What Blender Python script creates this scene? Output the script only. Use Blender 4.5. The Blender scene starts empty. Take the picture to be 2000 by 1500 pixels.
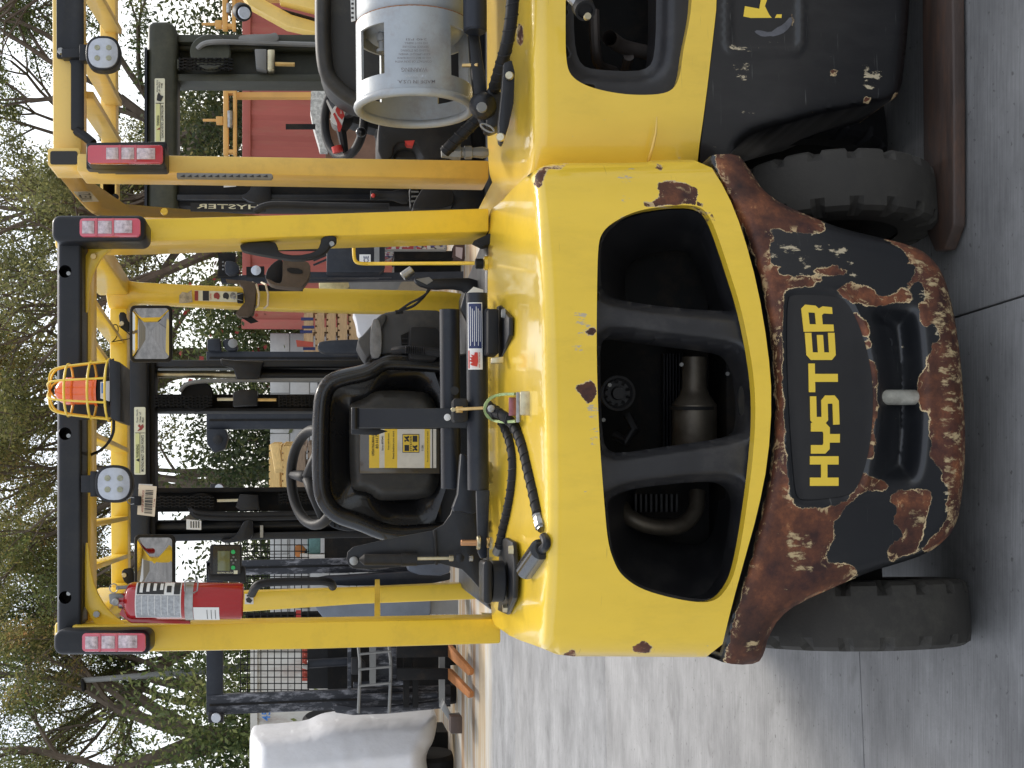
import bpy, bmesh, math, random
import numpy as np
from mathutils import Vector, Matrix
from mathutils.geometry import delaunay_2d_cdt

# ---------------------------------------------------------------- camera, world, sun
SC = bpy.context.scene
COL = SC.collection
FPX = 2500.0                      # focal length in photo pixels (photo is 2000 wide, turned on its side)
TH = math.radians(8.5)            # camera looks down this much
CT, ST = math.cos(TH), math.sin(TH)
CH = 1.60                         # camera height

cam_d = bpy.data.cameras.new('camera'); cam = bpy.data.objects.new('camera', cam_d); COL.objects.link(cam)
cam_d.sensor_fit = 'HORIZONTAL'; cam_d.sensor_width = 36.0; cam_d.lens = 36.0 * FPX / 2000.0
cam_d.clip_start = 0.05; cam_d.clip_end = 2000.0
cam.matrix_world = Matrix(((0, 1, 0, 0), (-ST, 0, -CT, 0), (-CT, 0, ST, CH), (0, 0, 0, 1)))
SC.camera = cam

SUN_EL, SUN_AZ = math.radians(50), math.radians(28)     # azimuth measured from +Y towards +X
wd = bpy.data.worlds.new('World'); SC.world = wd; wd.use_nodes = True
wn = wd.node_tree; bg = wn.nodes['Background']
sky = wn.nodes.new('ShaderNodeTexSky'); sky.sky_type = 'NISHITA'; sky.sun_disc = False
sky.sun_elevation = SUN_EL; sky.sun_rotation = SUN_AZ
sky.air_density = 1.0; sky.dust_density = 3.0; sky.ozone_density = 1.0; sky.altitude = 0
veil = wn.nodes.new('ShaderNodeMix'); veil.data_type = 'RGBA'; veil.inputs[0].default_value = .52      # thin even cloud over the whole sky
wn.links.new(sky.outputs[0], veil.inputs[6]); veil.inputs[7].default_value = (6.7, 6.8, 7.0, 1)
wn.links.new(veil.outputs[2], bg.inputs[0]); bg.inputs[1].default_value = 0.15

sl = bpy.data.lights.new('sun', 'SUN'); sl.energy = 1.7; sl.angle = math.radians(11); sl.color = (1.0, 0.95, 0.87)
so = bpy.data.objects.new('sun', sl); COL.objects.link(so)
sdir = Vector((math.sin(SUN_AZ) * math.cos(SUN_EL), math.cos(SUN_AZ) * math.cos(SUN_EL), math.sin(SUN_EL)))
so.rotation_euler = sdir.to_track_quat('Z', 'Y').to_euler(); so.location = (6, 12, 12)

SC.view_settings.view_transform = 'Standard'; SC.view_settings.look = 'None'
SC.view_settings.exposure = 0.68; SC.view_settings.gamma = 1.0
SC.view_settings.use_curve_mapping = False
SC.render.engine = 'CYCLES'

# ---------------------------------------------------------------- helpers
def at(px, py, Y):
    """photo pixel -> world point standing at distance Y"""
    dv = (px - 1000.0) / FPX; t = Y / (CT - ST * dv)
    return Vector((t * (750.0 - py) / FPX, Y, CH - t * (ST + CT * dv)))
def atz(px, py, Z):
    dv = (px - 1000.0) / FPX; t = (CH - Z) / (ST + CT * dv)
    return Vector((t * (750.0 - py) / FPX, t * (CT - ST * dv), Z))
def at_np(px, py, Y):
    dv = (px - 1000.0) / FPX; t = Y / (CT - ST * dv)
    return np.stack([t * (750.0 - py) / FPX, Y + 0 * px, CH - t * (ST + CT * dv)], 1)
YAW = Vector((-0.1, 1.0, 0)).normalized()      # the way the parked trucks point
def DV(d): return YAW * d
def ppm(Y): return FPX / Y                      # photo pixels per metre at distance Y

class MB:
    def __init__(s): s.v = []; s.f = []
    def add(s, vs, fs):
        b = len(s.v); s.v += [Vector(v) for v in vs]; s.f += [tuple(i + b for i in f) for f in fs]; return s
    def prism(s, pts, d):
        n = len(pts); d = Vector(d)
        vs = list(pts) + [p + d for p in pts]
        fs = [tuple(range(n)), tuple(range(2 * n - 1, n - 1, -1))] + [(i, (i + 1) % n, n + (i + 1) % n, n + i) for i in range(n)]
        return s.add(vs, fs)
    def px(s, pts, Y, depth, dvec=None):
        """outline read off in photo pixels, standing at Y (number or function of px), given real depth"""
        P = [at(a, b, Y(a) if callable(Y) else Y) for a, b in pts]
        return s.prism(P, dvec if dvec is not None else DV(depth))
    def pr(s, x0, x1, y0, y1, Y, depth):
        return s.px([(x0, y0), (x0, y1), (x1, y1), (x1, y0)], Y, depth)
    def box(s, c, sz, rot=None):
        c = Vector(c); h = Vector(sz) / 2; R = rot if rot is not None else Matrix.Identity(3)
        vs = [c + R @ Vector((x * h.x, y * h.y, z * h.z)) for x in (-1, 1) for y in (-1, 1) for z in (-1, 1)]
        return s.add(vs, [(0, 1, 3, 2), (4, 6, 7, 5), (0, 4, 5, 1), (2, 3, 7, 6), (0, 2, 6, 4), (1, 5, 7, 3)])
    def bar(s, p0, p1, w, h, up=(0, 0, 1)):
        d = (Vector(p1) - Vector(p0)); z = Vector(up); x = d.cross(z)
        if x.length < 1e-6: z = Vector((0, 1, 0)); x = d.cross(z)
        x.normalize(); z = x.cross(d).normalized()
        q = [x * (a * w / 2) + z * (b * h / 2) for a, b in ((-1, -1), (1, -1), (1, 1), (-1, 1))]
        return s.prism([Vector(p0) + k for k in q], d)
    def tube(s, path, r, n=8, closed=False, cap=True):
        P = [Vector(p) for p in path]; m = len(P)
        R = r if isinstance(r, (list, tuple)) else [r] * m
        T = []
        for i in range(m):
            a = P[(i - 1) % m] if (closed or i > 0) else P[i]; b = P[(i + 1) % m] if (closed or i < m - 1) else P[i]
            T.append((b - a).normalized())
        up = Vector((0, 0, 1)) if abs(T[0].z) < .9 else Vector((1, 0, 0))
        N = (up - T[0] * up.dot(T[0])).normalized(); vs = []
        for i in range(m):
            N = (N - T[i] * N.dot(T[i])); N.normalize(); B = T[i].cross(N)
            for k in range(n):
                a = 2 * math.pi * k / n; vs.append(P[i] + (N * math.cos(a) + B * math.sin(a)) * R[i])
        fs = []
        for i in range(m if closed else m - 1):
            j = (i + 1) % m
            for k in range(n): fs.append((i * n + k, i * n + (k + 1) % n, j * n + (k + 1) % n, j * n + k))
        if cap and not closed: fs += [tuple(range(n))[::-1], tuple(range((m - 1) * n, m * n))]
        return s.add(vs, fs)
    def lathe(s, o, ax, prof, n=20, cap=True):
        """prof: (distance along axis, radius)"""
        o = Vector(o); ax = Vector(ax).normalized()
        u = ax.orthogonal().normalized(); w = ax.cross(u); vs = []; fs = []
        for t, r in prof:
            for k in range(n):
                a = 2 * math.pi * k / n; vs.append(o + ax * t + (u * math.cos(a) + w * math.sin(a)) * max(r, 1e-5))
        m = len(prof)
        for i in range(m - 1):
            for k in range(n): fs.append((i * n + k, i * n + (k + 1) % n, (i + 1) * n + (k + 1) % n, (i + 1) * n + k))
        if cap: fs += [tuple(range(n))[::-1], tuple(range((m - 1) * n, m * n))]
        return s.add(vs, fs)
    def cyl(s, p0, p1, r, n=16):
        p0 = Vector(p0); p1 = Vector(p1); L = (p1 - p0).length
        e = min(r * .15, L * .2)
        return s.lathe(p0, p1 - p0, [(0, r - e), (e, r), (L - e, r), (L, r - e)], n)
    def ball(s, c, r, n=12, sc=(1, 1, 1)):
        c = Vector(c); b = len(s.v); prof = [(-math.cos(math.pi * i / 8) * r, math.sin(math.pi * i / 8) * r) for i in range(9)]
        s.lathe((0, 0, 0), (0, 0, 1), prof, n, cap=False)
        for i in range(b, len(s.v)): q = s.v[i]; s.v[i] = c + Vector((q.x * sc[0], q.y * sc[1], q.z * sc[2]))
        return s

def tagit(o, label=None, cat=None, group=None, kind=None):
    if label: o['label'] = label
    if cat: o['category'] = cat
    if group: o['group'] = group
    if kind: o['kind'] = kind
    return o

def finish(name, me, m, parent=None, smooth=35):
    if smooth:
        me.polygons.foreach_set('use_smooth', [True] * len(me.polygons))
        if smooth < 170: me.set_sharp_from_angle(angle=math.radians(smooth))
    if m is not None and not me.materials: me.materials.append(m)
    o = bpy.data.objects.new(name, me); COL.objects.link(o)
    if parent is not None:
        o.parent = parent; root = parent; L = Vector(parent.location)
        while root.parent is not None: root = root.parent; L = L + Vector(root.location)
        if parent.parent is None or True:
            # meshes are written in world coordinates; take the thing's own position off again
            if parent.parent is None: o.location = -Vector(parent.location)
    return o

def obj(name, mb, m, parent=None, bevel=0.0, seg=2, smooth=35, base=None):
    bm = bmesh.new(); vs = [bm.verts.new(v) for v in mb.v]
    for f in mb.f:
        try: bm.faces.new([vs[i] for i in f])
        except ValueError: pass
    bmesh.ops.recalc_face_normals(bm, faces=bm.faces[:])
    if bevel > 0:
        es = [e for e in bm.edges if len(e.link_faces) == 2 and e.calc_face_angle(0) > math.radians(28)]
        bmesh.ops.bevel(bm, geom=es, offset=bevel, segments=seg, profile=.5, affect='EDGES', clamp_overlap=True)
    loc = None
    if parent is None:
        lo = Vector((min(v.co.x for v in bm.verts), min(v.co.y for v in bm.verts), min(v.co.z for v in bm.verts)))
        hi = Vector((max(v.co.x for v in bm.verts), max(v.co.y for v in bm.verts), max(v.co.z for v in bm.verts)))
        loc = Vector(((lo.x + hi.x) / 2, (lo.y + hi.y) / 2, lo.z))
        for v in bm.verts: v.co -= loc
    me = bpy.data.meshes.new(name); bm.to_mesh(me); bm.free()
    o = finish(name, me, m, parent, smooth)
    if loc is not None: o.location = loc
    return o

def thing(name, loc, label, cat, group=None, kind=None):
    o = bpy.data.objects.new(name, None); COL.objects.link(o); o.location = loc
    o.empty_display_size = .1
    return tagit(o, label, cat, group, kind)

def copy_tree(o, parent=None):
    c = o.copy(); COL.objects.link(c); c.parent = parent
    for ch in [q for q in bpy.data.objects if q.parent == o]: copy_tree(ch, c)
    return c

def chaikin(P, it=2, closed=True):
    for _ in range(it):
        Q = []; n = len(P)
        for i in range(n if closed else n - 1):
            a = P[i]; b = P[(i + 1) % n]
            Q += [(a[0] * .75 + b[0] * .25, a[1] * .75 + b[1] * .25), (a[0] * .25 + b[0] * .75, a[1] * .25 + b[1] * .75)]
        if not closed: Q = [P[0]] + Q + [P[-1]]
        P = Q
    return P
def smooth3(P, it=2):
    P = [Vector(p) for p in P]
    for _ in range(it):
        Q = [P[0]]
        for a, b in zip(P[:-1], P[1:]): Q += [a * .75 + b * .25, a * .25 + b * .75]
        P = Q + [P[-1]]
    return P
def dens(P, step):
    Q = []; n = len(P)
    for i in range(n):
        a = P[i]; b = P[(i + 1) % n]; L = math.hypot(b[0] - a[0], b[1] - a[1]); k = max(1, int(round(L / step)))
        for j in range(k): Q.append((a[0] + (b[0] - a[0]) * j / k, a[1] + (b[1] - a[1]) * j / k))
    # drop near-duplicates
    R = [Q[0]]
    for q in Q[1:]:
        if math.hypot(q[0] - R[-1][0], q[1] - R[-1][1]) > step * .35: R.append(q)
    return R
def inside(X, Y, P):
    r = np.zeros(len(X), bool); n = len(P)
    for i in range(n):
        x0, y0 = P[i]; x1, y1 = P[(i + 1) % n]
        if y0 == y1: continue
        c = ((y0 > Y) != (y1 > Y)) & (X < (x1 - x0) * (Y - y0) / (y1 - y0) + x0); r ^= c
    return r
def sdist(X, Y, P):
    """signed distance in photo pixels, positive inside"""
    d = np.full(len(X), 1e9); n = len(P)
    for i in range(n):
        x0, y0 = P[i]; x1, y1 = P[(i + 1) % n]; dx, dy = x1 - x0, y1 - y0; L = dx * dx + dy * dy + 1e-9
        t = np.clip(((X - x0) * dx + (Y - y0) * dy) / L, 0, 1)
        d = np.minimum(d, np.hypot(X - x0 - t * dx, Y - y0 - t * dy))
    return np.where(inside(X, Y, P), d, -d)
def sstep(x): x = np.clip(x, 0, 1); return x * x * (3 - 2 * x)

def sheet(name, outline, Yf, m, parent, holes=(), step=8, skirt=None, hskirt=.05, attrs=None, sm=2, hsm=2, smooth=180):
    """curved pressed/cast panel: outline and holes read in photo pixels, real depth from Yf(px,py); edges turn back into a flange"""
    loops = [dens(chaikin(outline, sm) if sm else outline, step * .8)] + [dens(chaikin(h, hsm) if hsm else h, step * .8) for h in holes]
    pts = []; edges = []; rng = []
    for L in loops:
        b = len(pts); pts += L; rng.append((b, len(L))); edges += [(b + i, b + (i + 1) % len(L)) for i in range(len(L))]
    O = loops[0]; xs = [p[0] for p in O]; ys = [p[1] for p in O]
    gx, gy = np.meshgrid(np.arange(min(xs), max(xs), step), np.arange(min(ys), max(ys), step)); gx = gx.ravel().astype(float); gy = gy.ravel().astype(float)
    gx[:] += 0.5 * step * ((np.round((gy - min(ys)) / step).astype(int)) % 2)
    k = sdist(gx, gy, O) > step * .45
    for h in loops[1:]: k &= sdist(gx, gy, h) < -step * .45
    pts += list(zip(gx[k].tolist(), gy[k].tolist()))
    r = delaunay_2d_cdt([Vector(p) for p in pts], edges, [], 0, 1e-4)
    V = np.array([(v.x, v.y) for v in r[0]]); T = np.array([f for f in r[2]], int)
    cx = V[T, 0].mean(1); cy = V[T, 1].mean(1); ok = inside(cx, cy, O)
    for h in loops[1:]: ok &= ~inside(cx, cy, h)
    T = T[ok]
    Yv = Yf(V[:, 0], V[:, 1]); W = at_np(V[:, 0], V[:, 1], Yv)
    used = {}
    verts = [Vector(w) for w in W]; faces = [tuple(t) for t in T]
    A = {kk: list(f(V[:, 0], V[:, 1])) for kk, f in (attrs or {}).items()}
    # map loop points to output verts
    orig = {}
    for vi, os in enumerate(r[3]):
        for o_ in os: orig[o_] = vi
    for li, (b, n) in enumerate(rng):
        ids = [orig.get(b + i) for i in range(n)]; ids = [i for i in ids if i is not None]
        nb = []
        for i in ids:
            d = (skirt(V[i, 0], V[i, 1]) if skirt else DV(.05)) if li == 0 else DV(hskirt)
            nb.append(len(verts)); verts.append(verts[i] + d)
            for kk in A: A[kk].append(A[kk][i])
        for q in range(len(ids)):
            q2 = (q + 1) % len(ids); faces.append((ids[q], ids[q2], nb[q2], nb[q]))
    me = bpy.data.meshes.new(name)
    bm = bmesh.new(); [bm.verts.layers.float.new(kk) for kk in A]
    bv = [bm.verts.new(v) for v in verts]
    for kk in A:
        ly = bm.verts.layers.float[kk]
        for i, v in enumerate(bv): v[ly] = float(A[kk][i])
    for f in faces:
        try: bm.faces.new([bv[i] for i in f])
        except ValueError: pass
    bmesh.ops.delete(bm, geom=[v for v in bm.verts if not v.link_faces], context='VERTS')
    bmesh.ops.recalc_face_normals(bm, faces=bm.faces[:])
    # make the visible side face the camera
    f0 = max(bm.faces, key=lambda f: f.calc_area() if abs(f.normal.y) > .5 else 0)
    if f0.normal.y > 0: bmesh.ops.reverse_faces(bm, faces=bm.faces[:])
    bm.to_mesh(me); bm.free()
    return finish(name, me, m, parent, smooth if smooth < 180 else 50)

def text_to(name, s, bl, br, tl, m, parent=None, ext=0.0005):
    """lettering fitted to the parallelogram bottom-left, bottom-right, top-left"""
    cu = bpy.data.curves.new(name, 'FONT'); cu.body = s; cu.resolution_u = 2; cu.extrude = 0; cu.offset = 0.012
    t = bpy.data.objects.new(name, cu); COL.objects.link(t)
    dg = bpy.context.evaluated_depsgraph_get(); me = bpy.data.meshes.new_from_object(t.evaluated_get(dg))
    bpy.data.objects.remove(t); bpy.data.curves.remove(cu)
    x0 = min(v.co.x for v in me.vertices); x1 = max(v.co.x for v in me.vertices)
    y0 = min(v.co.y for v in me.vertices); y1 = max(v.co.y for v in me.vertices)
    bl, br, tl = Vector(bl), Vector(br), Vector(tl); X = br - bl; Yv = tl - bl
    for v in me.vertices:
        a = (v.co.x - x0) / (x1 - x0); b = (v.co.y - y0) / (y1 - y0); v.co = bl + X * a + Yv * b
    me.materials.clear()
    return finish(name, me, m, parent, 0)
def text_px(name, s, bl, br, tl, Y, m, parent=None):
    return text_to(name, s, at(*bl, Y), at(*br, Y), at(*tl, Y), m, parent)

def arc2(cx, cy, rx, ry, a0, a1, n):
    return [(cx + rx * math.cos(math.radians(a0 + (a1 - a0) * i / n)), cy + ry * math.sin(math.radians(a0 + (a1 - a0) * i / n))) for i in range(n + 1)]
def rrect(x0, x1, y0, y1, r, n=4):
    P = []
    for cx, cy, a in ((x1 - r, y1 - r, 0), (x0 + r, y1 - r, 90), (x0 + r, y0 + r, 180), (x1 - r, y0 + r, 270)): P += arc2(cx, cy, r, r, a, a + 90, n)
    return P

# ---------------------------------------------------------------- materials
def NN(t, k): return t.nodes.new(k)
def mat(name, col, rough=.5, metal=0., coat=0., var=.12, vs=6., bump=0., bs=120., spec=.5, dirt=None, ds=3., damt=.4, trans=0., alpha=1., stretch=None, coatr=.06):
    """painted / moulded surface: base colour with slight mottling, roughness break-up, fine relief, optional grime"""
    m = bpy.data.materials.new(name); m.use_nodes = True; t = m.node_tree; b = t.nodes['Principled BSDF']; L = t.links.new
    b.inputs['Metallic'].default_value = metal; b.inputs['Roughness'].default_value = rough
    b.inputs['Coat Weight'].default_value = coat; b.inputs['Coat Roughness'].default_value = coatr
    b.inputs['Specular IOR Level'].default_value = spec
    if trans: b.inputs['Transmission Weight'].default_value = trans
    if alpha < 1: b.inputs['Alpha'].default_value = alpha
    tc = NN(t, 'ShaderNodeTexCoord'); mp = NN(t, 'ShaderNodeMapping'); L(tc.outputs['Object'], mp.inputs[0])
    if stretch: mp.inputs['Scale'].default_value = stretch
    n = NN(t, 'ShaderNodeTexNoise'); n.inputs['Scale'].default_value = vs; n.inputs['Detail'].default_value = 7; n.inputs['Roughness'].default_value = .65
    L(mp.outputs[0], n.inputs['Vector'])
    r = NN(t, 'ShaderNodeValToRGB'); c = r.color_ramp
    c.elements[0].position = .3; c.elements[1].position = .7
    c.elements[0].color = tuple(max(0, x * (1 - var)) for x in col) + (1,); c.elements[1].color = tuple(min(1, x * (1 + var)) for x in col) + (1,)
    L(n.outputs['Fac'], r.inputs[0]); out = r.outputs[0]
    if dirt:
        n2 = NN(t, 'ShaderNodeTexNoise'); n2.inputs['Scale'].default_value = ds; n2.inputs['Detail'].default_value = 9; n2.inputs['Roughness'].default_value = .75; L(mp.outputs[0], n2.inputs['Vector'])
        r2 = NN(t, 'ShaderNodeValToRGB'); r2.color_ramp.elements[0].position = .5; r2.color_ramp.elements[1].position = .72
        r2.color_ramp.elements[1].color = (damt,) * 3 + (1,); L(n2.outputs['Fac'], r2.inputs[0])
        mx = NN(t, 'ShaderNodeMix'); mx.data_type = 'RGBA'; L(r2.outputs[0], mx.inputs[0]); L(out, mx.inputs[6]); mx.inputs[7].default_value = tuple(dirt) + (1,); out = mx.outputs[2]
    L(out, b.inputs['Base Color'])
    mr = NN(t, 'ShaderNodeMapRange'); mr.inputs[3].default_value = max(.02, rough - .08); mr.inputs[4].default_value = min(1, rough + .12)
    L(n.outputs['Fac'], mr.inputs[0]); L(mr.outputs[0], b.inputs['Roughness'])
    if bump:
        n3 = NN(t, 'ShaderNodeTexNoise'); n3.inputs['Scale'].default_value = bs; n3.inputs['Detail'].default_value = 4; L(mp.outputs[0], n3.inputs['Vector'])
        bp = NN(t, 'ShaderNodeBump'); bp.inputs['Strength'].default_value = bump; bp.inputs['Distance'].default_value = .002
        L(n3.outputs['Fac'], bp.inputs['Height']); L(bp.outputs[0], b.inputs['Normal'])
    return m

def worn_paint(name, col, rough, coat, rustband=(1.0, -1.0), amp=9., primer=(.62, .47, .26), scol=(.16, .16, .15), rc0=(.032, .010, .008), rc1=(.17, .056, .022)):
    """paint that has flaked off: attribute 'rust' holds a distance (photo pixels) to the traced flaked areas, ragged by noise; bare rust inside, pale primer rim"""
    m = mat(name, col, rough, 0, coat, var=.07, vs=2.5, bump=.10, bs=45, dirt=tuple(x * .62 for x in col) if col[0] > .3 else (.035, .034, .033), ds=3.5, damt=.38, stretch=(1.6, 1.6, .6)); t = m.node_tree; b = t.nodes['Principled BSDF']; L = t.links.new
    tc = NN(t, 'ShaderNodeTexCoord')
    a = NN(t, 'ShaderNodeAttribute'); a.attribute_name = 'rust'
    n = NN(t, 'ShaderNodeTexNoise'); n.inputs['Scale'].default_value = 30; n.inputs['Detail'].default_value = 12; n.inputs['Roughness'].default_value = .74; L(tc.outputs['Object'], n.inputs['Vector'])
    mm = NN(t, 'ShaderNodeMath'); mm.operation = 'MULTIPLY_ADD'; mm.inputs[1].default_value = amp * 2; mm.inputs[2].default_value = -amp; L(n.outputs['Fac'], mm.inputs[0])
    ad = NN(t, 'ShaderNodeMath'); ad.operation = 'ADD'; L(a.outputs['Fac'], ad.inputs[0]); L(mm.outputs[0], ad.inputs[1])
    # speckle chips outside
    def edge(lo, hi):
        r = NN(t, 'ShaderNodeMapRange'); r.inputs[1].default_value = lo; r.inputs[2].default_value = hi; L(ad.outputs[0], r.inputs[0]); return r
    e_rust = edge(.6, 1.4)
    nw = NN(t, 'ShaderNodeTexNoise'); nw.inputs['Scale'].default_value = 17; nw.inputs['Detail'].default_value = 5; L(tc.outputs['Object'], nw.inputs['Vector'])
    aw = NN(t, 'ShaderNodeMath'); aw.operation = 'MULTIPLY_ADD'; aw.inputs[1].default_value = 11.; aw.inputs[2].default_value = -5.4; L(nw.outputs['Fac'], aw.inputs[0])
    aw2 = NN(t, 'ShaderNodeMath'); aw2.operation = 'ADD'; L(ad.outputs[0], aw2.inputs[0]); L(aw.outputs[0], aw2.inputs[1])
    aw3 = NN(t, 'ShaderNodeMath'); aw3.operation = 'MINIMUM'; L(aw2.outputs[0], aw3.inputs[0])
    ad6 = NN(t, 'ShaderNodeMath'); ad6.operation = 'ADD'; ad6.inputs[1].default_value = 2.2; L(ad.outputs[0], ad6.inputs[0]); L(ad6.outputs[0], aw3.inputs[1])
    e_prim = NN(t, 'ShaderNodeMapRange'); e_prim.inputs[1].default_value = 0.; e_prim.inputs[2].default_value = .8; L(aw3.outputs[0], e_prim.inputs[0])
    emx = NN(t, 'ShaderNodeMath'); emx.operation = 'MAXIMUM'; L(e_prim.outputs[0], emx.inputs[0]); L(e_rust.outputs[0], emx.inputs[1]); e_prim = emx
    # rust colour
    n2 = NN(t, 'ShaderNodeTexNoise'); n2.inputs['Scale'].default_value = 13; n2.inputs['Detail'].default_value = 12; n2.inputs['Roughness'].default_value = .7; L(tc.outputs['Object'], n2.inputs['Vector'])
    cr = NN(t, 'ShaderNodeValToRGB'); e = cr.color_ramp; e.elements[0].position = .36; e.elements[0].color = rc0 + (1,)
    e.elements[1].position = .62; e.elements[1].color = rc1 + (1,)
    q = e.elements.new(.52); q.color = tuple(.55 * x + .45 * y for x, y in zip(rc0, rc1)) + (1,)
    q = e.elements.new(.70); q.color = (.48, .24, .10, 1); L(n2.outputs['Fac'], cr.inputs[0])
    nL = NN(t, 'ShaderNodeTexNoise'); nL.inputs['Scale'].default_value = 4.5; nL.inputs['Detail'].default_value = 6; nL.inputs['Roughness'].default_value = .6; L(tc.outputs['Object'], nL.inputs['Vector'])
    rL = NN(t, 'ShaderNodeMapRange'); rL.inputs[1].default_value = .36; rL.inputs[2].default_value = .66; rL.inputs[3].default_value = .45; rL.inputs[4].default_value = 1.6; L(nL.outputs['Fac'], rL.inputs[0])
    vL = NN(t, 'ShaderNodeVectorMath'); vL.operation = 'SCALE'; L(cr.outputs[0], vL.inputs[0]); L(rL.outputs[0], vL.inputs['Scale'])
    # pale scuffs on rust
    mp = NN(t, 'ShaderNodeMapping'); mp.inputs['Scale'].default_value = (60, 50, 22); L(tc.outputs['Object'], mp.inputs[0])
    n3 = NN(t, 'ShaderNodeTexNoise'); n3.inputs['Scale'].default_value = 1; n3.inputs['Detail'].default_value = 8; n3.inputs['Roughness'].default_value = .7; L(mp.outputs[0], n3.inputs['Vector'])
    a2 = NN(t, 'ShaderNodeAttribute'); a2.attribute_name = 'scuff'
    s3 = NN(t, 'ShaderNodeMath'); s3.operation = 'MULTIPLY_ADD'; s3.inputs[1].default_value = .15; L(a2.outputs['Fac'], s3.inputs[0]); L(n3.outputs['Fac'], s3.inputs[2])
    r3 = NN(t, 'ShaderNodeMapRange'); r3.inputs[1].default_value = .665; r3.inputs[2].default_value = .76; L(s3.outputs[0], r3.inputs[0])
    mxs = NN(t, 'ShaderNodeMix'); mxs.data_type = 'RGBA'; L(r3.outputs[0], mxs.inputs[0]); L(vL.outputs[0], mxs.inputs[6]); mxs.inputs[7].default_value = (.50, .38, .20, 1)
    base = b.inputs['Base Color'].links[0].from_socket
    # scuffs also reach the paint where the attribute is high
    r4 = NN(t, 'ShaderNodeMapRange'); r4.inputs[1].default_value = .69; r4.inputs[2].default_value = .73; L(s3.outputs[0], r4.inputs[0])
    mp0 = NN(t, 'ShaderNodeMix'); mp0.data_type = 'RGBA'; L(r4.outputs[0], mp0.inputs[0]); L(base, mp0.inputs[6]); mp0.inputs[7].default_value = (.5, .42, .28, 1)
    nf = NN(t, 'ShaderNodeTexNoise'); nf.inputs['Scale'].default_value = 32; nf.inputs['Detail'].default_value = 11; nf.inputs['Roughness'].default_value = .72; nf.inputs['Distortion'].default_value = .6
    mpf = NN(t, 'ShaderNodeMapping'); mpf.inputs['Location'].default_value = (3.3, 1.7, 9.1); L(tc.outputs['Object'], mpf.inputs[0]); L(mpf.outputs[0], nf.inputs['Vector'])
    ff = NN(t, 'ShaderNodeMapRange'); ff.inputs[1].default_value = .565; ff.inputs[2].default_value = .59; L(nf.outputs['Fac'], ff.inputs[0])
    near = NN(t, 'ShaderNodeMapRange'); near.inputs[1].default_value = 15.; near.inputs[2].default_value = 4.; L(ad.outputs[0], near.inputs[0])
    fm = NN(t, 'ShaderNodeMath'); fm.operation = 'MULTIPLY'; L(ff.outputs[0], fm.inputs[0]); L(near.outputs[0], fm.inputs[1])
    mxf = NN(t, 'ShaderNodeMix'); mxf.data_type = 'RGBA'; L(fm.outputs[0], mxf.inputs[0]); L(mxs.outputs[2], mxf.inputs[6]); mxf.inputs[7].default_value = (primer[0] * .85, primer[1] * .8, primer[2] * .75, 1); mxs = mxf
    mpc = NN(t, 'ShaderNodeMapping'); mpc.inputs['Scale'].default_value = (6, 6, 220); mpc.inputs['Rotation'].default_value = (0, .5, 0); L(tc.outputs['Object'], mpc.inputs[0])
    nc = NN(t, 'ShaderNodeTexNoise'); nc.inputs['Scale'].default_value = 1; nc.inputs['Detail'].default_value = 3; L(mpc.outputs[0], nc.inputs['Vector'])
    nd = NN(t, 'ShaderNodeTexNoise'); nd.inputs['Scale'].default_value = 9; nd.inputs['Detail'].default_value = 4; L(tc.outputs['Object'], nd.inputs['Vector'])
    sc1 = NN(t, 'ShaderNodeMapRange'); sc1.inputs[1].default_value = .66; sc1.inputs[2].default_value = .72; sc1.inputs[4].default_value = .5; L(nc.outputs['Fac'], sc1.inputs[0])
    sc2 = NN(t, 'ShaderNodeMapRange'); sc2.inputs[1].default_value = .54; sc2.inputs[2].default_value = .6; L(nd.outputs['Fac'], sc2.inputs[0])
    scm = NN(t, 'ShaderNodeMath'); scm.operation = 'MULTIPLY'; L(sc1.outputs[0], scm.inputs[0]); L(sc2.outputs[0], scm.inputs[1])
    mxc = NN(t, 'ShaderNodeMix'); mxc.data_type = 'RGBA'; L(scm.outputs[0], mxc.inputs[0]); L(mp0.outputs[2], mxc.inputs[6]); mxc.inputs[7].default_value = scol + (1,); mp0 = mxc
    m1 = NN(t, 'ShaderNodeMix'); m1.data_type = 'RGBA'; L(e_prim.outputs[0], m1.inputs[0]); L(mp0.outputs[2], m1.inputs[6]); m1.inputs[7].default_value = primer + (1,)
    m2 = NN(t, 'ShaderNodeMix'); m2.data_type = 'RGBA'; L(e_rust.outputs[0], m2.inputs[0]); L(m1.outputs[2], m2.inputs[6]); L(mxs.outputs[2], m2.inputs[7])
    L(m2.outputs[2], b.inputs['Base Color'])
    rr = NN(t, 'ShaderNodeMix'); rr.data_type = 'FLOAT'; L(e_prim.outputs[0], rr.inputs[0]); rr.inputs[2].default_value = rough; rr.inputs[3].default_value = .72; L(rr.outputs[0], b.inputs['Roughness'])
    rc = NN(t, 'ShaderNodeMix'); rc.data_type = 'FLOAT'; L(e_prim.outputs[0], rc.inputs[0]); rc.inputs[2].default_value = coat; rc.inputs[3].default_value = 0; L(rc.outputs[0], b.inputs['Coat Weight'])
    hs = NN(t, 'ShaderNodeMath'); hs.operation = 'MULTIPLY_ADD'; hs.inputs[1].default_value = .5; L(n2.outputs['Fac'], hs.inputs[0])
    hm = NN(t, 'ShaderNodeMath'); hm.operation = 'MULTIPLY'; L(hs.outputs[0], hm.inputs[0]); L(e_rust.outputs[0], hm.inputs[1])
    h2 = NN(t, 'ShaderNodeMath'); h2.operation = 'SUBTRACT'; L(hm.outputs[0], h2.inputs[0]); L(e_rust.outputs[0], h2.inputs[1])
    bp = NN(t, 'ShaderNodeBump'); bp.inputs['Strength'].default_value = .6; bp.inputs['Distance'].default_value = .0015; L(h2.outputs[0], bp.inputs['Height']); L(bp.outputs[0], b.inputs['Normal'])
    return m

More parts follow.
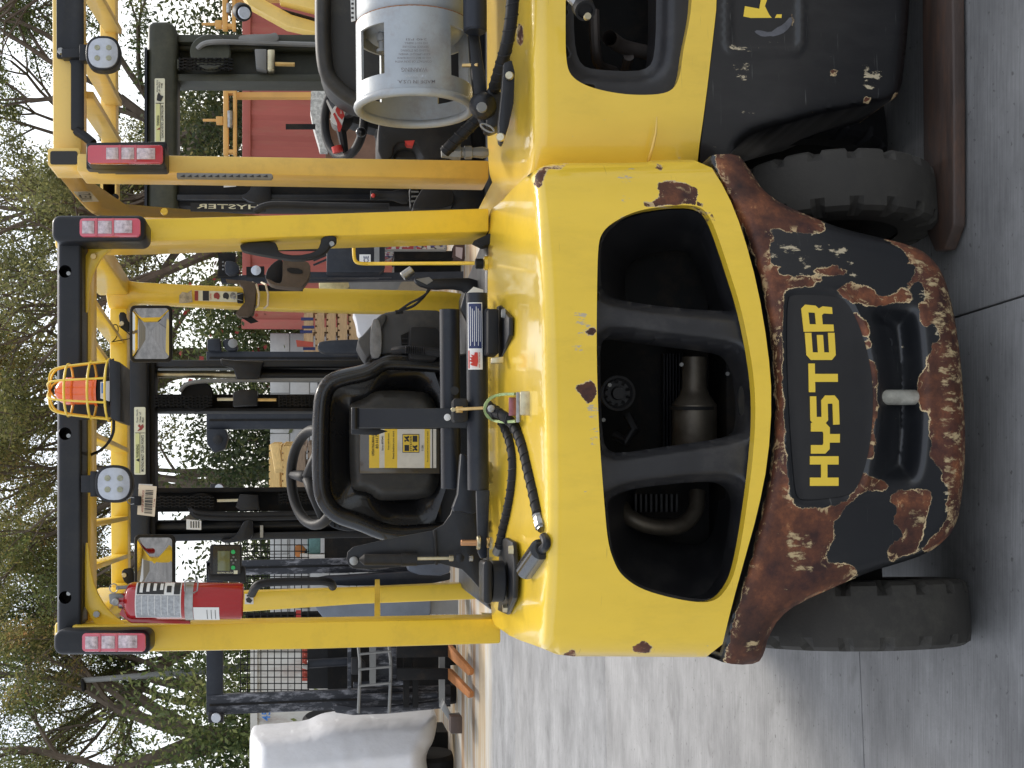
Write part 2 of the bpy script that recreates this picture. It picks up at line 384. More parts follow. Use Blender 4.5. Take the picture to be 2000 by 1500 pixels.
M = {}
YEL = (.87, .585, .045)
M['yellow'] = mat('yellow_paint', YEL, .34, 0, .35, var=.05, vs=3, bump=.06, bs=70, dirt=(.30, .2, .05), ds=9, damt=.22, coatr=.15)
M['yellow2'] = mat('faded_yellow_paint', (.82, .55, .13), .38, 0, .3, var=.06, vs=3, bump=.06, bs=70, dirt=(.3, .2, .08), ds=9, damt=.25, coatr=.15)
M['yellow_worn'] = worn_paint('flaked_yellow_paint', YEL, .28, .8, amp=11., scol=(.42, .27, .04))
M['yellow2_worn'] = worn_paint('second_truck_yellow_paint', (.84, .565, .06), .3, .8, amp=6., scol=(.42, .27, .05))
M['black_worn'] = worn_paint('flaked_black_paint', (.008, .009, .011), .36, .25, amp=13.)
M['black2_worn'] = worn_paint('second_truck_black_paint', (.007, .007, .008), .34, .25, amp=7.)
M['black'] = mat('black_powder_coat', (.010, .011, .014), .42, 0, .05, var=.2, vs=12, bump=.1, bs=200, spec=.35, dirt=(.05, .045, .035), ds=7, damt=.35)
M['gloss'] = mat('glossy_black_shell', (.008, .008, .009), .25, 0, .3, var=.2, vs=8, spec=.35, dirt=(.035, .032, .02), ds=6, damt=.5)
M['plastic'] = mat('black_plastic', (.013, .013, .014), .55, var=.2, vs=15, bump=.25, bs=300, spec=.35, dirt=(.05, .045, .038), ds=5, damt=.5)
M['grille'] = mat('grille_plastic', (.019, .019, .021), .40, 0, .1, var=.2, vs=10, spec=.4, dirt=(.06, .055, .05), ds=5, damt=.7)
M['dark'] = mat('dark_iron', (.008, .008, .008), .7, spec=.25, var=.3, vs=9, dirt=(.05, .035, .02), ds=6, damt=.5)
M['grey_arm'] = mat('grey_moulded_plastic', (.055, .055, .055), .6, var=.2, vs=14, bump=.3, bs=350, dirt=(.13, .12, .1), ds=7, damt=.5)
M['vinyl'] = mat('dusty_black_vinyl', (.020, .019, .017), .5, var=.3, vs=10, bump=.12, bs=200, dirt=(.075, .068, .05), ds=4, damt=.6)
M['rubber'] = mat('tyre_rubber', (.034, .031, .026), .85, var=.2, vs=8, bump=.35, bs=140, dirt=(.075, .07, .055), ds=5, damt=.7)
M['rubber2'] = mat('black_rubber', (.009, .009, .010), .6, spec=.3, var=.2, vs=12)
M['steel'] = mat('dull_bright_steel', (.34, .34, .33), .38, 1, var=.3, vs=40, dirt=(.10, .08, .06), ds=30, damt=.6)
M['zinc'] = mat('zinc_plated_steel', (.55, .50, .35), .35, .9, var=.2, vs=30, dirt=(.3, .15, .08), ds=18, damt=.6)
M['greenzinc'] = mat('green_gold_passivated_steel', (.36, .48, .22), .35, .75, var=.2, vs=30, dirt=(.35, .12, .10), ds=14, damt=.7)
M['brass'] = mat('brass', (.55, .38, .16), .35, 1, var=.2, vs=30)
M['muffler'] = mat('scorched_muffler_steel', (.10, .085, .065), .45, .6, var=.3, vs=14, dirt=(.05, .03, .02), ds=10, damt=.7)
M['tank'] = mat('scuffed_aluminium_tank', (.36, .385, .40), .45, .35, var=.12, vs=9, bump=.3, bs=60, dirt=(.25, .2, .16), ds=14, damt=.5)
M['white'] = mat('white_sticker', (.75, .74, .70), .4, var=.05)
M['cream'] = mat('cream_sticker', (.72, .70, .52), .4, var=.06)
M['paleyel'] = mat('pale_yellow_sticker', (.68, .68, .30), .4, var=.06)
M['ink'] = mat('black_print', (.02, .02, .02), .5, var=0)
M['inkred'] = mat('red_print', (.55, .04, .03), .5, var=0)
M['redprint2'] = mat('dark_red_print', (.3, .04, .03), .5, var=0)
M['inkblue'] = mat('navy_print', (.02, .03, .10), .5, var=0)
M['blueprint'] = mat('blue_print', (.05, .2, .55), .5, var=0)
M['yelprint'] = mat('yellow_lettering', (.86, .60, .06), .35, var=.04)
M['paperyel'] = mat('yellow_booklet_paper', (.85, .58, .05), .5, var=.08, vs=8)
M['paper'] = mat('white_booklet_paper', (.72, .68, .58), .5, var=.08, vs=8, dirt=(.4, .36, .28), ds=14, damt=.4)
M['redlens'] = mat('red_lens', (.50, .02, .04), .12, 0, .8, var=.1, spec=.8)
M['clearlens'] = mat('clear_reflector_lens', (.52, .42, .43), .18, .2, .8, var=.5, vs=110)
M['pinklens'] = mat('faded_red_lens', (.62, .10, .14), .15, 0, .8, var=.1)
M['lamp'] = mat('work_lamp_lens', (.44, .46, .50), .2, .15, .8, var=.12, vs=50)
M['orange'] = mat('orange_beacon_lens', (.85, .13, .01), .18, 0, .7, var=.1, vs=40)
M['red'] = mat('extinguisher_red', (.38, .010, .014), .2, 0, .8, var=.05)
M['foil'] = mat('grey_printed_foil', (.36, .37, .38), .4, .2, var=.35, vs=160)
M['screen'] = mat('olive_display', (.13, .14, .05), .2, 0, .5, var=.06)
M['green'] = mat('green_button', (.02, .45, .12), .4, var=0)
M['mirror'] = mat('mirror_glass', (.46, .46, .46), .02, 1, var=0)
M['mirror'].node_tree.nodes['Principled BSDF'].inputs['Roughness'].default_value = .02
for l in list(M['mirror'].node_tree.links):
    if l.to_socket.name == 'Roughness': M['mirror'].node_tree.links.remove(l)
M['brown'] = mat('brown_felt', (.10, .075, .055), .9, var=.2, vs=30, bump=.4, bs=300)
M['tie'] = mat('cable_tie_nylon', (.62, .50, .32), .5, var=.1)
M['olive'] = mat('olive_steel', (.032, .034, .020), .5, 0, .0, var=.25, vs=8, dirt=(.10, .10, .06), ds=7, damt=.5)
M['navy'] = mat('navy_steel', (.012, .015, .022), .45, 0, .05, var=.2, vs=7, spec=.35, dirt=(.05, .05, .05), ds=6, damt=.5)
M['cont'] = mat('red_container_paint', (.34, .085, .065), .6, var=.2, vs=1.4, dirt=(.30, .17, .10), ds=2.2, damt=.5, stretch=(1, 1, .25))
M['contw'] = mat('white_container_paint', (.62, .60, .54), .6, var=.1, vs=2, dirt=(.25, .09, .04), ds=3, damt=.7, stretch=(1, 1, .3))
M['block'] = mat('grey_concrete_block', (.48, .48, .46), .85, var=.12, vs=5, bump=.5, bs=60)
M['block2'] = mat('darker_concrete_block', (.38, .38, .37), .85, var=.12, vs=5, bump=.5, bs=60)
M['mortar'] = mat('mortar', (.30, .30, .29), .9, var=.1)
M['wood'] = mat('pallet_wood', (.50, .34, .18), .8, var=.2, vs=4, stretch=(2, 8, 12), dirt=(.22, .14, .08), ds=3, damt=.6)
M['wood2'] = mat('weathered_pallet_wood', (.27, .20, .14), .85, var=.25, vs=4, stretch=(2, 8, 12), dirt=(.13, .09, .06), ds=3, damt=.6)
M['woodnew'] = mat('fresh_pallet_wood', (.72, .50, .20), .8, var=.15, vs=4, stretch=(2, 8, 12))
M['tarp'] = mat('white_tarpaulin', (.72, .72, .73), .5, var=.05, vs=3, bump=1.0, bs=3.5, stretch=(1.8, 1, 1.2))
M['tarp'].node_tree.nodes['Bump'].inputs['Distance'].default_value = .016
M['forkorange'] = mat('orange_rusted_fork', (.36, .13, .03), .7, var=.2, vs=8, dirt=(.15, .06, .02), ds=5, damt=.5)
M['forkrust'] = mat('dark_rusted_fork', (.055, .036, .028), .6, var=.4, vs=7, bump=.4, bs=90, dirt=(.15, .065, .03), ds=6, damt=.6, stretch=(.5, 3, 2))
M['chalky'] = mat('chalky_worn_steel', (.016, .018, .024), .6, var=.25, vs=6, dirt=(.42, .42, .45), ds=9, damt=.9, stretch=(1.5, 1.5, .5))
M['bark'] = mat('grey_brown_bark', (.15, .115, .085), .9, var=.35, vs=5, bump=.8, bs=12)
M['redpaint'] = mat('faded_red_paint', (.42, .07, .04), .6, var=.15, vs=5, dirt=(.15, .05, .03), ds=8, damt=.6)
M['bluebin'] = mat('navy_plastic', (.02, .03, .12), .5, var=.1)
M['galv'] = mat('galvanised_grey', (.22, .22, .21), .55, .3, var=.15, vs=6)
M['teal'] = mat('teal_stack', (.10, .20, .19), .7, var=.3, vs=20)
# ================================================================ SETTING: ground
def ground_mat(name, base, y_rust=True):
    m = mat(name, base, .85, var=.10, vs=1.2, bump=.35, bs=90, dirt=tuple(x * .55 for x in base), ds=.9, damt=.75)
    t = m.node_tree; b = t.nodes['Principled BSDF']; L = t.links.new
    prev = b.inputs['Base Color'].links[0].from_socket
    g = NN(t, 'ShaderNodeNewGeometry'); sx = NN(t, 'ShaderNodeSeparateXYZ'); L(g.outputs['Position'], sx.inputs[0])
    # fine broom texture and speckle
    mp = NN(t, 'ShaderNodeMapping'); mp.inputs['Scale'].default_value = (6, 160, 1); L(g.outputs['Position'], mp.inputs[0])
    n = NN(t, 'ShaderNodeTexNoise'); n.inputs['Scale'].default_value = 1; n.inputs['Detail'].default_value = 6; L(mp.outputs[0], n.inputs['Vector'])
    r = NN(t, 'ShaderNodeMapRange'); r.inputs[1].default_value = .35; r.inputs[2].default_value = .65; r.inputs[3].default_value = .86; r.inputs[4].default_value = 1.1; L(n.outputs['Fac'], r.inputs[0])
    v = NN(t, 'ShaderNodeVectorMath'); v.operation = 'SCALE'; L(prev, v.inputs[0]); L(r.outputs[0], v.inputs['Scale'])
    # small pits
    vo = NN(t, 'ShaderNodeTexNoise'); vo.inputs['Scale'].default_value = 45; vo.inputs['Detail'].default_value = 3; L(g.outputs['Position'], vo.inputs['Vector'])
    pr = NN(t, 'ShaderNodeMapRange'); pr.inputs[1].default_value = .66; pr.inputs[2].default_value = .72; pr.inputs[4].default_value = .7; L(vo.outputs['Fac'], pr.inputs[0])
    mx = NN(t, 'ShaderNodeMix'); mx.data_type = 'RGBA'; L(pr.outputs[0], mx.inputs[0]); L(v.outputs[0], mx.inputs[6]); mx.inputs[7].default_value = (.08, .075, .07, 1)
    # broad damp and worn blotches
    mpb = NN(t, 'ShaderNodeMapping'); mpb.inputs['Scale'].default_value = (1.3, 2.0, 1); L(g.outputs['Position'], mpb.inputs[0])
    nb = NN(t, 'ShaderNodeTexNoise'); nb.inputs['Scale'].default_value = 1.3; nb.inputs['Detail'].default_value = 10; nb.inputs['Roughness'].default_value = .68; L(mpb.outputs[0], nb.inputs['Vector'])
    rb2 = NN(t, 'ShaderNodeMapRange'); rb2.inputs[1].default_value = .36; rb2.inputs[2].default_value = .66; rb2.inputs[3].default_value = .68; rb2.inputs[4].default_value = 1.14; L(nb.outputs['Fac'], rb2.inputs[0])
    vb = NN(t, 'ShaderNodeVectorMath'); vb.operation = 'SCALE'; L(mx.outputs[2], vb.inputs[0]); L(rb2.outputs[0], vb.inputs['Scale'])
    out = vb.outputs[0]
    # oil spots and tyre scuffs
    no = NN(t, 'ShaderNodeTexNoise'); no.inputs['Scale'].default_value = 3.1; no.inputs['Detail'].default_value = 5; no.inputs['Distortion'].default_value = 1.2; L(g.outputs['Position'], no.inputs['Vector'])
    ro = NN(t, 'ShaderNodeMapRange'); ro.inputs[1].default_value = .62; ro.inputs[2].default_value = .74; ro.inputs[4].default_value = .45; L(no.outputs['Fac'], ro.inputs[0])
    mo = NN(t, 'ShaderNodeMix'); mo.data_type = 'RGBA'; L(ro.outputs[0], mo.inputs[0]); L(out, mo.inputs[6]); mo.inputs[7].default_value = (.09, .085, .08, 1); out = mo.outputs[2]
    # rust-washed band further up the yard, streaked along the run of the water
    mp2 = NN(t, 'ShaderNodeMapping'); mp2.inputs['Scale'].default_value = (.16, 1.5, 1); mp2.inputs['Rotation'].default_value = (0, 0, -.05); L(g.outputs['Position'], mp2.inputs[0])
    n2 = NN(t, 'ShaderNodeTexNoise'); n2.inputs['Scale'].default_value = 1.0; n2.inputs['Detail'].default_value = 8; n2.inputs['Roughness'].default_value = .6; L(mp2.outputs[0], n2.inputs['Vector'])
    cr = NN(t, 'ShaderNodeValToRGB'); e = cr.color_ramp; e.elements[0].position = .30; e.elements[0].color = (.30, .15, .06, 1); e.elements[1].position = .68; e.elements[1].color = (.36, .22, .11, 1)
    for p, c in ((.42, (.40, .27, .14)), (.48, (.46, .36, .22)), (.54, (.50, .48, .42)), (.60, (.38, .24, .12))): q = e.elements.new(p); q.color = c + (1,)
    L(n2.outputs['Fac'], cr.inputs[0])
    band = NN(t, 'ShaderNodeMapRange'); band.inputs[1].default_value = 11.9; band.inputs[2].default_value = 12.3; L(sx.outputs[1], band.inputs[0])
    ms = NN(t, 'ShaderNodeMath'); ms.operation = 'MULTIPLY'; ms.inputs[1].default_value = .85; L(band.outputs[0], ms.inputs[0])
    m2 = NN(t, 'ShaderNodeMix'); m2.data_type = 'RGBA'; L(ms.outputs[0], m2.inputs[0]); L(out, m2.inputs[6]); L(cr.outputs[0], m2.inputs[7])
    L(m2.outputs[2], b.inputs['Base Color'])
    return m
M['conc'] = ground_mat('yard_concrete', (.265, .263, .257))
M['soil'] = mat('dry_verge_soil', (.13, .11, .07), .95, var=.3, vs=.6, bump=.6, bs=20)
g = MB(); R_ = 400
g.add([(-R_, -60, -.05), (R_, -60, -.05), (R_, 700, -.05), (-R_, 700, -.05)], [(0, 1, 2, 3)])
gr = obj('ground', g, M['soil'], smooth=0); gr['kind'] = 'structure'
# concrete slabs with real joints between them, the grid turned the way the yard lies
yard = thing('concrete_yard', (0, 8, -.05), None, None, kind='structure')
rot = math.radians(5.9); ux = Vector((math.cos(rot), math.sin(rot), 0)); uy = Vector((-math.sin(rot), math.cos(rot), 0))
org = Vector((.10, 3.74, 0)); SL, SWd, GAP = 3.55, 3.9, .0025
rg = random.Random(4)
for i in range(-5, 5):
    for j in range(-3, 6):
        a = org + ux * (i * SWd + GAP) + uy * (j * SL + GAP); w = SWd - 2 * GAP; l = SL - 2 * GAP
        z = rg.uniform(-.0015, .0015)
        q = [a, a + ux * w, a + ux * w + uy * l, a + uy * l]
        s = MB().prism([Vector((p.x, p.y, -.045 + z)) for p in q], (0, 0, .045))
        if j < 5: obj('concrete_slab', s, M['conc'], yard, bevel=.003, seg=2)
# ================================================================ MAIN FORKLIFT (rear towards us)
T1 = thing('forklift', (-.07, 3.3, 0), 'yellow forklift in the middle with rusted, flaking black counterweight', 'forklift', 'yellow forklifts parked side by side')
yRx = [955, 975, 1010, 1040, 1065, 1100, 1405]; yRy = [412, 398, 360, 335, 322, 318, 310]
yLx = [955, 980, 1000, 1060, 1095, 1405]; yLy = [1215, 1228, 1247, 1268, 1283, 1285]
def face1(px, py):
    xn = (py - 800) / 490.0
    return 2.70 + .1 * (800 - py) / 870 + .12 * np.abs(xn) ** 3
def up1(px, py):
    """yellow upper casting: flat top rolling over a soft crease into the rear face, side corners rounded"""
    px = np.asarray(px, float); py = np.asarray(py, float)
    pc = np.interp(py, [320, 500, 740, 1180, 1280], [1040, 1060, 1070, 1068, 1052])
    Yf_ = face1(px, py)
    q = pc - px; q = .5 * (q + np.sqrt(q * q + 14. ** 2)); Z = 1.119 + .05 * q / 110
    dv = (px - 1000) / FPX; tt = (CH - Z) / (ST + CT * dv); Yt = tt * (CT - ST * dv)
    Yt = Yt - .004 * np.maximum(px - pc - 10, 0)
    Y = .5 * (Yt + Yf_ + np.sqrt((Yt - Yf_) ** 2 + .028 ** 2))
    dl = np.minimum(py - np.interp(px, yRx, yRy), np.interp(px, yLx, yLy) - py)
    e = 42.0; k = np.clip(1 - dl / e, 0, 1)
    w = np.clip((px - pc + 10) / 40, .25, 1)
    Y = Y + w * .05 * (1 - np.sqrt(np.clip(1 - k * k, 0, 1)))
    # faint moulded rib low on each side
    return Y
seam1 = [(1380, 312), (1420, 375), (1450, 450), (1480, 560), (1500, 680), (1508, 780), (1500, 900), (1480, 1000), (1455, 1090), (1430, 1180), (1405, 1284)]
out_u = [(952, 600), (954, 412), (975, 398), (1010, 360), (1040, 335), (1065, 322), (1100, 318), (1260, 318), (1275, 312)] + seam1 + [(1300, 1283), (1200, 1282), (1095, 1282), (1060, 1266), (1000, 1245), (980, 1230), (957, 1218), (954, 1000)]
hole1 = [(1168, 480), (1166, 560), (1165, 700), (1170, 850), (1180, 980), (1187, 1060), (1200, 1100), (1215, 1125), (1250, 1150), (1310, 1168), (1370, 1178), (1400, 1172), (1420, 1150), (1435, 1120), (1448, 1060), (1460, 980), (1470, 900), (1476, 820), (1474, 750), (1464, 680), (1447, 600), (1425, 530), (1405, 470), (1390, 430), (1375, 408), (1350, 400), (1300, 402), (1240, 412), (1195, 435), (1175, 455)]
rust_u = [
 [(1043, 368), (1046, 340), (1056, 328), (1085, 322), (1112, 318), (1112, 326), (1070, 332), (1062, 345), (1060, 366)],
 [(1280, 364), (1290, 356), (1322, 353), (1342, 360), (1365, 368), (1362, 385), (1360, 392), (1375, 398), (1388, 412), (1402, 440), (1395, 438), (1376, 407), (1350, 399), (1300, 401), (1258, 406), (1258, 392), (1270, 396), (1284, 388), (1290, 375)],
 [(1278, 322), (1288, 320), (1300, 330), (1292, 336), (1280, 332)],
 [(1119, 752), (1140, 748), (1152, 742), (1167, 750), (1167, 772), (1158, 785), (1148, 790), (1130, 772)],
 [(1140, 650), (1152, 640), (1166, 638), (1166, 652), (1150, 658)],
 [(1226, 1264), (1245, 1258), (1256, 1248), (1270, 1258), (1278, 1266), (1268, 1276), (1240, 1276)],
 [(1095, 1284), (1105, 1272), (1122, 1266), (1126, 1276), (1128, 1286)],
 [(1404, 1268), (1412, 1252), (1414, 1260), (1408, 1275)],
 [(1216, 319), (1222, 319), (1220, 326)]]
scuff_u = [[(1120, 610), (1140, 612), (1150, 640), (1152, 680), (1140, 690), (1122, 685), (1132, 660), (1126, 630)], [(1150, 790), (1166, 790), (1168, 850), (1160, 870), (1154, 830)], [(1205, 330), (1245, 326), (1262, 335), (1250, 342), (1215, 338)], [(1210, 340), (1225, 340), (1228, 440), (1215, 440)]]
def rustf(polys, base=-60., hi=1.0):
    P = [chaikin(p, 1) for p in polys]
    def f(x, y):
        d = np.full(len(x), -80.)
        for p in P: d = np.maximum(d, sdist(x, y, p))
        return np.clip(d, -40, 25)
    return f
def scufff(polys, w=10.):
    def f(x, y):
        d = np.zeros(len(x))
        for p in polys: d = np.maximum(d, np.clip((sdist(x, y, p) + w) / w, 0, 1))
        return d
    return f
def skirt_u(px, py):
    if px < 970 and 420 < py < 1215: return Vector((0, .02, -.3))
    if px > 1370: return DV(.03)
    return DV(.42) + Vector((0, 0, -.02))
cwu = sheet('upper_counterweight', out_u, up1, M['yellow_worn'], T1, holes=[hole1], step=8, skirt=skirt_u, hskirt=.03,
      attrs={'rust': rustf(rust_u), 'scuff': scufff(scuff_u)}, sm=1)
# raised moulding lines on the sides of the rear face
for pts in ([(1276, 316), (1279, 330), (1282, 345)],):
    pass

# ---- lower counterweight
out_l = [(1388, 302), (1440, 300), (1455, 318), (1470, 340), (1490, 372), (1530, 400), (1600, 430), (1650, 448), (1720, 464), (1780, 480), (1812, 496), (1840, 530), (1856, 580), (1868, 640), (1878, 720), (1885, 830), (1885, 900), (1880, 960), (1870, 1020), (1850, 1052), (1810, 1082), (1750, 1102), (1700, 1116), (1640, 1142), (1560, 1178), (1522, 1206), (1500, 1245), (1492, 1278), (1480, 1296), (1440, 1299), (1400, 1291)] + [(a + 6, b) for a, b in seam1[::-1]]
badge = [(1531, 580), (1541, 566), (1600, 566), (1642, 570), (1665, 592), (1686, 632), (1704, 690), (1714, 760), (1711, 850), (1696, 925), (1680, 962), (1652, 979), (1595, 986), (1562, 986), (1548, 972), (1541, 900), (1534, 800), (1530, 690)]
pocket = [(1700, 605), (1722, 598), (1770, 600), (1792, 615), (1800, 700), (1803, 780), (1800, 860), (1792, 930), (1770, 945), (1722, 940), (1708, 925), (1716, 880), (1722, 800), (1720, 720), (1712, 650)]
badge = chaikin(badge, 2); pocket = chaikin(pocket, 2)
def low1(px, py):
    px = np.asarray(px, float); py = np.asarray(py, float)
    Y = face1(px, py) + .004 + .03 * sstep((px - 1500) / 350)
    O = low1.O
    d = sdist(px, py, O); k = np.clip(1 - d / 30, 0, 1); low = sstep((px - 1420) / 60)
    Y = Y + .036 * low * (1 - np.sqrt(np.clip(1 - k * k, 0, 1)))
    dp = sdist(px, py, pocket); Y = Y + .075 * sstep((dp + 16) / 66)
    db = sdist(px, py, badge); Y = Y - .005 * np.exp(-((db + 4) / 4.0) ** 2) + .006 * sstep((db - 2) / 8)
    # seam groove under the yellow
    ds = px - np.interp(py, [b for a, b in seam1], [a for a, b in seam1]); Y = Y + .010 * np.exp(-((ds - 8) / 5.0) ** 2)
    # soft shoulder where the flared rust band meets the centre
    return Y
low1.O = chaikin(out_l, 1)
rust_l = [
 [(1392, 296), (1440, 292), (1462, 318), (1476, 340), (1494, 368), (1530, 394), (1600, 425), (1612, 440), (1610, 452), (1592, 457), (1545, 455), (1516, 444), (1504, 452), (1512, 470), (1503, 484), (1506, 500), (1502, 516), (1532, 521), (1519, 526), (1524, 540), (1580, 538), (1612, 544), (1590, 552), (1590, 560), (1560, 562), (1536, 566), (1530, 580), (1528, 700), (1532, 850), (1540, 960), (1552, 985), (1570, 992), (1600, 992), (1645, 984), (1668, 962), (1680, 926), (1692, 922), (1700, 932), (1720, 936), (1738, 948), (1730, 958), (1700, 958), (1680, 966), (1652, 990), (1636, 1012), (1628, 1030), (1632, 1050), (1622, 1066), (1614, 1090), (1620, 1102), (1650, 1098), (1672, 1108), (1676, 1120), (1640, 1150), (1560, 1186), (1526, 1214), (1504, 1250), (1494, 1300), (1440, 1303), (1412, 1294), (1418, 1270), (1440, 1190), (1464, 1100), (1488, 1005), (1508, 905), (1516, 785), (1510, 690), (1496, 590), (1480, 520), (1455, 450), (1430, 395), (1398, 330)],
 [(1628, 566), (1650, 556), (1668, 553), (1690, 558), (1706, 564), (1712, 578), (1740, 578), (1752, 572), (1756, 562), (1774, 562), (1781, 578), (1779, 592), (1750, 592), (1718, 600), (1690, 594), (1660, 590), (1640, 578)],
 [(1720, 462), (1745, 480), (1770, 490), (1776, 505), (1770, 520), (1786, 516), (1784, 540), (1766, 562), (1778, 566), (1790, 545), (1802, 556), (1808, 590), (1790, 592), (1796, 625), (1806, 640), (1822, 632), (1834, 645), (1836, 670), (1815, 672), (1818, 690), (1805, 705), (1812, 715), (1795, 735), (1790, 780), (1800, 800), (1818, 810), (1812, 850), (1822, 868), (1812, 890), (1828, 912), (1842, 918), (1838, 940), (1852, 952), (1846, 990), (1850, 1010), (1832, 1040), (1812, 1058), (1800, 1080), (1830, 1080), (1860, 1050), (1880, 1000), (1892, 900), (1890, 800), (1880, 700), (1868, 600), (1850, 530), (1820, 492), (1780, 474)],
 [(1664, 614), (1672, 608), (1684, 622), (1698, 626), (1700, 648), (1694, 662), (1682, 656), (1672, 650), (1666, 632)],
 [(1680, 668), (1700, 662), (1704, 678), (1690, 685)],
 [(1688, 706), (1706, 700), (1716, 740), (1712, 780), (1718, 800), (1706, 840), (1712, 860), (1708, 896), (1686, 898), (1692, 866), (1700, 830), (1692, 800), (1698, 760), (1690, 730)],
 [(1740, 966), (1752, 956), (1790, 954), (1814, 954), (1820, 972), (1812, 1000), (1806, 1030), (1798, 1056), (1796, 1076), (1766, 1086), (1738, 1100), (1732, 1080), (1740, 1062), (1760, 1052), (1760, 1036), (1744, 1020), (1752, 990), (1738, 982)],
 [(1600, 522), (1640, 522), (1660, 530), (1640, 540), (1610, 536), (1585, 532)], [(1618, 520), (1636, 516), (1640, 526), (1622, 528)],
]
scuff_l = [[(1505, 478), (1550, 475), (1560, 492), (1510, 500)], [(1560, 495), (1580, 500), (1585, 545), (1562, 540)], [(1660, 500), (1672, 505), (1674, 555), (1664, 552)], [(1790, 500), (1850, 545), (1870, 640), (1882, 760), (1885, 900), (1878, 1010), (1850, 1040), (1848, 900), (1840, 760), (1830, 640), (1800, 570)], [(1590, 480), (1650, 478), (1652, 496), (1595, 500)], [(1540, 1040), (1580, 1040), (1582, 1110), (1545, 1112)], [(1775, 1000), (1800, 995), (1806, 1020), (1780, 1030)], [(1460, 1235), (1485, 1235), (1485, 1265), (1462, 1268)]]
def skirt_l(px, py):
    if px < 1520 and 320 < py < 1280: return DV(.02)
    return DV(.36) if px < 1500 else DV(.30) + Vector((0, 0, .03))
cwl = sheet('lower_counterweight', out_l, low1, M['black_worn'], T1, step=6.5, skirt=skirt_l, attrs={'rust': rustf(rust_l), 'scuff': scufff(scuff_l)}, sm=1)
# solid iron behind the castings, so that nothing shows through from the side
b = MB().px([(1415, 340), (1460, 360), (1500, 400), (1700, 500), (1790, 560), (1800, 1000), (1700, 1090), (1520, 1170), (1480, 1240), (1420, 1250)], lambda p: 3.02, .22)
obj('counterweight_core', b, M['dark'], T1, bevel=.01)
# tow pin with cast numerals in the pocket
p0 = at(1702, 776, 2.755); p1 = at(1800, 776, 2.775)
pin = obj('tow_pin', MB().cyl(p0, p1, .0175, 18), mat('scraped_steel_pin', (.45, .44, .38), .45, .5, var=.3, vs=20, dirt=(.12, .09, .05), ds=12, damt=.7), T1)
castm = M['black']
text_px('cast_number', '03', (1772, 868), (1772, 838), (1738, 868), 2.80, castm, T1)
text_px('cast_number', '853', (1744, 716), (1744, 660), (1724, 716), 2.795, castm, T1)

# ---- badge and lettering
GL = {
 'H': [[(0, 0), (.28, 0), (.28, .39), (.72, .39), (.72, 0), (1, 0), (1, 1), (.72, 1), (.72, .61), (.28, .61), (.28, 1), (0, 1)]],
 'Y': [[(0, 1), (.28, 1), (.28, .60), (.34, .57), (.66, .57), (.72, .6), (.72, 1), (1, 1), (1, .5), (.85, .35), (.64, .35), (.64, 0), (.36, 0), (.36, .35), (.15, .35), (0, .5)]],
 'S': [[(0, 0), (.82, 0), (1, .14), (1, .47), (.84, .61), (.28, .61), (.28, .78), (.98, .78), (.98, 1), (.18, 1), (0, .86), (0, .53), (.16, .39), (.72, .39), (.72, .22), (0, .22)]],
 'T': [[(0, 1), (1, 1), (1, .78), (.64, .78), (.64, 0), (.36, 0), (.36, .78), (0, .78)]],
 'E': [[(0, .14), (.18, 0), (1, 0), (1, .22), (.28, .22), (.28, .39), (.92, .39), (.92, .6), (.28, .6), (.28, .78), (1, .78), (1, 1), (.18, 1), (0, .86)]],
 'R': [[(0, 0), (.28, 0), (.28, 1), (0, 1)], [(.28, 1), (.84, 1), (1, .86), (1, .52), (.9, .43), (1, .3), (1, 0), (.72, 0), (.72, .28), (.64, .35), (.28, .35), (.28, .57), (.72, .57), (.72, .78), (.28, .78)]]}
def letter(name, ch, q, Yf, off, m, parent):
    """q: bottom-left, bottom-right, top-left, top-right in photo pixels"""
    mb = MB()
    for poly in GL[ch]:
        P = []
        for a, c in poly:
            bx = [(q[0][i] * (1 - a) + q[1][i] * a) * (1 - c) + (q[2][i] * (1 - a) + q[3][i] * a) * c for i in (0, 1)]
            Y = float(Yf(np.array([bx[0]]), np.array([bx[1]]))[0]) - off; P.append(at(bx[0], bx[1], Y))
        mb.prism(P, DV(.0015))
    bm = bmesh.new(); vs = [bm.verts.new(v) for v in mb.v]
    for f in mb.f: bm.faces.new([vs[i] for i in f])
    bmesh.ops.recalc_face_normals(bm, faces=bm.faces[:])
    me = bpy.data.meshes.new(name); bm.to_mesh(me); bm.free()
    return finish(name, me, m, parent, 0)
bad = sheet('badge_plate', [(1538, 588), (1546, 574), (1640, 578), (1660, 598), (1680, 640), (1696, 692), (1706, 760), (1703, 850), (1688, 920), (1672, 956), (1650, 970), (1566, 978), (1554, 966), (1548, 900), (1541, 800), (1537, 690)],
     lambda x, y: low1(x, y) - .003, mat('badge_satin_black', (.014, .014, .015), .4, 0, .2, var=.15, vs=10), T1, step=10, skirt=lambda a, b: DV(.004), sm=2)
for ch, q in (('H', ((1638, 949), (1638, 891), (1582, 949), (1582, 891))), ('Y', ((1640, 886), (1641, 826), (1584, 886), (1584, 826))), ('S', ((1640, 829), (1638, 772), (1583, 831), (1582, 773))),
              ('T', ((1637, 766), (1636, 710), (1580, 766), (1579, 710))), ('E', ((1633, 703), (1630, 650), (1576, 703), (1572, 650))), ('R', ((1629, 647), (1625, 600), (1570, 648), (1564, 594)))):
    letter('letter', ch, q, lambda x, y: low1(x, y) - .003, .0022, M['yelprint'], bad)

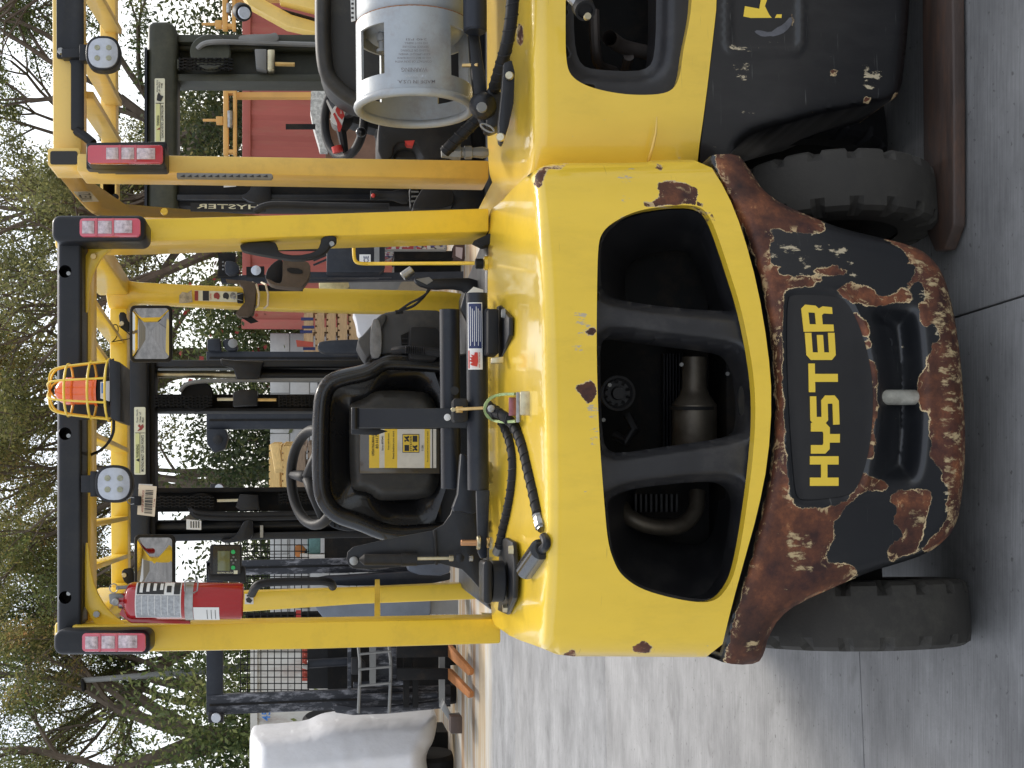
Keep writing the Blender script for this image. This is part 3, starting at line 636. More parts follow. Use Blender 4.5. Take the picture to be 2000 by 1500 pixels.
# ---- grille insert inside the yellow casting
gr1 = [(1172, 500), (1176, 470), (1195, 442), (1240, 420), (1300, 410), (1350, 408), (1380, 425), (1405, 480), (1428, 555), (1440, 595), (1436, 606), (1420, 609), (1300, 600), (1200, 585), (1180, 575), (1173, 555)]
gr2 = [(1172, 700), (1174, 670), (1188, 655), (1210, 651), (1300, 664), (1420, 678), (1444, 692), (1458, 730), (1465, 790), (1462, 832), (1452, 846), (1400, 858), (1300, 872), (1210, 886), (1188, 880), (1176, 860)]
gr3 = [(1186, 985), (1194, 970), (1230, 955), (1320, 944), (1400, 938), (1432, 942), (1450, 960), (1456, 985), (1446, 1060), (1434, 1118), (1420, 1146), (1400, 1166), (1370, 1172), (1310, 1162), (1250, 1144), (1218, 1120), (1204, 1098), (1192, 1060)]
grs = [chaikin(q, 2) for q in (gr1, gr2, gr3)]
def grf(px, py):
    Y = face1(px, py) + .042
    d = np.maximum.reduce([sdist(px, py, g_) for g_ in grs]); return Y + .03 * sstep((d + 22) / 24)
gri = sheet('grille', [(a, b) for a, b in hole1], grf, M['grille'], T1, holes=[gr1, gr2, gr3], step=6, skirt=lambda a, b: DV(.02), hskirt=.10, sm=1, hsm=2)
# slot in the grille under the middle opening
obj('grille_slot', MB().px(chaikin([(1443, 758), (1450, 752), (1455, 780), (1453, 808), (1446, 812), (1442, 790)], 1), 2.742, .01), M['dark'], gri)
# inner housing: dark box and funnels
hs = MB(); A = 3.16
hs.px([(1150, 380), (1500, 380), (1500, 1200), (1150, 1200)], A, .01)
obj('engine_bay_back', hs, M['dark'], T1)
for nm, poly in (('air_duct', gr1), ('air_duct', gr3)):
    c = (sum(p[0] for p in poly) / len(poly), sum(p[1] for p in poly) / len(poly)); P = chaikin(poly, 1); n = len(P)
    vs = [at(a, b_, 2.86) for a, b_ in P] + [at(c[0] + (a - c[0]) * .62, c[1] + (b_ - c[1]) * .62 + (40 if poly is gr1 else -60), 3.08) for a, b_ in P] 
    mb = MB().add(vs, [(i, (i + 1) % n, n + (i + 1) % n, n + i) for i in range(n)]); obj(nm, mb, M['grille'], T1)
mu = MB().lathe(at(1356, 892, 2.98), (at(1356, 692, 2.98) - at(1356, 892, 2.98)), [(0, .050), (.01, .054), (.125, .054), (.150, .036), (.165, .030), (.24, .030)], 28)
muff = obj('muffler', mu, M['muffler'], T1)
obj('clamp', MB().lathe(at(1352, 800, 2.98), (1, 0, 0), [(0, .056), (0, .0575), (.008, .0575), (.008, .056)], 28), M['dark'], muff)
pul = obj('pulley', MB().lathe(at(1205, 768, 2.96), (0, -1, 0), [(0, .042), (.012, .042), (.014, .036), (.006, .03), (.006, .016), (.018, .014)], 24), M['plastic'], T1)
for k in range(10):
    a = 2 * math.pi * k / 10; c = at(1205, 768, 2.945) + Vector((math.cos(a) * .024, 0, math.sin(a) * .024))
    obj('pulley_vane', MB().bar(c, c + Vector((math.cos(a) * .008, .003, math.sin(a) * .008)), .003, .006), M['dark'], pul)
for i, (px_, py_) in enumerate(((1190, 752), (1178, 820), (1420, 730), (1330, 712))):
    obj('bolt', MB().lathe(at(px_, py_, 2.93), (0, -1, 0), [(0, .005), (.006, .005)], 6), M['galv'], T1)
fin = MB()
for k in range(7): fin.pr(1296 + k * 6, 1298 + k * 6, 690, 880, 3.10, .03)
obj('radiator_fins', fin, M['plastic'], T1)
obj('hose_bend', MB().tube([at(1225, 810, 3.0), at(1240, 840, 2.98), at(1222, 862, 2.98), at(1200, 850, 3.0)], .012, 10), M['rubber2'], T1)
obj('exhaust_pipe', MB().tube(smooth3([at(1210, 985, 3.02), at(1225, 1010, 2.98), at(1270, 1030, 2.97), at(1330, 1030, 2.98), at(1360, 1000, 3.0), at(1362, 960, 3.02)], 2), .020, 12), M['muffler'], T1)
rb = MB()
for k in range(9): rb.pr(1240 + k * 10, 1244 + k * 10, 965, 1000, 3.02, .03)
obj('cooler_fins', rb, M['plastic'], T1)

# ---- steer tyres
def tyre(name, c, r, w, axis, parent, m, lugs=18, notch=.014, rim=.55):
    ax = Vector(axis).normalized(); u = Vector((0, 0, 1)); u = (u - ax * u.dot(ax)).normalized(); v_ = ax.cross(u); N = lugs * 8
    prof = [(-w * .5, r * .62, 0), (-w * .52, r * .80, 0), (-w * .5, r * .93, 1), (-w * .44, r * .985, 1), (-w * .30, r * .998, 2), (0, r, 0), (w * .30, r * .998, 2), (w * .44, r * .985, 1), (w * .5, r * .93, 1), (w * .52, r * .80, 0), (w * .5, r * .62, 0)]
    vs = []; fs = []
    for k in range(N):
        a = 2 * math.pi * k / N; inn = (k % 8) in (0, 1); e = u * math.cos(a) + v_ * math.sin(a)
        for t, rr, fl in prof:
            if fl == 1 and inn: rr -= notch; t *= .86
            vs.append(Vector(c) + ax * t + e * rr)
    m_ = len(prof)
    for k in range(N):
        for i in range(m_ - 1): fs.append((k * m_ + i, k * m_ + i + 1, ((k + 1) % N) * m_ + i + 1, ((k + 1) % N) * m_ + i))
    o = obj(name, MB().add(vs, fs), m, parent, smooth=20)
    obj('rim', MB().lathe(Vector(c) - ax * w * .46, ax, [(0, r * .64), (w * .1, r * .60), (w * .2, r * .3), (w * .72, r * .3), (w * .82, r * .60), (w * .92, r * .64)], 24), M['dark'], o)
    return o
tyre('tyre', (-.572, 3.05, .272), .272, .158, (1, .14, 0), T1, M['rubber'])
tyre('tyre', (.462, 3.22, .272), .272, .158, (1, .16, 0), T1, M['rubber'])
obj('steer_axle', MB().bar((-.50, 3.08, .26), (.40, 3.2, .26), .10, .11), M['dark'], T1, bevel=.01)

# ---- truck body under the seat, chassis and front wheels (mostly hidden)
bd = MB().px([(948, 440), (948, 1195), (1300, 1180), (1300, 460)], 3.36, .0, Vector((-.11, 1.05, -.04)))
obj('engine_hood', bd, M['black'], T1, bevel=.03, seg=3)
obj('chassis', MB().box((-.2, 4.0, .38), (.86, 1.3, .42)), M['black'], T1, bevel=.02)
obj('floor_plate', MB().box((-.24, 4.45, .62), (.86, .62, .04)), M['plastic'], T1)
obj('dashboard', MB().box((-.26, 4.66, .86), (.8, .10, .42)), M['plastic'], T1, bevel=.02)
for x in (-.70, .28): tyre('front_tyre', (x, 4.62 + .1 * x, .33), .33, .2, (1, .1, 0), T1, M['rubber'])

# ---- overhead guard
def Yleg(p): return 3.10 + .18 * (p - 165) / 790.0
guard = obj('rear_guard_leg', MB().px([(140, 429), (140, 474), (280, 472), (600, 462), (955, 453), (955, 406), (600, 418), (280, 427)], lambda p: Yleg(p) + .03, .16), M['yellow'], T1, bevel=.006)
obj('rear_guard_leg', MB().px([(140, 1221), (140, 1273), (290, 1273), (600, 1268), (978, 1257), (978, 1208), (600, 1215), (290, 1220)], lambda p: Yleg(p) - .03, .15), M['yellow'], T1, bevel=.006)
obj('leg_foot', MB().px([(925, 470), (958, 455), (972, 458), (966, 474), (945, 480)], 3.30, .05), M['rubber2'], T1, bevel=.003)
gb = obj('guard_rear_beam', MB().pr(120, 177, 455, 1240, 3.16, .09), M['yellow'], T1, bevel=.006)
cv = MB(); P = [(112, 458), (112, 1236), (161, 1236), (161, 458)]
hc = [[(127 + 12.5 * math.cos(k * math.pi / 12), y + 12.5 * math.sin(k * math.pi / 12)) for k in range(24)] for y in (530, 847, 1167)]
def cvf(x, y):
    d = np.minimum(np.minimum(x - 112, 162 - x), 60); k = np.clip(1 - d / 7, 0, 1); return 3.08 + .02 * (1 - np.sqrt(np.clip(1 - k * k, 0, 1)))
cov = sheet('beam_cover', P, cvf, M['black'], T1, holes=hc, step=3.5, skirt=lambda a, b: DV(.08), hskirt=.045, sm=0, hsm=0)
for y in (530, 847, 1167):
    obj('hole_bottom', MB().lathe(at(127, y, 3.125), (0, 1, 0), [(0, .017), (.002, .017)], 22), M['dark'], cov)
    obj('bolt', MB().lathe(at(134, y + (4 if y < 1000 else -8), 3.10), (0, -1, 0), [(0, .005), (.002, .005)], 8), M['steel'], cov)
gus = chaikin([(165, 466), (252, 470), (225, 480), (200, 500), (183, 530), (174, 565), (172, 610), (165, 610)], 1)
gg = obj('corner_gusset', MB().px(gus, 3.13, .012), M['yellow'], T1, bevel=.002)
obj('bolt', MB().lathe(at(183, 501, 3.125), (0, -1, 0), [(0, .007), (.006, .007)], 6), M['brass'], gg)
gus = chaikin([(165, 1226), (262, 1226), (232, 1210), (205, 1185), (186, 1150), (176, 1110), (172, 1060), (165, 1060)], 1)
gg = obj('corner_gusset', MB().px(gus, 3.11, .012), M['yellow'], T1, bevel=.002)
obj('bolt', MB().lathe(at(189, 1199, 3.105), (0, -1, 0), [(0, .008), (.006, .008)], 6), M['steel'], gg)
# sides and front of the guard
obj('guard_side_beam', MB().bar(at(150, 462, 3.22), at(222, 560, 4.45), .06, .10), M['yellow'], T1, bevel=.008)
obj('guard_side_beam', MB().bar(at(150, 1240, 3.12), at(222, 1165, 4.30), .06, .10), M['yellow'], T1, bevel=.008)
fl = chaikin([(198, 525), (214, 530), (236, 543), (262, 550), (300, 552), (420, 558), (600, 562), (958, 570), (958, 612), (600, 605), (420, 597), (330, 592), (268, 588), (254, 594), (250, 606), (212, 606), (208, 585)], 1)
obj('front_guard_leg', MB().px(fl, 4.42, .08), M['yellow'], T1, bevel=.008)
sidep = [(205, 515), (225, 530), (260, 543), (420, 548), (700, 556), (958, 560), (958, 573), (700, 569), (420, 561), (262, 553), (230, 545), (205, 528)]
fl2 = [(215, 1140), (250, 1140), (262, 1160), (300, 1163), (480, 1155), (700, 1148), (945, 1137), (945, 1170), (700, 1180), (480, 1195), (300, 1200), (235, 1196)]
obj('front_guard_leg', MB().px(fl2, 4.30, .08), M['yellow'], T1, bevel=.008)
obj('guard_front_beam', MB().px([(214, 602), (217, 1145), (251, 1145), (248, 602)], 4.37, .06), M['yellow'], T1, bevel=.006)
for a, b_ in (((168, 588), (228, 668)), ((168, 668), (228, 745)), ((168, 762), (228, 812)), ((170, 850), (238, 880)), ((170, 940), (236, 948)), ((170, 1024), (238, 1012)), ((170, 1108), (238, 1086))):
    obj('guard_bar', MB().bar(at(a[0], a[1], 3.24), at(b_[0], b_[1], 4.40), .014, .045), M['yellow'], T1, bevel=.002)
# lower stay bars between the legs
obj('guard_stay', MB().bar(at(737, 1135, 4.30), at(737, 1225, 3.28), .012, .016), M['yellow'], T1)

# ---- tail lamps
def tail(nm, hous, lens, sq, Y, parent, lensm, arched=True):
    h = obj(nm, MB().px(hous, Y, .10), M['black'], parent, bevel=.012, seg=3)
    l = obj('lens', MB().px(lens, Y - .012, .014), lensm, h, bevel=.004)
    for (x0, x1, y0, y1) in sq:
        obj('reflector', MB().pr(x0, x1, y0, y1, Y - .0145, .004), M['clearlens'], h, bevel=.0012)
        n = 3 if x1 - x0 > 27 else 2
    for i in range(len(sq) - 1):
        xm = (sq[i][1] + sq[i + 1][0]) / 2; obj('lens_divider', MB().pr(xm - 2, xm + 2, sq[0][2] - 5, sq[0][3] + 5, Y - .014, .003), M['redlens'], h)
    return h
tail('tail_lamp', rrect(100, 285, 419, 471, 16, 5), rrect(155, 274, 426, 462, 7, 3), [(160, 184, 431, 456), (191, 218, 431, 456), (223, 258, 430, 455)], 3.03, T1, M['pinklens'])
tail('tail_lamp', rrect(104, 293, 1231, 1279, 16, 5), rrect(160, 284, 1237, 1273, 7, 3), [(166, 191, 1243, 1268), (198, 224, 1242, 1267), (231, 268, 1241, 1266)], 2.99, T1, M['pinklens'])

# ---- beacon in its wire cage, hung off the rear beam
BY = 2.98
bc = thing('beacon', at(232, 760, BY), 'orange beacon inside a yellow wire cage on the rear guard beam', 'beacon')
obj('mount_plate', MB().px([(212, 700), (236, 708), (236, 824), (216, 818)], BY - .06, .14), M['black'], bc, bevel=.003)
obj('hanger_arm', MB().px([(150, 716), (160, 716), (222, 700), (228, 815), (165, 820), (150, 820)], 3.062, .006), M['black'], bc)
obj('beacon_base', MB().lathe(at(216, 764, BY), at(110, 764, BY) - at(216, 764, BY), [(0, .034), (.022, .034), (.026, .030)], 24), M['dark'], bc)
obj('beacon_lens', MB().lathe(at(192, 764, BY), at(110, 764, BY) - at(192, 764, BY), [(0, .034), (.006, .034), (.008, .030), (.05, .030), (.052, .032), (.068, .031), (.082, .024), (.091, .012), (.094, .003)], 28), M['orange'], bc)
lbl = obj('beacon_label', MB().px([(196, 746), (196, 778), (214, 784), (214, 744)], BY - .036, .002), M['white'], bc)
obj('label_panel', MB().px([(198, 748), (198, 768), (205, 768), (205, 748)], BY - .0375, .001), M['blueprint'], lbl)
cage = MB(); C0 = at(214, 762, BY); upd = (at(100, 762, BY) - at(214, 762, BY)); LH = upd.length; ud = upd.normalized()
for k in range(8):
    a = 2 * math.pi * (k + .5) / 8; e = Vector((math.cos(a), math.sin(a), 0)); rb_, rt = .070, .054
    cage.tube(smooth3([C0 + e * rb_, C0 + ud * LH * .5 + e * (rb_ + rt) / 2, C0 + ud * LH * .9 + e * rt, C0 + ud * (LH * 1.02) + e * rt * .72, C0 + ud * LH * 1.03 + e * .0], 2), .0024, 6)
for h_, rr in ((0.0, .070), (.30, .0655), (.70, .0585)):
    cage.tube([C0 + ud * LH * h_ + Vector((math.cos(2 * math.pi * k / 24), math.sin(2 * math.pi * k / 24), 0)) * rr for k in range(24)], .0028, 6, closed=True)
obj('wire_cage', cage, M['yellow'], bc)
obj('beacon_cable', MB().tube(smooth3([at(222, 818, BY + .02), at(222, 850, BY + .04), at(200, 880, 3.1), at(170, 890, 3.2), at(176, 920, 3.2), at(190, 930, 3.16)], 3), .0035, 6), M['rubber2'], T1)

# ---- work lamp
M['led'] = mat('led_chip', (.32, .32, .22), .4, var=.3, vs=90)
def worklamp(px_, py_, Y, r, label, group=None, bracket=None):
    W = thing('work_lamp', at(px_, py_, Y), label, 'lamp', 'square LED work lamps')
    sc_ = ppm(Y)
    sq = lambda k: [(px_ + k * r * math.copysign(abs(math.cos(t)) ** .78, math.cos(t)), py_ + k * r * math.copysign(abs(math.sin(t)) ** .78, math.sin(t))) for t in [2 * math.pi * i / 36 for i in range(36)]]
    hb = obj('housing', MB().px(sq(1.0), Y, .035), M['black'], W, bevel=.004, seg=3)
    obj('lens', MB().px(sq(.86), Y - .003, .006), M['lamp'], W, bevel=.002)
    for a in (-1, 1):
        for c in (-1, 1): obj('led', MB().lathe(at(px_ + a * r * .33, py_ + c * r * .30, Y - .0035), (0, -1, 0), [(0, .007), (.0015, .0065)], 12), M['led'], W)
    br = MB()
    for px0, px1, y0, y1, yy in bracket: br.pr(px0, px1, y0, y1, yy, .03)
    obj('bracket', br, M['black'], W, bevel=.002)
    return W
worklamp(222, 945, 3.03, 37, 'round-cornered white LED work lamp under the middle of the nearest black guard beam', bracket=[(158, 192, 928, 962, 3.05), (176, 190, 920, 970, 3.04)])
# ---- mast of the main truck
YM = 4.95
obj('mast_crosshead', MB().px([(250, 700), (251, 1062), (292, 1060), (290, 702)], YM - .05, .07), M['black'], T1, bevel=.012, seg=3)
obj('mast_crosshead_flange', MB().px([(290, 704), (292, 1058), (303, 1057), (302, 706)], YM - .02, .10), M['dark'], T1, bevel=.003)
# right-hand channel group
r1 = MB().px([(300, 703), (300, 716), (900, 716), (900, 703)], YM, .14).px([(300, 716), (300, 722), (900, 722), (900, 716)], YM + .10, .02)
obj('mast_channel', r1, M['black'], T1, bevel=.003)
obj('lift_cylinder', MB().cyl(at(304, 731, YM + .07), at(640, 733, YM + .07), .014, 14), M['zinc'], T1)
obj('lift_cylinder_barrel', MB().cyl(at(470, 733, YM + .07), at(900, 736, YM + .07), .026, 16), M['black'], T1)
obj('inner_channel', MB().px([(300, 770), (300, 802), (900, 802), (900, 770)], YM + .09, .06).px([(300, 797), (300, 803), (900, 803), (900, 797)], YM, .14), M['dark'], T1, bevel=.002)
hb = obj('hose_pulley', MB().lathe(at(386, 775, YM + .03), (.25, -1, 0), [(0, .055), (.006, .060), (.012, .050), (.02, .050), (.026, .060), (.03, .055)], 28), M['dark'], T1)
obj('mast_hose', MB().tube(smooth3([at(352, 764, YM), at(362, 750, YM - .01), at(385, 745, YM - .02), at(430, 743, YM - .02), at(640, 742, YM), at(880, 742, YM)], 3), .0085, 8), M['galv'], T1)
def chain(parent, x0, x1, y, Y, w=.045, pitch=7.4):
    n = int((x1 - x0) / pitch)
    for i in range(n):
        a = x0 + i * pitch; mb = MB(); W_ = w
        for k in range(4):
            dx = (k - 1.5) * W_ / 4.2 + (.003 if i % 2 else 0); c = at(a + pitch / 2, y, Y) + Vector((dx, 0, 0)); mb.box(c, (.004, .014, pitch / ppm(Y) * 1.25))
        mb.cyl(at(a + 1, y, Y) - Vector((W_ / 2, 0, 0)), at(a + 1, y, Y) + Vector((W_ / 2, 0, 0)), .0035, 6)
        obj('chain_link', mb, M['dark'], parent, smooth=0)
ch = obj('lift_chain', MB().pr(300, 304, 772, 796, YM, .02), M['dark'], T1)
chain(ch, 302, 420, 784, YM - .03)
chain(ch, 545, 625, 783, YM)
obj('chain_anchor', MB().px([(455, 766), (455, 794), (503, 792), (503, 762), (470, 760)], YM - .03, .06), M['black'], ch, bevel=.004)
obj('chain_anchor_bolt', MB().cyl(at(424, 780, YM - .02), at(456, 780, YM - .02), .006, 10), M['zinc'], ch)
obj('chain_rod', MB().cyl(at(503, 781, YM - .01), at(540, 781, YM - .01), .007, 8), M['brass'], ch)
obj('rail_bracket', MB().px([(456, 703), (430, 700), (432, 712), (455, 718), (462, 740), (505, 740), (512, 716), (516, 706)], YM - .03, .05), M['black'], T1, bevel=.006)
# left-hand channel group
obj('inner_channel', MB().px([(300, 953), (300, 962), (900, 958), (900, 949)], YM, .14).px([(300, 962), (300, 1000), (900, 996), (900, 958)], YM + .10, .04), M['dark'], T1, bevel=.002)
ch = obj('lift_chain', MB().pr(300, 304, 966, 990, YM, .02), M['dark'], T1)
chain(ch, 306, 420, 980, YM - .03)
chain(ch, 545, 625, 974, YM)
obj('chain_anchor', MB().px([(468, 965), (505, 967), (506, 996), (470, 998), (460, 990)], YM - .03, .06), M['black'], ch, bevel=.004)
obj('chain_anchor_bolt', MB().cyl(at(424, 978, YM - .02), at(468, 977, YM - .02), .006, 10), M['zinc'], ch)
for q, rr in ((1003, .010), (1011, .010)):
    obj('mast_hose', MB().tube(smooth3([at(372, 990, YM - .02), at(378, q - 4, YM - .03), at(400, q, YM - .03), at(470, q + 2, YM - .03), at(640, q - 2, YM - .02), at(880, q - 4, YM)], 3), rr, 8), M['plastic'], T1)
obj('hose_pulley', MB().lathe(at(395, 984, YM + .03), (-.2, -1, 0), [(0, .045), (.006, .050), (.012, .04), (.02, .04), (.026, .050), (.03, .045)], 28), M['dark'], T1)
obj('mast_channel', MB().px([(300, 1044), (300, 1058), (900, 1046), (900, 1032)], YM, .14).px([(300, 1016), (300, 1046), (900, 1034), (900, 1008)], YM + .1, .03), M['black'], T1, bevel=.003)
obj('lift_cylinder_barrel', MB().cyl(at(304, 1030, YM + .06), at(900, 1020, YM + .06), .024, 16), M['black'], T1)
obj('rail_bracket', MB().px(chaikin([(426, 1054), (455, 1052), (470, 1030), (478, 1015), (494, 1015), (496, 1052), (466, 1058), (440, 1062)], 1), YM - .04, .05), M['black'], T1, bevel=.004)
obj('rail_stop', MB().pr(508, 514, 1026, 1050, YM - .02, .03), M['steel'], T1)
st = obj('data_sticker', MB().px([(364, 1014), (364, 1034), (393, 1035), (393, 1017)], YM - .045, .002), M['white'], T1)
for i in range(4): obj('sticker_line', MB().pr(372 + i * 5, 374 + i * 5, 1018, 1031, YM - .047, .0005), M['ink'], st)
# warning sticker on the crosshead
wl = obj('warning_label', MB().px(rrect(262, 284, 795, 927, 2, 2), YM - .055, .003), M['cream'], T1)
obj('label_field', MB().pr(264.5, 272.5, 846, 924, YM - .0565, .001), M['paleyel'], wl)
obj('label_rule', MB().pr(272.6, 273.4, 846, 924, YM - .0568, .001).pr(264, 283, 845, 846, YM - .0568, .001), M['ink'], wl)
text_px('label_text', 'WARNING', (271.5, 894), (271.5, 868), (265.5, 894), YM - .058, M['ink'], wl)
obj('label_triangle', MB().px([(271.5, 902), (271.5, 895), (265.2, 898.5)], YM - .058, .001), M['ink'], wl)
text_px('label_text', 'MOVING MAST CRUSH POINTS', (281, 921), (281, 850), (275.5, 921), YM - .058, M['ink'], wl)
for i, s in enumerate(('Keep Hands', 'Clear of', 'Mast')):
    text_px('label_text', s, (270 + i * 5.4, 825), (270 + i * 5.4, 825 - 2.5 * len(s)), (266 + i * 5.4, 825), YM - .058, M['ink'], wl)
obj('label_picture', MB().px([(268, 842), (276, 840), (281, 834), (279, 828), (274, 832), (272, 828), (269, 832), (273, 836)], YM - .058, .001), M['redprint2'], wl)

# ---- seat seen from behind
YS = 3.95
outer = chaikin([(868, 712), (770, 705), (745, 708), (720, 728), (655, 740), (634, 760), (627, 800), (626, 940), (632, 975), (655, 1005), (705, 1020), (745, 1038), (785, 1044), (868, 1036)], 2, closed=False)
seat = obj('seat_back', MB().px(outer[::1], YS + .06, .10), M['gloss'], T1, bevel=.01)
obj('seat_rim', MB().tube([at(a, b_, YS) for a, b_ in outer], .027, 14), M['gloss'], T1, smooth=180)
shell = chaikin([(870, 722), (760, 722), (735, 745), (722, 775), (660, 765), (645, 790), (640, 870), (645, 965), (665, 990), (715, 965), (735, 1000), (765, 1022), (870, 1020)], 2)
def shf(x, y):
    d = sdist(x, y, shell); return YS + .012 + .045 * sstep((d + 10) / 70) + 0 * x
sheet('seat_shell', [(872, 714), (760, 714), (730, 736), (650, 752), (636, 790), (634, 870), (638, 970), (660, 1000), (715, 1012), (765, 1034), (872, 1030)], shf, M['gloss'], T1, step=9, skirt=lambda a, b: DV(.02), sm=1)
pad = [(682, 800), (684, 790), (692, 785), (712, 778), (728, 766), (750, 762), (820, 764), (842, 772), (855, 800), (860, 840), (860, 930), (852, 958), (835, 974), (750, 978), (735, 974), (722, 962), (692, 957), (684, 945)]
padc = chaikin(pad, 1)
def pdf(x, y): d = sdist(x, y, padc); return YS - .005 - .035 * sstep(d / 16) + 0 * x
sheet('seat_pad', pad, pdf, M['vinyl'], T1, step=7, skirt=lambda a, b: DV(.04), sm=1)
YP = YS - .05
pk = obj('document_pocket', MB().px([(702, 838), (702, 925), (859, 925), (859, 838)], YP, .012), mat('smoky_plastic_pocket', (.06, .05, .035), .2, 0, .6, var=.2, vs=10), T1, bevel=.003)
for a, b_, mm in ((721, 741, 'paperyel'), (741, 751, 'paper'), (751, 776, 'paperyel'), (776, 829, 'paper'), (829, 840, 'paperyel'), (840, 844, 'paper')):
    obj('booklet_stripe', MB().pr(a, b_, 838, 914, YP - .003, .002), M[mm], pk)
obj('booklet_sheet', MB().pr(846, 852, 838, 914, YP - .003, .002), M['paper'], pk)
text_px('booklet_text', 'OPERATING MANUAL', (731, 890), (731, 846), (726, 890), YP - .0045, M['ink'], pk)
text_px('booklet_text', '83 H173', (739, 876), (739, 846), (733.5, 876), YP - .0045, M['ink'], pk)
text_px('booklet_text', 'form 897040', (749, 880), (749, 852), (745, 880), YP - .0045, M['ink'], pk)
text_px('booklet_text', 'Keep with lift truck', (761, 878), (761, 846), (757, 878), YP - .0045, M['ink'], pk)
text_px('booklet_text', 'Read before you start', (771, 896), (771, 842), (766.5, 896), YP - .0045, M['ink'], pk)
text_px('booklet_text', 'For parts and service call your dealer', (837, 902), (837, 842), (834, 902), YP - .0045, M['ink'], pk)
text_px('booklet_text', '1158', (827, 880), (827, 870), (823, 880), YP - .0045, M['ink'], pk)
lg = obj('booklet_logo', MB().pr(786, 819, 848, 884, YP - .004, .001), M['ink'], pk)
obj('logo_field', MB().pr(787.2, 817.8, 849.2, 882.8, YP - .0048, .001), M['yelprint'], lg)
for q in ((806, 815, 851, 863), (790, 799, 869, 881)): obj('logo_block', MB().pr(*q, YP - .0055, .001), M['ink'], lg)
for (x0, y0) in ((790, 851), (806, 869)):
    obj('logo_mark', MB().px([(x0, y0), (x0, y0 + 4), (x0 + 4.5, y0 + 8), (x0, y0 + 8), (x0, y0 + 12), (x0 + 2.5, y0 + 12), (x0 + 2.5, y0 + 9.5), (x0 + 9, y0 + 12), (x0 + 9, y0 + 8), (x0 + 6, y0 + 6), (x0 + 9, y0 + 4), (x0 + 9, y0), (x0 + 2.5, y0 + 2.5)], YP - .0055, .001), M['ink'], lg)
text_px('logo_text', 'HYSTER', (804.5, 881), (804.5, 851), (800.5, 881), YP - .0057, M['ink'], lg)
for (a, b_) in ((778, 716), (780, 1019)):
    obj('seat_screw', MB().lathe(at(a, b_ + (14 if b_ < 800 else -8), YS + .045), (0, -1, 0), [(0, .006), (.004, .005)], 10), M['dark'], T1)
obj('seat_base', MB().px([(850, 700), (850, 1040), (955, 1060), (955, 680)], YS + .06, .4), M['plastic'], T1, bevel=.02)

# ---- steering wheel on its column
wc = at(614, 932, 4.32); wn_ = Vector((.02, -.50, .86)).normalized(); wu = wn_.orthogonal().normalized(); wv = wn_.cross(wu); WR = .158
sw = obj('steering_wheel', MB().tube([wc + (wu * math.cos(2 * math.pi * k / 40) + wv * math.sin(2 * math.pi * k / 40)) * WR for k in range(40)], .0175, 12, closed=True), M['plastic'], T1, smooth=180)
for a in (90, 205, 335):
    ar = math.radians(a); 
    xd = Vector((1, 0, 0)); xd = (xd - wn_ * xd.dot(wn_)).normalized(); yd = wn_.cross(xd)
    if yd.z < 0: yd = -yd
    e = xd * math.cos(ar) + yd * math.sin(ar)
    obj('spoke', MB().tube([wc - wn_ * -.02, wc + e * .06 - wn_ * -.015, wc + e * WR * .97], [.024, .020, .014], 8), M['plastic'], sw, smooth=180)
obj('hub', MB().lathe(wc + wn_ * -.01, -wn_ if wn_.y > 0 else wn_, [(-.02, .03), (.0, .045), (.02, .043), (.032, .032), (.036, .012)], 24), M['plastic'], sw)
obj('steering_column', MB().tube([wc - wn_ * .03, wc - wn_ * .40], .03, 12), M['plastic'], T1)

# ---- hydraulic lever console on the right of the seat
def lump(name, pts, Y, d, m, bev=.015, parent=T1): return obj(name, MB().px(chaikin(pts, 1), Y, d), m, parent, bevel=bev, seg=3)
arm = lump('lever_console', [(742, 612), (788, 604), (880, 606), (882, 700), (812, 700), (772, 698), (745, 700), (735, 665), (730, 630)], 3.95, .22, M['grey_arm'], .02)
lump('console_shroud', [(698, 662), (712, 652), (742, 612), (760, 615), (736, 660), (722, 700), (714, 696), (700, 672)], 3.93, .2, M['grey_arm'], .01)
obj('palm_rest', MB().px(chaikin([(724, 640), (730, 620), (742, 625), (747, 660), (744, 700), (724, 699), (722, 670)], 1), 3.925, .05), mat('worn_grey_padding', (.20, .20, .20), .75, var=.25, vs=40, bump=.4, bs=200), T1, bevel=.008)
lump('console_box', [(800, 642), (806, 637), (866, 640), (866, 702), (804, 702), (800, 695)], 3.86, .12, M['plastic'], .01)
obj('console_vent', MB().px([(783, 655), (798, 648), (800, 690), (786, 688)], 3.935, .01), M['dark'], T1)
for i in range(3): obj('vent_rib', MB().pr(785, 799, 660 + i * 9, 662 + i * 9, 3.93, .008), M['plastic'], T1)
obj('corrugated_hose', MB().tube(smooth3([at(768, 685, 3.86), at(790, 682, 3.83), at(820, 684, 3.82), at(860, 690, 3.8)], 3), .012, 10), M['rubber2'], T1)
for k in range(16):
    p = at(792 + k * 4.3, 683 + k * .35, 3.815); obj('hose_ridge', MB().lathe(p, (0, -.05, -1), [(0, .0125), (.002, .0138), (.004, .0125)], 10), M['rubber2'], T1)
obj('lever_cable', MB().tube(smooth3([at(778, 608, 3.8), at(800, 592, 3.78), at(818, 584, 3.76), at(836, 572, 3.75), at(846, 552, 3.75), at(850, 548, 3.75)], 3), .004, 6), M['rubber2'], T1)
obj('lever_cable', MB().tube(smooth3([at(780, 606, 3.8), at(806, 600, 3.78), at(826, 582, 3.76), at(838, 566, 3.75), at(832, 558, 3.75)], 3), .004, 6), M['rubber2'], T1)
obj('cable_plug', MB().px([(772, 606), (773, 612), (788, 610), (787, 603)], 3.90, .02), M['rubber2'], T1)
obj('foot_pedal', MB().px(chaikin([(640, 1018), (690, 1014), (704, 1030), (690, 1038), (665, 1036), (645, 1028)], 1), 4.35, .02), M['navy'], T1, bevel=.003)
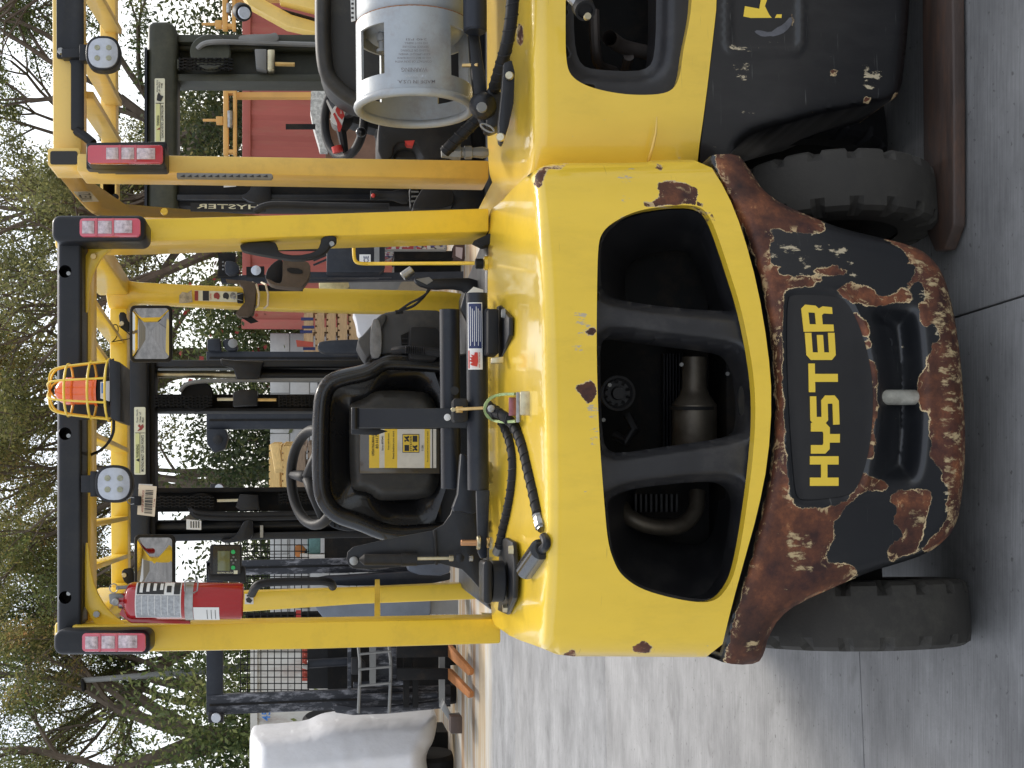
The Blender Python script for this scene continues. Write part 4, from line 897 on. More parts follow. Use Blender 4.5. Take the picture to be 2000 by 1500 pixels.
for i in range(4): obj('pedal_rib', MB().pr(652 + i * 10, 655 + i * 10, 1018, 1030, 4.34, .012), M['dark'], T1)

# ---- tilt lever with chromed release, right rear of the hood
lv = obj('release_lever', MB().px(chaikin([(806, 540), (835, 545), (880, 543), (928, 542), (943, 560), (950, 592), (930, 596), (915, 585), (908, 566), (880, 562), (845, 564), (815, 556)], 1), 3.62, .03), M['black'], T1, bevel=.004)
obj('release_button', MB().cyl(at(786, 541, 3.60), at(806, 527, 3.60), .0135, 16), M['steel'], lv)
obj('lever_slot', MB().px([(812, 545), (838, 541), (846, 548), (834, 556)], 3.618, .003), M['galv'], lv)
yr = obj('hood_prop_rod', MB().tube(smooth3([at(691, 458, 3.75), at(691, 498, 3.75), at(694, 512, 3.75), at(706, 515, 3.75), at(728, 515, 3.75), at(930, 514, 3.5)], 2), .0052, 8), M['yellow'], T1)
obj('filler_cap', MB().cyl(at(928, 515, 3.34), at(944, 515, 3.34), .0135, 16), M['rubber2'], T1)
obj('filler_boss', MB().lathe(at(972, 514, 3.34), at(940, 514, 3.34) - at(972, 514, 3.34), [(0, .045), (.010, .040), (.014, .020), (.036, .018)], 20), M['yellow'], T1)

# ---- grab handle on the right rear leg, brown felt wraps on the front leg
gh = obj('grab_handle', MB().px(chaikin([(468, 474), (535, 470), (542, 480), (545, 494), (580, 499), (615, 492), (625, 480), (628, 461), (656, 459), (659, 473), (645, 480), (638, 492), (620, 502), (580, 508), (540, 502), (490, 493), (470, 488)], 1), 3.24, .035), M['plastic'], T1, bevel=.007, seg=3)
obj('bolt', MB().lathe(at(648, 476, 3.235), (0, -1, 0), [(0, .007), (.004, .006)], 10), M['steel'], gh)
obj('grab_handle', MB().tube(smooth3([at(492, 1160, 4.25), at(500, 1143, 4.2), at(520, 1137, 4.2), at(600, 1135, 4.2), at(645, 1135, 4.2), at(650, 1146, 4.25)], 3), .014, 10), M['plastic'], T1)
WR2 = thing('felt_sleeve', at(478, 582, 4.36), 'brown felt sleeve cable-tied round the right front leg of the guard, black strap hanging off', 'sleeve')
pts = chaikin([(440, 545), (458, 545), (470, 560), (478, 575), (476, 600), (470, 612), (456, 610), (462, 616), (492, 616), (500, 600), (506, 575), (500, 556), (488, 548), (462, 544)], 1)
obj('sleeve', MB().px([(440, 545), (464, 548), (474, 560), (478, 590), (460, 612), (466, 617), (484, 618), (494, 610), (498, 590), (500, 552), (480, 548)], 4.33, .07), M['brown'], WR2, bevel=.008, seg=3)
obj('strap', MB().px([(452, 608), (462, 611), (484, 613), (505, 628), (490, 632)], 4.36, .004), M['rubber2'], WR2)
for x in (503, 521): obj('cable_tie', MB().tube([at(x - 10, 552, 4.40), at(x - 2, 556, 4.33), at(x + 3, 575, 4.32), at(x + 2, 596, 4.33), at(x - 5, 602, 4.38)], .0038, 6), M['tie'], WR2)
cl = obj('binder_clip', MB().px([(463, 571), (463, 590), (475, 590), (475, 571)], 4.32, .03), M['rubber2'], WR2, bevel=.002)
for s in (-1, 1): obj('clip_wire', MB().tube([at(475, 580 + s * 7, 4.315), at(470, 580 + s * 6, 4.31), at(458, 580 + s * 3, 4.31), at(452, 580, 4.315)], .0012, 5), M['steel'], WR2)
CP = thing('felt_pouch', at(560, 532, 4.1), 'open brown felt pouch hanging between the two right guard legs', 'pouch')
obj('pouch_back', MB().px(chaikin([(520, 528), (532, 514), (546, 505), (554, 510), (552, 550), (548, 560), (530, 558), (518, 546)], 1), 4.16, .03), M['rubber2'], CP, bevel=.004)
obj('pouch_body', MB().px(chaikin([(552, 508), (556, 505), (590, 508), (606, 514), (606, 535), (600, 548), (588, 562), (560, 560), (530, 556), (520, 545), (522, 544), (545, 555), (552, 548)], 1), 4.08, .07), M['brown'], CP, bevel=.008, seg=3)
obj('pouch_slot', MB().px(chaikin([(560, 522), (590, 525), (592, 536), (562, 532)], 1), 4.075, .004), M['rubber2'], CP)
obj('pouch_strap', MB().px([(505, 556), (590, 562), (592, 568), (505, 568)], 4.34, .01), M['rubber2'], CP)
# stickers on the right front leg
sk = obj('leg_sticker', MB().px([(380, 567), (380, 587), (463, 590), (463, 570)], 4.405, .003), M['cream'], T1)
for a, b_, mm in ((380, 387, 'redprint2'), (396, 408, 'ink')): obj('sticker_block', MB().pr(a, b_, 568, 587, 4.403, .002), M[mm], sk)
for cx, mm in ((423, 'redprint2'), (441, 'ink'), (455, 'galv')): obj('sticker_picture', MB().px(chaikin([(cx - 6, 574), (cx + 1, 570), (cx + 7, 576), (cx + 4, 586), (cx - 1, 582), (cx - 5, 583)], 1), 4.403, .002), M[mm], sk)
text_px('sticker_text', 'SAFE', (413, 585), (413, 573), (410, 585), 4.402, M['inkred'], sk)
obj('scraped_sticker', MB().px(chaikin([(350, 577), (356, 570), (366, 572), (374, 566), (376, 590), (360, 592), (350, 592)], 0), 4.405, .002), mat('torn_sticker_glue', (.45, .38, .26), .7, var=.5, vs=60), T1)

# ---- mirrors
def mirror(x0, x1, y0, y1, Y, label, ang):
    W = thing('rear_view_mirror', at((x0 + x1) / 2, (y0 + y1) / 2, Y), label, 'mirror', 'mirrors under the front guard beam')
    cx_ = (x0 + x1) / 2; YY = lambda p: Y + .2 * (p - cx_) / ppm(Y)
    obj('mirror_frame', MB().px(rrect(x0, x1, y0, y1, 10, 4), YY, .02), M['plastic'], W, bevel=.005, seg=3)
    P = chaikin(rrect(x0 + 6, x1 - 6, y0 + 6, y1 - 6, 7, 3), 0); cx, cy = (x0 + x1) / 2, (y0 + y1) / 2
    vs = []; fs = []; NR = 8
    c0 = at(cx, cy, Y - .002); T_ = Matrix.Rotation(ang[0], 3, 'Z') @ Matrix.Rotation(ang[1], 3, 'X')
    rings = [[(cx + (a - cx) * k / NR, cy + (b_ - cy) * k / NR) for a, b_ in P] for k in range(1, NR + 1)]
    vs.append(c0 - Vector((0, .006, 0)))
    for k, rg_ in enumerate(rings):
        for a, b_ in rg_:
            p = at(a, b_, YY(a) - .002); vs.append(p - Vector((0, .006 * (1 - ((k + 1) / NR) ** 2), 0)))
    n = len(P)
    for i in range(n): fs.append((0, 1 + i, 1 + (i + 1) % n))
    for k in range(NR - 1):
        for i in range(n): fs.append((1 + k * n + i, 1 + k * n + (i + 1) % n, 1 + (k + 1) * n + (i + 1) % n, 1 + (k + 1) * n + i))
    obj('mirror_glass', MB().add(vs, fs), M['mirror'], W, smooth=180)
    return W
W = mirror(253, 336, 596, 707, 4.10, 'rectangular mirror just below the guard on the right of the mast', (.2, .1))
obj('mirror_bracket', MB().px(chaikin([(231, 610), (245, 609), (248, 625), (256, 632), (256, 650), (242, 646), (234, 636)], 1), 4.13, .01), M['black'], W, bevel=.002)
obj('bolt', MB().lathe(at(238, 632, 4.125), (0, -1, 0), [(0, .008), (.006, .007)], 8), M['zinc'], W)
obj('tie_wire', MB().tube(smooth3([at(214, 640, 4.1), at(226, 632, 4.1), at(232, 640, 4.1), at(228, 660, 4.1), at(220, 667, 4.1)], 3), .0016, 5), M['dark'], W)
obj('tie_wire', MB().tube(smooth3([at(218, 668, 4.1), at(240, 664, 4.1), at(262, 660, 4.09), at(232, 636, 4.1)], 1), .0016, 5), M['dark'], W)
W = mirror(262, 342, 1044, 1160, 4.05, 'rectangular mirror beside the red fire extinguisher, partly behind it', (-.2, .1))
obj('mirror_bracket', MB().px(chaikin([(238, 1112), (258, 1108), (262, 1120), (262, 1142), (244, 1140), (238, 1126)], 1), 4.10, .01), M['black'], W, bevel=.002)
obj('bolt', MB().lathe(at(243, 1123, 4.095), (0, -1, 0), [(0, .008), (.006, .007)], 8), M['zinc'], W)

# ---- display unit
D = thing('display_unit', at(446, 1096, 4.05), 'small black display unit with olive screen and green buttons left of the seat', 'display')
obj('display_case', MB().px(rrect(410, 471, 1064, 1122, 4, 3), 4.05, .04), M['plastic'], D, bevel=.003)
obj('display_face', MB().px(rrect(416, 469, 1066, 1121, 3, 2), 4.046, .006), M['gloss'], D)
obj('screen', MB().pr(425, 449, 1076, 1115, 4.043, .004), M['screen'], D, bevel=.001)
for x, y, r_ in ((455.5, 1078, .0068), (455.5, 1108.5, .0068)): obj('button', MB().lathe(at(x, y, 4.044), (0, -1, 0), [(0, r_), (.004, r_ * .9)], 16), M['green'], D)
for x, y in ((456, 1087.5), (452.5, 1093.5), (460.5, 1093.5), (456, 1099.5)): obj('button', MB().lathe(at(x, y, 4.044), (0, -1, 0), [(0, .0036), (.003, .003)], 8), M['galv'], D)
text_px('display_text', 'HYSTER TRACKER', (455, 1117), (424, 1117), (455, 1120), 4.0445, M['cream'], D)
obj('display_logo', MB().pr(456.5, 464, 1114, 1121, 4.044, .002), M['cream'], D)
obj('display_bracket', MB().px([(405, 1105), (408, 1134), (480, 1138), (478, 1108), (470, 1104), (466, 1122), (414, 1122)], 4.07, .04), M['plastic'], D, bevel=.003)

# ---- barcode tag clipped to the lamp
TG = thing('paper_tag', at(290, 976, 3.0), 'cream paper tag printed with a barcode, held by a black clip below the work lamp', 'tag')
obj('paper', MB().px([(271, 946), (306, 950), (302, 1009), (268, 1005)], 3.02, .0015), mat('cream_tag_paper', (.72, .58, .40), .7, var=.06), TG)
obj('paper', MB().px([(271, 945), (298, 946), (296, 955), (270, 955)], 3.025, .0015), M['white'], TG)
y = 957
rg = random.Random(3)
while y < 1002:
    w_ = rg.choice((.8, 1.4, 2.0, 2.6)); k = (y - 976) * -.06
    obj('barcode_bar', MB().px([(283 + k, y), (283 + k, y + w_), (298 + k, y + w_ + 1), (298 + k, y + 1)], 3.0185, .0006), M['ink'], TG); y += w_ + rg.choice((.9, 1.3, 1.9))
text_px('tag_text', 'HYSTER LIFT TRUCK', (280, 1000), (282, 957), (276, 1000), 3.0185, M['redprint2'], TG)
text_px('tag_text', '713 28', (301.5, 990), (303, 975), (299, 990), 3.0185, M['redprint2'], TG)
cl = obj('binder_clip', MB().px([(262, 968), (262, 988), (275, 987), (275, 969)], 3.01, .02), M['rubber2'], TG, bevel=.002)
for s in (-1, 1): obj('clip_wire', MB().tube([at(262, 978 + s * 6, 3.01), at(256, 978 + s * 7, 3.01), at(249, 978 + s * 3, 3.02), at(247, 975, 3.03)], .001, 5), M['steel'], TG)

# ---- fire extinguisher strapped inside the left leg
FE = thing('fire_extinguisher', at(475, 1172, 3.0), 'red fire extinguisher with printed label strapped inside the left rear guard leg', 'extinguisher')
A0 = at(474, 1174, 3.0); A1 = at(225, 1173, 3.0); ax = (A1 - A0); AL = ax.length; ax.normalize(); RR = 35 * 3.0 / FPX
obj('cylinder', MB().lathe(A0, ax, [(0.004, RR * .86), (0, RR * .93), (.004, RR), (AL * .86, RR), (AL * .895, RR * .93), (AL * .915, RR * .7), (AL * .93, RR * .42), (AL * .97, RR * .40)], 40), M['red'], FE, smooth=50)
def wrap(name, px0, px1, a0, a1, r, m, parent):
    n = 14; vs = []
    u = Vector((1, 0, 0)); w_ = Vector((0, -1, 0))
    for pxx in (px0, px1):
        c = A0 + ax * (AL * (474 - pxx) / 249.0)
        for k in range(n + 1):
            a = math.radians(a0 + (a1 - a0) * k / n); vs.append(c + (u * math.cos(a) + w_ * math.sin(a)) * r)
    return obj(name, MB().add(vs, [(k, k + 1, n + 2 + k, n + 1 + k) for k in range(n)]), m, parent, smooth=180)
lb = wrap('label', 268, 356, 8, 142, RR + .0007, M['white'], FE)
wrap('label_print', 270, 354, 64, 139, RR + .0012, M['foil'], lb)
wrap('label_print', 271, 323, 10, 61, RR + .0012, M['ink'], lb)
wrap('label_print', 342, 354, 10, 61, RR + .0012, M['ink'], lb)
for i in range(6): wrap('label_rule', 280 + i * 12.5, 281 + i * 12.5, 66, 128, RR + .0017, M['white'], lb)
for i in range(4): wrap('label_line', 276 + i * 13, 282 + i * 13, 16 + i, 56 - i * 3, RR + .0017, M['white'], lb)
wrap('label_mark', 328, 337, 30, 55, RR + .0017, M['ink'], lb)
wrap('strap', 363, 379, -40, 220, RR + .0015, M['steel'], FE)
wrap('inspection_label', 380, 430, 100, 165, RR + .0008, M['white'], FE)
for i in range(3): wrap('label_line', 406 + i * 8, 407 + i * 8, 108, 150, RR + .0014, M['ink'], FE)
obj('strap_buckle', MB().tube([at(361, 1155, 2.955), at(361, 1136, 2.955), at(366, 1133, 2.955), at(383, 1133, 2.955), at(387, 1138, 2.955), at(385, 1154, 2.955), at(378, 1158, 2.95)], .0018, 6), M['steel'], FE)
obj('neck', MB().cyl(at(247, 1174, 3.0), at(232, 1174, 3.0), .017, 16), M['steel'], FE)
vl = obj('valve', MB().px([(212, 1160), (214, 1180), (238, 1186), (246, 1180), (246, 1166), (236, 1160)], 2.985, .03), M['galv'], FE, bevel=.003)
obj('nozzle', MB().cyl(at(227, 1174, 2.985), at(225, 1176, 2.955), .008, 12), M['steel'], vl)
obj('handle_lever', MB().px([(226, 1145), (226, 1152), (258, 1150), (258, 1143)], 2.99, .015), M['galv'], vl, bevel=.002)
obj('pull_ring', MB().tube([at(222 + 8 * math.cos(k / 16 * 6.283), 1149 + 9 * math.sin(k / 16 * 6.283), 2.975) for k in range(16)], .0012, 5, closed=True), M['steel'], FE)
obj('bracket', MB().px([(238, 1187), (246, 1190), (262, 1206), (370, 1212), (372, 1219), (255, 1217), (232, 1200)], 3.01, .025), M['red'], FE, bevel=.002)
sk = obj('pictogram_sticker', MB().px([(478, 1160), (478, 1180), (495, 1180), (495, 1160)], 4.285, .003), M['white'], T1)
obj('pictogram', MB().px([(480, 1170), (486, 1166), (493, 1173), (489, 1178), (482, 1176)], 4.283, .002), M['ink'], sk)
obj('pictogram', MB().pr(482, 487, 1162, 1165, 4.283, .002), M['ink'], sk)

# ---- gas bottle bracket on the counterweight (empty): two tubes, strap arm, swing plates
LB = thing('bottle_bracket', at(960, 800, 3.1), 'empty black gas bottle bracket with two tubes and hinged strap above the rusty counterweight', 'bracket', 'gas bottle brackets')
def ctube(nm, pxc, y0, y1, Y, r, m=None): return obj(nm, MB().lathe(at(pxc, y0, Y), at(pxc + 3, y1, Y) - at(pxc, y0, Y), [(0, r * .80), (0.001, r), ((at(pxc, y0, Y) - at(pxc + 3, y1, Y)).length - .001, r), ((at(pxc, y0, Y) - at(pxc + 3, y1, Y)).length, r * .8)], 32), m or M['navy'], LB)
t1_ = ctube('support_tube', 878, 604, 954, 3.30, .0262)
obj('tube_end', MB().lathe(at(878, 604.5, 3.30), (1, 0, 0), [(0, .023), (.001, .020)], 20), M['dark'], t1_)
obj('tube_hole', MB().lathe(at(888, 763, 3.2725), (0, 1, 0), [(0, .011), (.001, .011)], 16), M['ink'], t1_)
t2_ = ctube('support_tube', 931, 572, 957, 3.16, .0268)
wlb = MB(); YT = 3.16; n = 8
def tubepatch(px0, px1, y0, y1, m, parent, off, nm, s=''):
    # a sticker bent round the front of the lower tube
    r = .0268 + off; vs = []
    for y in (y0, y1):
        c = at(931 + (y - 572) / 385 * 3, y, YT)
        for k in range(9):
            pxk = px0 + (px1 - px0) * k / 8; s_ = (931 - pxk) / 21.5; s_ = max(-.99, min(.99, s_)); a = math.asin(s_)
            vs.append(c + Vector((0, -math.cos(a) * r, math.sin(a) * r)))
    return obj(nm, MB().add(vs, [(k, k + 1, 10 + k, 9 + k) for k in range(8)]), m, parent, smooth=180)
wb = tubepatch(912, 939, 592, 722, M['white'], t2_, .0006, 'warning_label')
tubepatch(913.5, 937.5, 594, 681, M['inkblue'], wb, .001, 'label_field')
for i in range(6): tubepatch(916 + i * 3.6, 917 + i * 3.6, 600 + (i % 3) * 4, 676 - (i % 2) * 8, M['white'], wb, .0014, 'label_line')
tubepatch(912.8, 914.6, 685, 720, M['inkred'], wb, .0012, 'label_line')
obj('flame_mark', MB().px(chaikin([(933, 688), (934, 706), (932, 716), (922, 714), (918, 711), (923, 708), (916, 705), (921, 702), (917, 698), (923, 697), (919, 692), (926, 694), (927, 688)], 0), 3.129, .0008), M['inkred'], wb)
text_px('label_text', 'KEEP TANK VALVE', (937.5, 718), (937.5, 688), (935.3, 718), 3.1315, M['inkred'], wb)
ar = obj('strap_arm', MB().px([(700, 797), (700, 836), (915, 836), (915, 797)], lambda p: 3.26 - .08 * (p - 700) / 215, .012), M['black'], LB, bevel=.003)
obj('rivet', MB().lathe(at(874, 815, 3.19), (0, -1, 0), [(0, .009), (.002, .008), (.003, .003)], 16), M['white'], ar)
hg = obj('hinge', MB().cyl(at(692, 796, 3.26), at(692, 838, 3.26), .008, 12).px([(688, 796), (688, 838), (701, 838), (701, 796)], 3.265, .012), M['black'], LB, bevel=.001)
obj('strap_arm', MB().px(chaikin([(686, 795), (686, 848), (735, 850), (758, 842), (735, 836), (735, 797)], 0), 3.30, .006), M['black'], LB, bevel=.002)
obj('clamp_block', MB().px(rrect(885, 914, 778, 823, 4, 2), 3.11, .05), M['plastic'], LB, bevel=.004)
tb = obj('clamp_bolt', MB().cyl(at(884, 800, 3.10), at(945, 797, 3.06), .0042, 10), M['brass'], LB)
obj('clamp_nut', MB().px([(891, 794), (891, 806), (904, 806), (904, 794)], 3.09, .014), M['brass'], tb, bevel=.001)
obj('clamp_nut', MB().lathe(at(885, 800, 3.095), (0, -1, 0), [(0, .006), (.004, .005)], 12), M['zinc'], tb)
YC = 3.02
shp = smooth3([at(1010, 769, 2.90), at(975, 770, YC), at(955, 778, YC), at(945, 796, YC), at(952, 816, YC), at(972, 824, YC), at(1012, 822, 2.90)], 3)
sh = MB()
for a, b_ in zip(shp[:-1], shp[1:]): sh.bar(a, b_, .006, .016, up=(0, 1, 0))
obj('shackle', sh, M['greenzinc'], LB)
obj('shackle_bolt', MB().lathe(at(959, 798, YC - .03), (0, -1, 0), [(0, .009), (.008, .009), (.009, .005), (.014, .005)], 8), M['steel'], LB)
obj('latch_pin', MB().cyl(at(1013, 766, 2.89), at(1013, 825, 2.89), .006, 10), M['steel'], LB)
obj('latch_plate', MB().px(rrect(1016, 1038, 764, 811, 3, 2), 2.84, .006), M['zinc'], LB, bevel=.001)
obj('latch_plate', MB().px([(994, 776), (994, 812), (1008, 812), (1008, 776)], 2.93, .005), mat('iridescent_zinc', (.33, .14, .16), .35, .8, var=.3, vs=30), LB, bevel=.001)
# swing plates on the left
pl = obj('swing_plate', MB().px([(677, 1092), (679, 1078), (690, 1068), (760, 1052), (845, 1036), (866, 1024), (880, 1004), (886, 985), (900, 950), (908, 940), (896, 890), (908, 886), (918, 896), (922, 955), (940, 1000), (944, 1110), (950, 1165), (920, 1130), (902, 1112), (860, 1101), (720, 1112), (690, 1110), (680, 1103)], 3.30, .012), M['black'], LB, bevel=.003)
obj('pivot_bolt', MB().lathe(at(691, 1095, 3.295), (0, -1, 0), [(0, .011), (.006, .011), (.007, .0055)], 20), M['steel'], pl)
gs = obj('gas_strut', MB().lathe(at(702, 1093, 3.27), at(815, 1093, 3.27) - at(702, 1093, 3.27), [(0, .004), (.012, .0145), (.105, .0145), (.106, .016), (.146, .016)], 20), M['plastic'], LB)
obj('strut_rod', MB().cyl(at(812, 1091, 3.27), at(884, 1090, 3.27), .0042, 10), M['zinc'], gs)
obj('strut_nut', MB().lathe(at(898, 1089, 3.25), (0, -1, 0), [(0, .012), (.008, .012), (.01, .007)], 6), M['black'], gs)
obj('strut_nut', MB().cyl(at(877, 1090, 3.26), at(886, 1090, 3.26), .008, 8), M['zinc'], gs)
obj('strut_nut', MB().cyl(at(916, 1090, 3.26), at(924, 1090, 3.26), .009, 8), M['steel'], gs)
obj('web_plate', MB().px([(846, 1036), (852, 1035), (856, 1103), (850, 1104)], 3.285, .01), M['plastic'], pl, bevel=.002)
obj('cross_plate', MB().px([(900, 885), (912, 890), (930, 960), (934, 1000), (920, 1005), (905, 1000), (888, 1000), (884, 992), (894, 965)], 3.22, .04), M['navy'], LB, bevel=.004)
obj('link_bar', MB().px([(930, 957), (957, 957), (952, 1090), (940, 1092), (934, 1080)], 3.13, .02), M['navy'], LB, bevel=.004)
lk = obj('locking_pin', MB().cyl(at(900, 1060, 3.12), at(936, 1060, 3.12), .0075, 14), mat('copper_coloured_pin', (.55, .30, .16), .35, .9, var=.15, vs=20), LB)
obj('pin_collar', MB().cyl(at(931, 1060, 3.12), at(938, 1060, 3.12), .017, 20), M['zinc'], lk)
obj('pin_collar', MB().cyl(at(950, 1060, 3.12), at(956, 1060, 3.12), .013, 16), M['brass'], lk)
hl = obj('hinge_drum', MB().lathe(at(984, 1135, 3.02), at(944, 1135, 3.02) - at(984, 1135, 3.02), [(0, .046), (.003, .049), (.030, .049), (.033, .044), (.04, .044), (.046, .030), (.05, .012)], 30), M['black'], LB)
obj('hinge_cap', MB().px(rrect(944, 962, 1095, 1180, 8, 4), 2.965, .09), M['black'], LB, bevel=.006)
def baseplate(pts, parent, zt=.012):
    return obj('base_plate', MB().prism([atz(a, b_, 1.150) for a, b_ in pts], (0, 0, zt)), M['black'], parent, bevel=.003)
baseplate([(996, 1050), (1010, 1058), (1014, 1110), (1012, 1168), (998, 1200), (975, 1190), (968, 1130), (972, 1060)], LB)
for a, b_ in ((1002, 1074), (990, 1188)): obj('bolt', MB().lathe(atz(a, b_, 1.162), (0, 0, 1), [(0, .011), (.010, .010)], 6), M['zinc'], LB)
baseplate([(975, 600), (985, 596), (1003, 620), (1003, 655), (985, 706), (972, 700), (968, 640)], LB)
obj('bolt', MB().lathe(atz(986, 612, 1.162), (0, 0, 1), [(0, .012), (.008, .010)], 12), M['galv'], LB)
obj('rubber_buffer', MB().px(rrect(953, 974, 603, 692, 3, 2), 3.08, .06), M['rubber2'], LB, bevel=.006)
obj('rubber_buffer', MB().px(rrect(947, 958, 602, 695, 3, 2), 3.12, .05), M['black'], LB, bevel=.003)
obj('latch_stop', MB().px([(960, 699), (960, 709), (984, 709), (984, 696)], 3.05, .02), M['zinc'], LB, bevel=.002)
obj('side_arm', MB().px([(908, 570), (930, 572), (952, 604), (952, 690), (944, 690), (900, 600)], 3.24, .03), M['black'], LB, bevel=.004)
obj('foam_wedge', MB().px([(912, 572), (944, 572), (944, 566), (925, 560)], 3.2, .02), M['white'], LB)

# ---- fuel hose, spiral wrapped, draped over the counterweight, and its black coupling
def spiral(parent, path, r, pitch):
    P = smooth3(path, 3); o = obj('hose_core', MB().tube(P, r, 12), M['rubber2'], parent, smooth=180)
    L = [0]
    for a, b_ in zip(P[:-1], P[1:]): L.append(L[-1] + (b_ - a).length)
    tot = L[-1]; sp = []; n = int(tot / pitch * 14)
    for i in range(n + 1):
        s = tot * i / n; k = max(j for j in range(len(L)) if L[j] <= s + 1e-9); k = min(k, len(P) - 2)
        f = (s - L[k]) / (L[k + 1] - L[k]); c = P[k].lerp(P[k + 1], f); T = (P[k + 1] - P[k]).normalized()
        N = Vector((0, -1, .3)); N = (N - T * N.dot(T)).normalized(); B = T.cross(N); a = 2 * math.pi * s / pitch
        sp.append(c + (N * math.cos(a) + B * math.sin(a)) * (r + .0003))
    obj('spiral_wrap', MB().tube(sp, .0016, 4), M['plastic'], parent)
    return P
def onc(px_, py_, off=.0165):
    return at(px_, py_, float(up1(np.array([px_]), np.array([py_]))[0]) - off)
H1 = thing('fuel_hose', at(990, 900, 2.95), 'black spiral-wrapped hose arching from the clamp to the left hinge of the rusty truck', 'hose', 'gas hoses')
spiral(H1, [at(954, 792, 3.05), at(964, 802, 3.02), onc(982, 822), onc(998, 860), onc(1004, 905), onc(1000, 955), onc(992, 1000), onc(982, 1040), onc(976, 1068, .03)], .0125, .026)
obj('hose_fitting', MB().cyl(onc(976, 1066, .03), onc(970, 1080, .04), .012, 10), M['galv'], H1)
obj('hose_clamp', MB().lathe(at(965, 803, 3.015), at(974, 812, 3.0) - at(965, 803, 3.015), [(0, .0165), (.014, .0165)], 16), M['rubber2'], H1)
H2 = thing('fuel_hose', at(1040, 960, 2.8), 'black spiral-wrapped hose ending in a steel fitting and a black coupling', 'hose', 'gas hoses')
spiral(H2, [at(956, 800, 3.02), at(985, 812, 2.96), onc(1006, 832, .03), onc(1022, 872, .02), onc(1032, 918, .018), onc(1043, 965, .018), onc(1051, 1005, .018)], .0125, .026)
f0 = onc(1050, 1005, .018); f1 = onc(1062, 1048, .02)
obj('hose_fitting', MB().lathe(f0, f1 - f0, [(0, .012), (.004, .0135), (.010, .0115), (.014, .013), (.022, .011), (.024, .014), (.038, .014), (.040, .010), (.046, .010)], 8), M['steel'], H2)
obj('hose_elbow', MB().tube(smooth3([f1, onc(1068, 1058, .022), onc(1066, 1068, .026), onc(1056, 1076, .03)], 2), .010, 10), M['black'], H2)
c0 = onc(1057, 1071, .032); c1 = onc(1028, 1112, .034)
cp = obj('coupling', MB().lathe(c0, c1 - c0, [(0, .012), (.002, .020), (.006, .0235), ((c1 - c0).length, .0235), ((c1 - c0).length, .020), ((c1 - c0).length - .014, .019), ((c1 - c0).length - .014, .006)], 28), M['gloss'], H2)
# ================================================================ SECOND FORKLIFT, on the right
T2 = thing('forklift', (1.15, 3.6, 0), 'yellow and black forklift on the right carrying a silver gas bottle', 'forklift', 'yellow forklifts parked side by side')
def face2(px, py): return 2.99 + .1 * (330 - py) / 760 + .10 * np.clip((py - 200) / 180., 0, 1.2) ** 2
def up2(px, py):
    px = np.asarray(px, float); py = np.asarray(py, float); pc = 1028.
    F_ = face2(px, py); q = pc - px; q = .5 * (q + np.sqrt(q * q + 30. ** 2)); Z = 1.095 + .05 * q / 80
    dv = (px - 1000) / FPX; tt = (CH - Z) / (ST + CT * dv); Yt = tt * (CT - ST * dv) - .004 * np.maximum(px - pc - 10, 0)
    Y = .5 * (Yt + F_ + np.sqrt((Yt - F_) ** 2 + .06 ** 2))
    k = np.clip((py - 330) / 45., 0, 1); Y = Y + .06 * (1 - np.sqrt(np.clip(1 - k * k, 0, 1)))
    return Y
hole2 = [(1108, -300), (1104, 60), (1106, 125), (1116, 150), (1145, 168), (1190, 180), (1240, 186), (1295, 184), (1318, 172), (1329, 145), (1334, 100), (1346, 45), (1352, 0), (1362, -300)]
sheet('upper_counterweight', [(951, -420), (951, 200), (953, 312), (958, 352), (972, 368), (1000, 378), (1060, 378), (1200, 376), (1358, 372), (1362, 312), (1378, 200), (1392, 80), (1401, 0), (1408, -420)], up2, M['yellow2_worn'], T2, holes=[hole2], step=9,
      skirt=lambda a, b: Vector((0, .02, -.3)) if a < 960 else (DV(.03) if a > 1375 else DV(.4)), hskirt=.03,
      attrs={'rust': rustf([[(1008, 55), (1014, 42), (1022, 46), (1024, 70), (1021, 90), (1015, 94), (1010, 80)], [(1322, 305), (1334, 303), (1332, 312), (1326, 312)]]), 'scuff': scufff([[(1368, 28), (1404, 20), (1404, 32), (1372, 38)]], 3)}, sm=1)
obj('crease', MB().tube([at(1283, 228, 2.983), at(1281, 260, 2.985), at(1274, 290, 2.995), at(1266, 316, 3.01)], [.001, .003, .004, .004], 8), M['yellow2'], T2, smooth=180)
L2o = [(1409, -420), (1402, 0), (1393, 80), (1379, 200), (1364, 320), (1374, 330), (1405, 330), (1425, 300), (1458, 268), (1500, 252), (1540, 242), (1610, 222), (1680, 210), (1738, 198), (1756, 184), (1764, 150), (1778, 0), (1792, -420)]
L2c = chaikin(L2o, 1); bdg2 = rrect(1424, 1563, -420, 97, 14, 4)
def low2(px, py):
    px = np.asarray(px, float); py = np.asarray(py, float)
    Y = face2(px, py) + .006 + .03 * sstep((px - 1500) / 300); d = sdist(px, py, L2c); k = np.clip(1 - d / 24, 0, 1)
    Y = Y + .03 * sstep((px - 1420) / 50) * (1 - np.sqrt(np.clip(1 - k * k, 0, 1)))
    db = sdist(px, py, bdg2); return Y - .006 * np.exp(-((db + 3) / 4.5) ** 2) + .004 * sstep((db - 2) / 8)
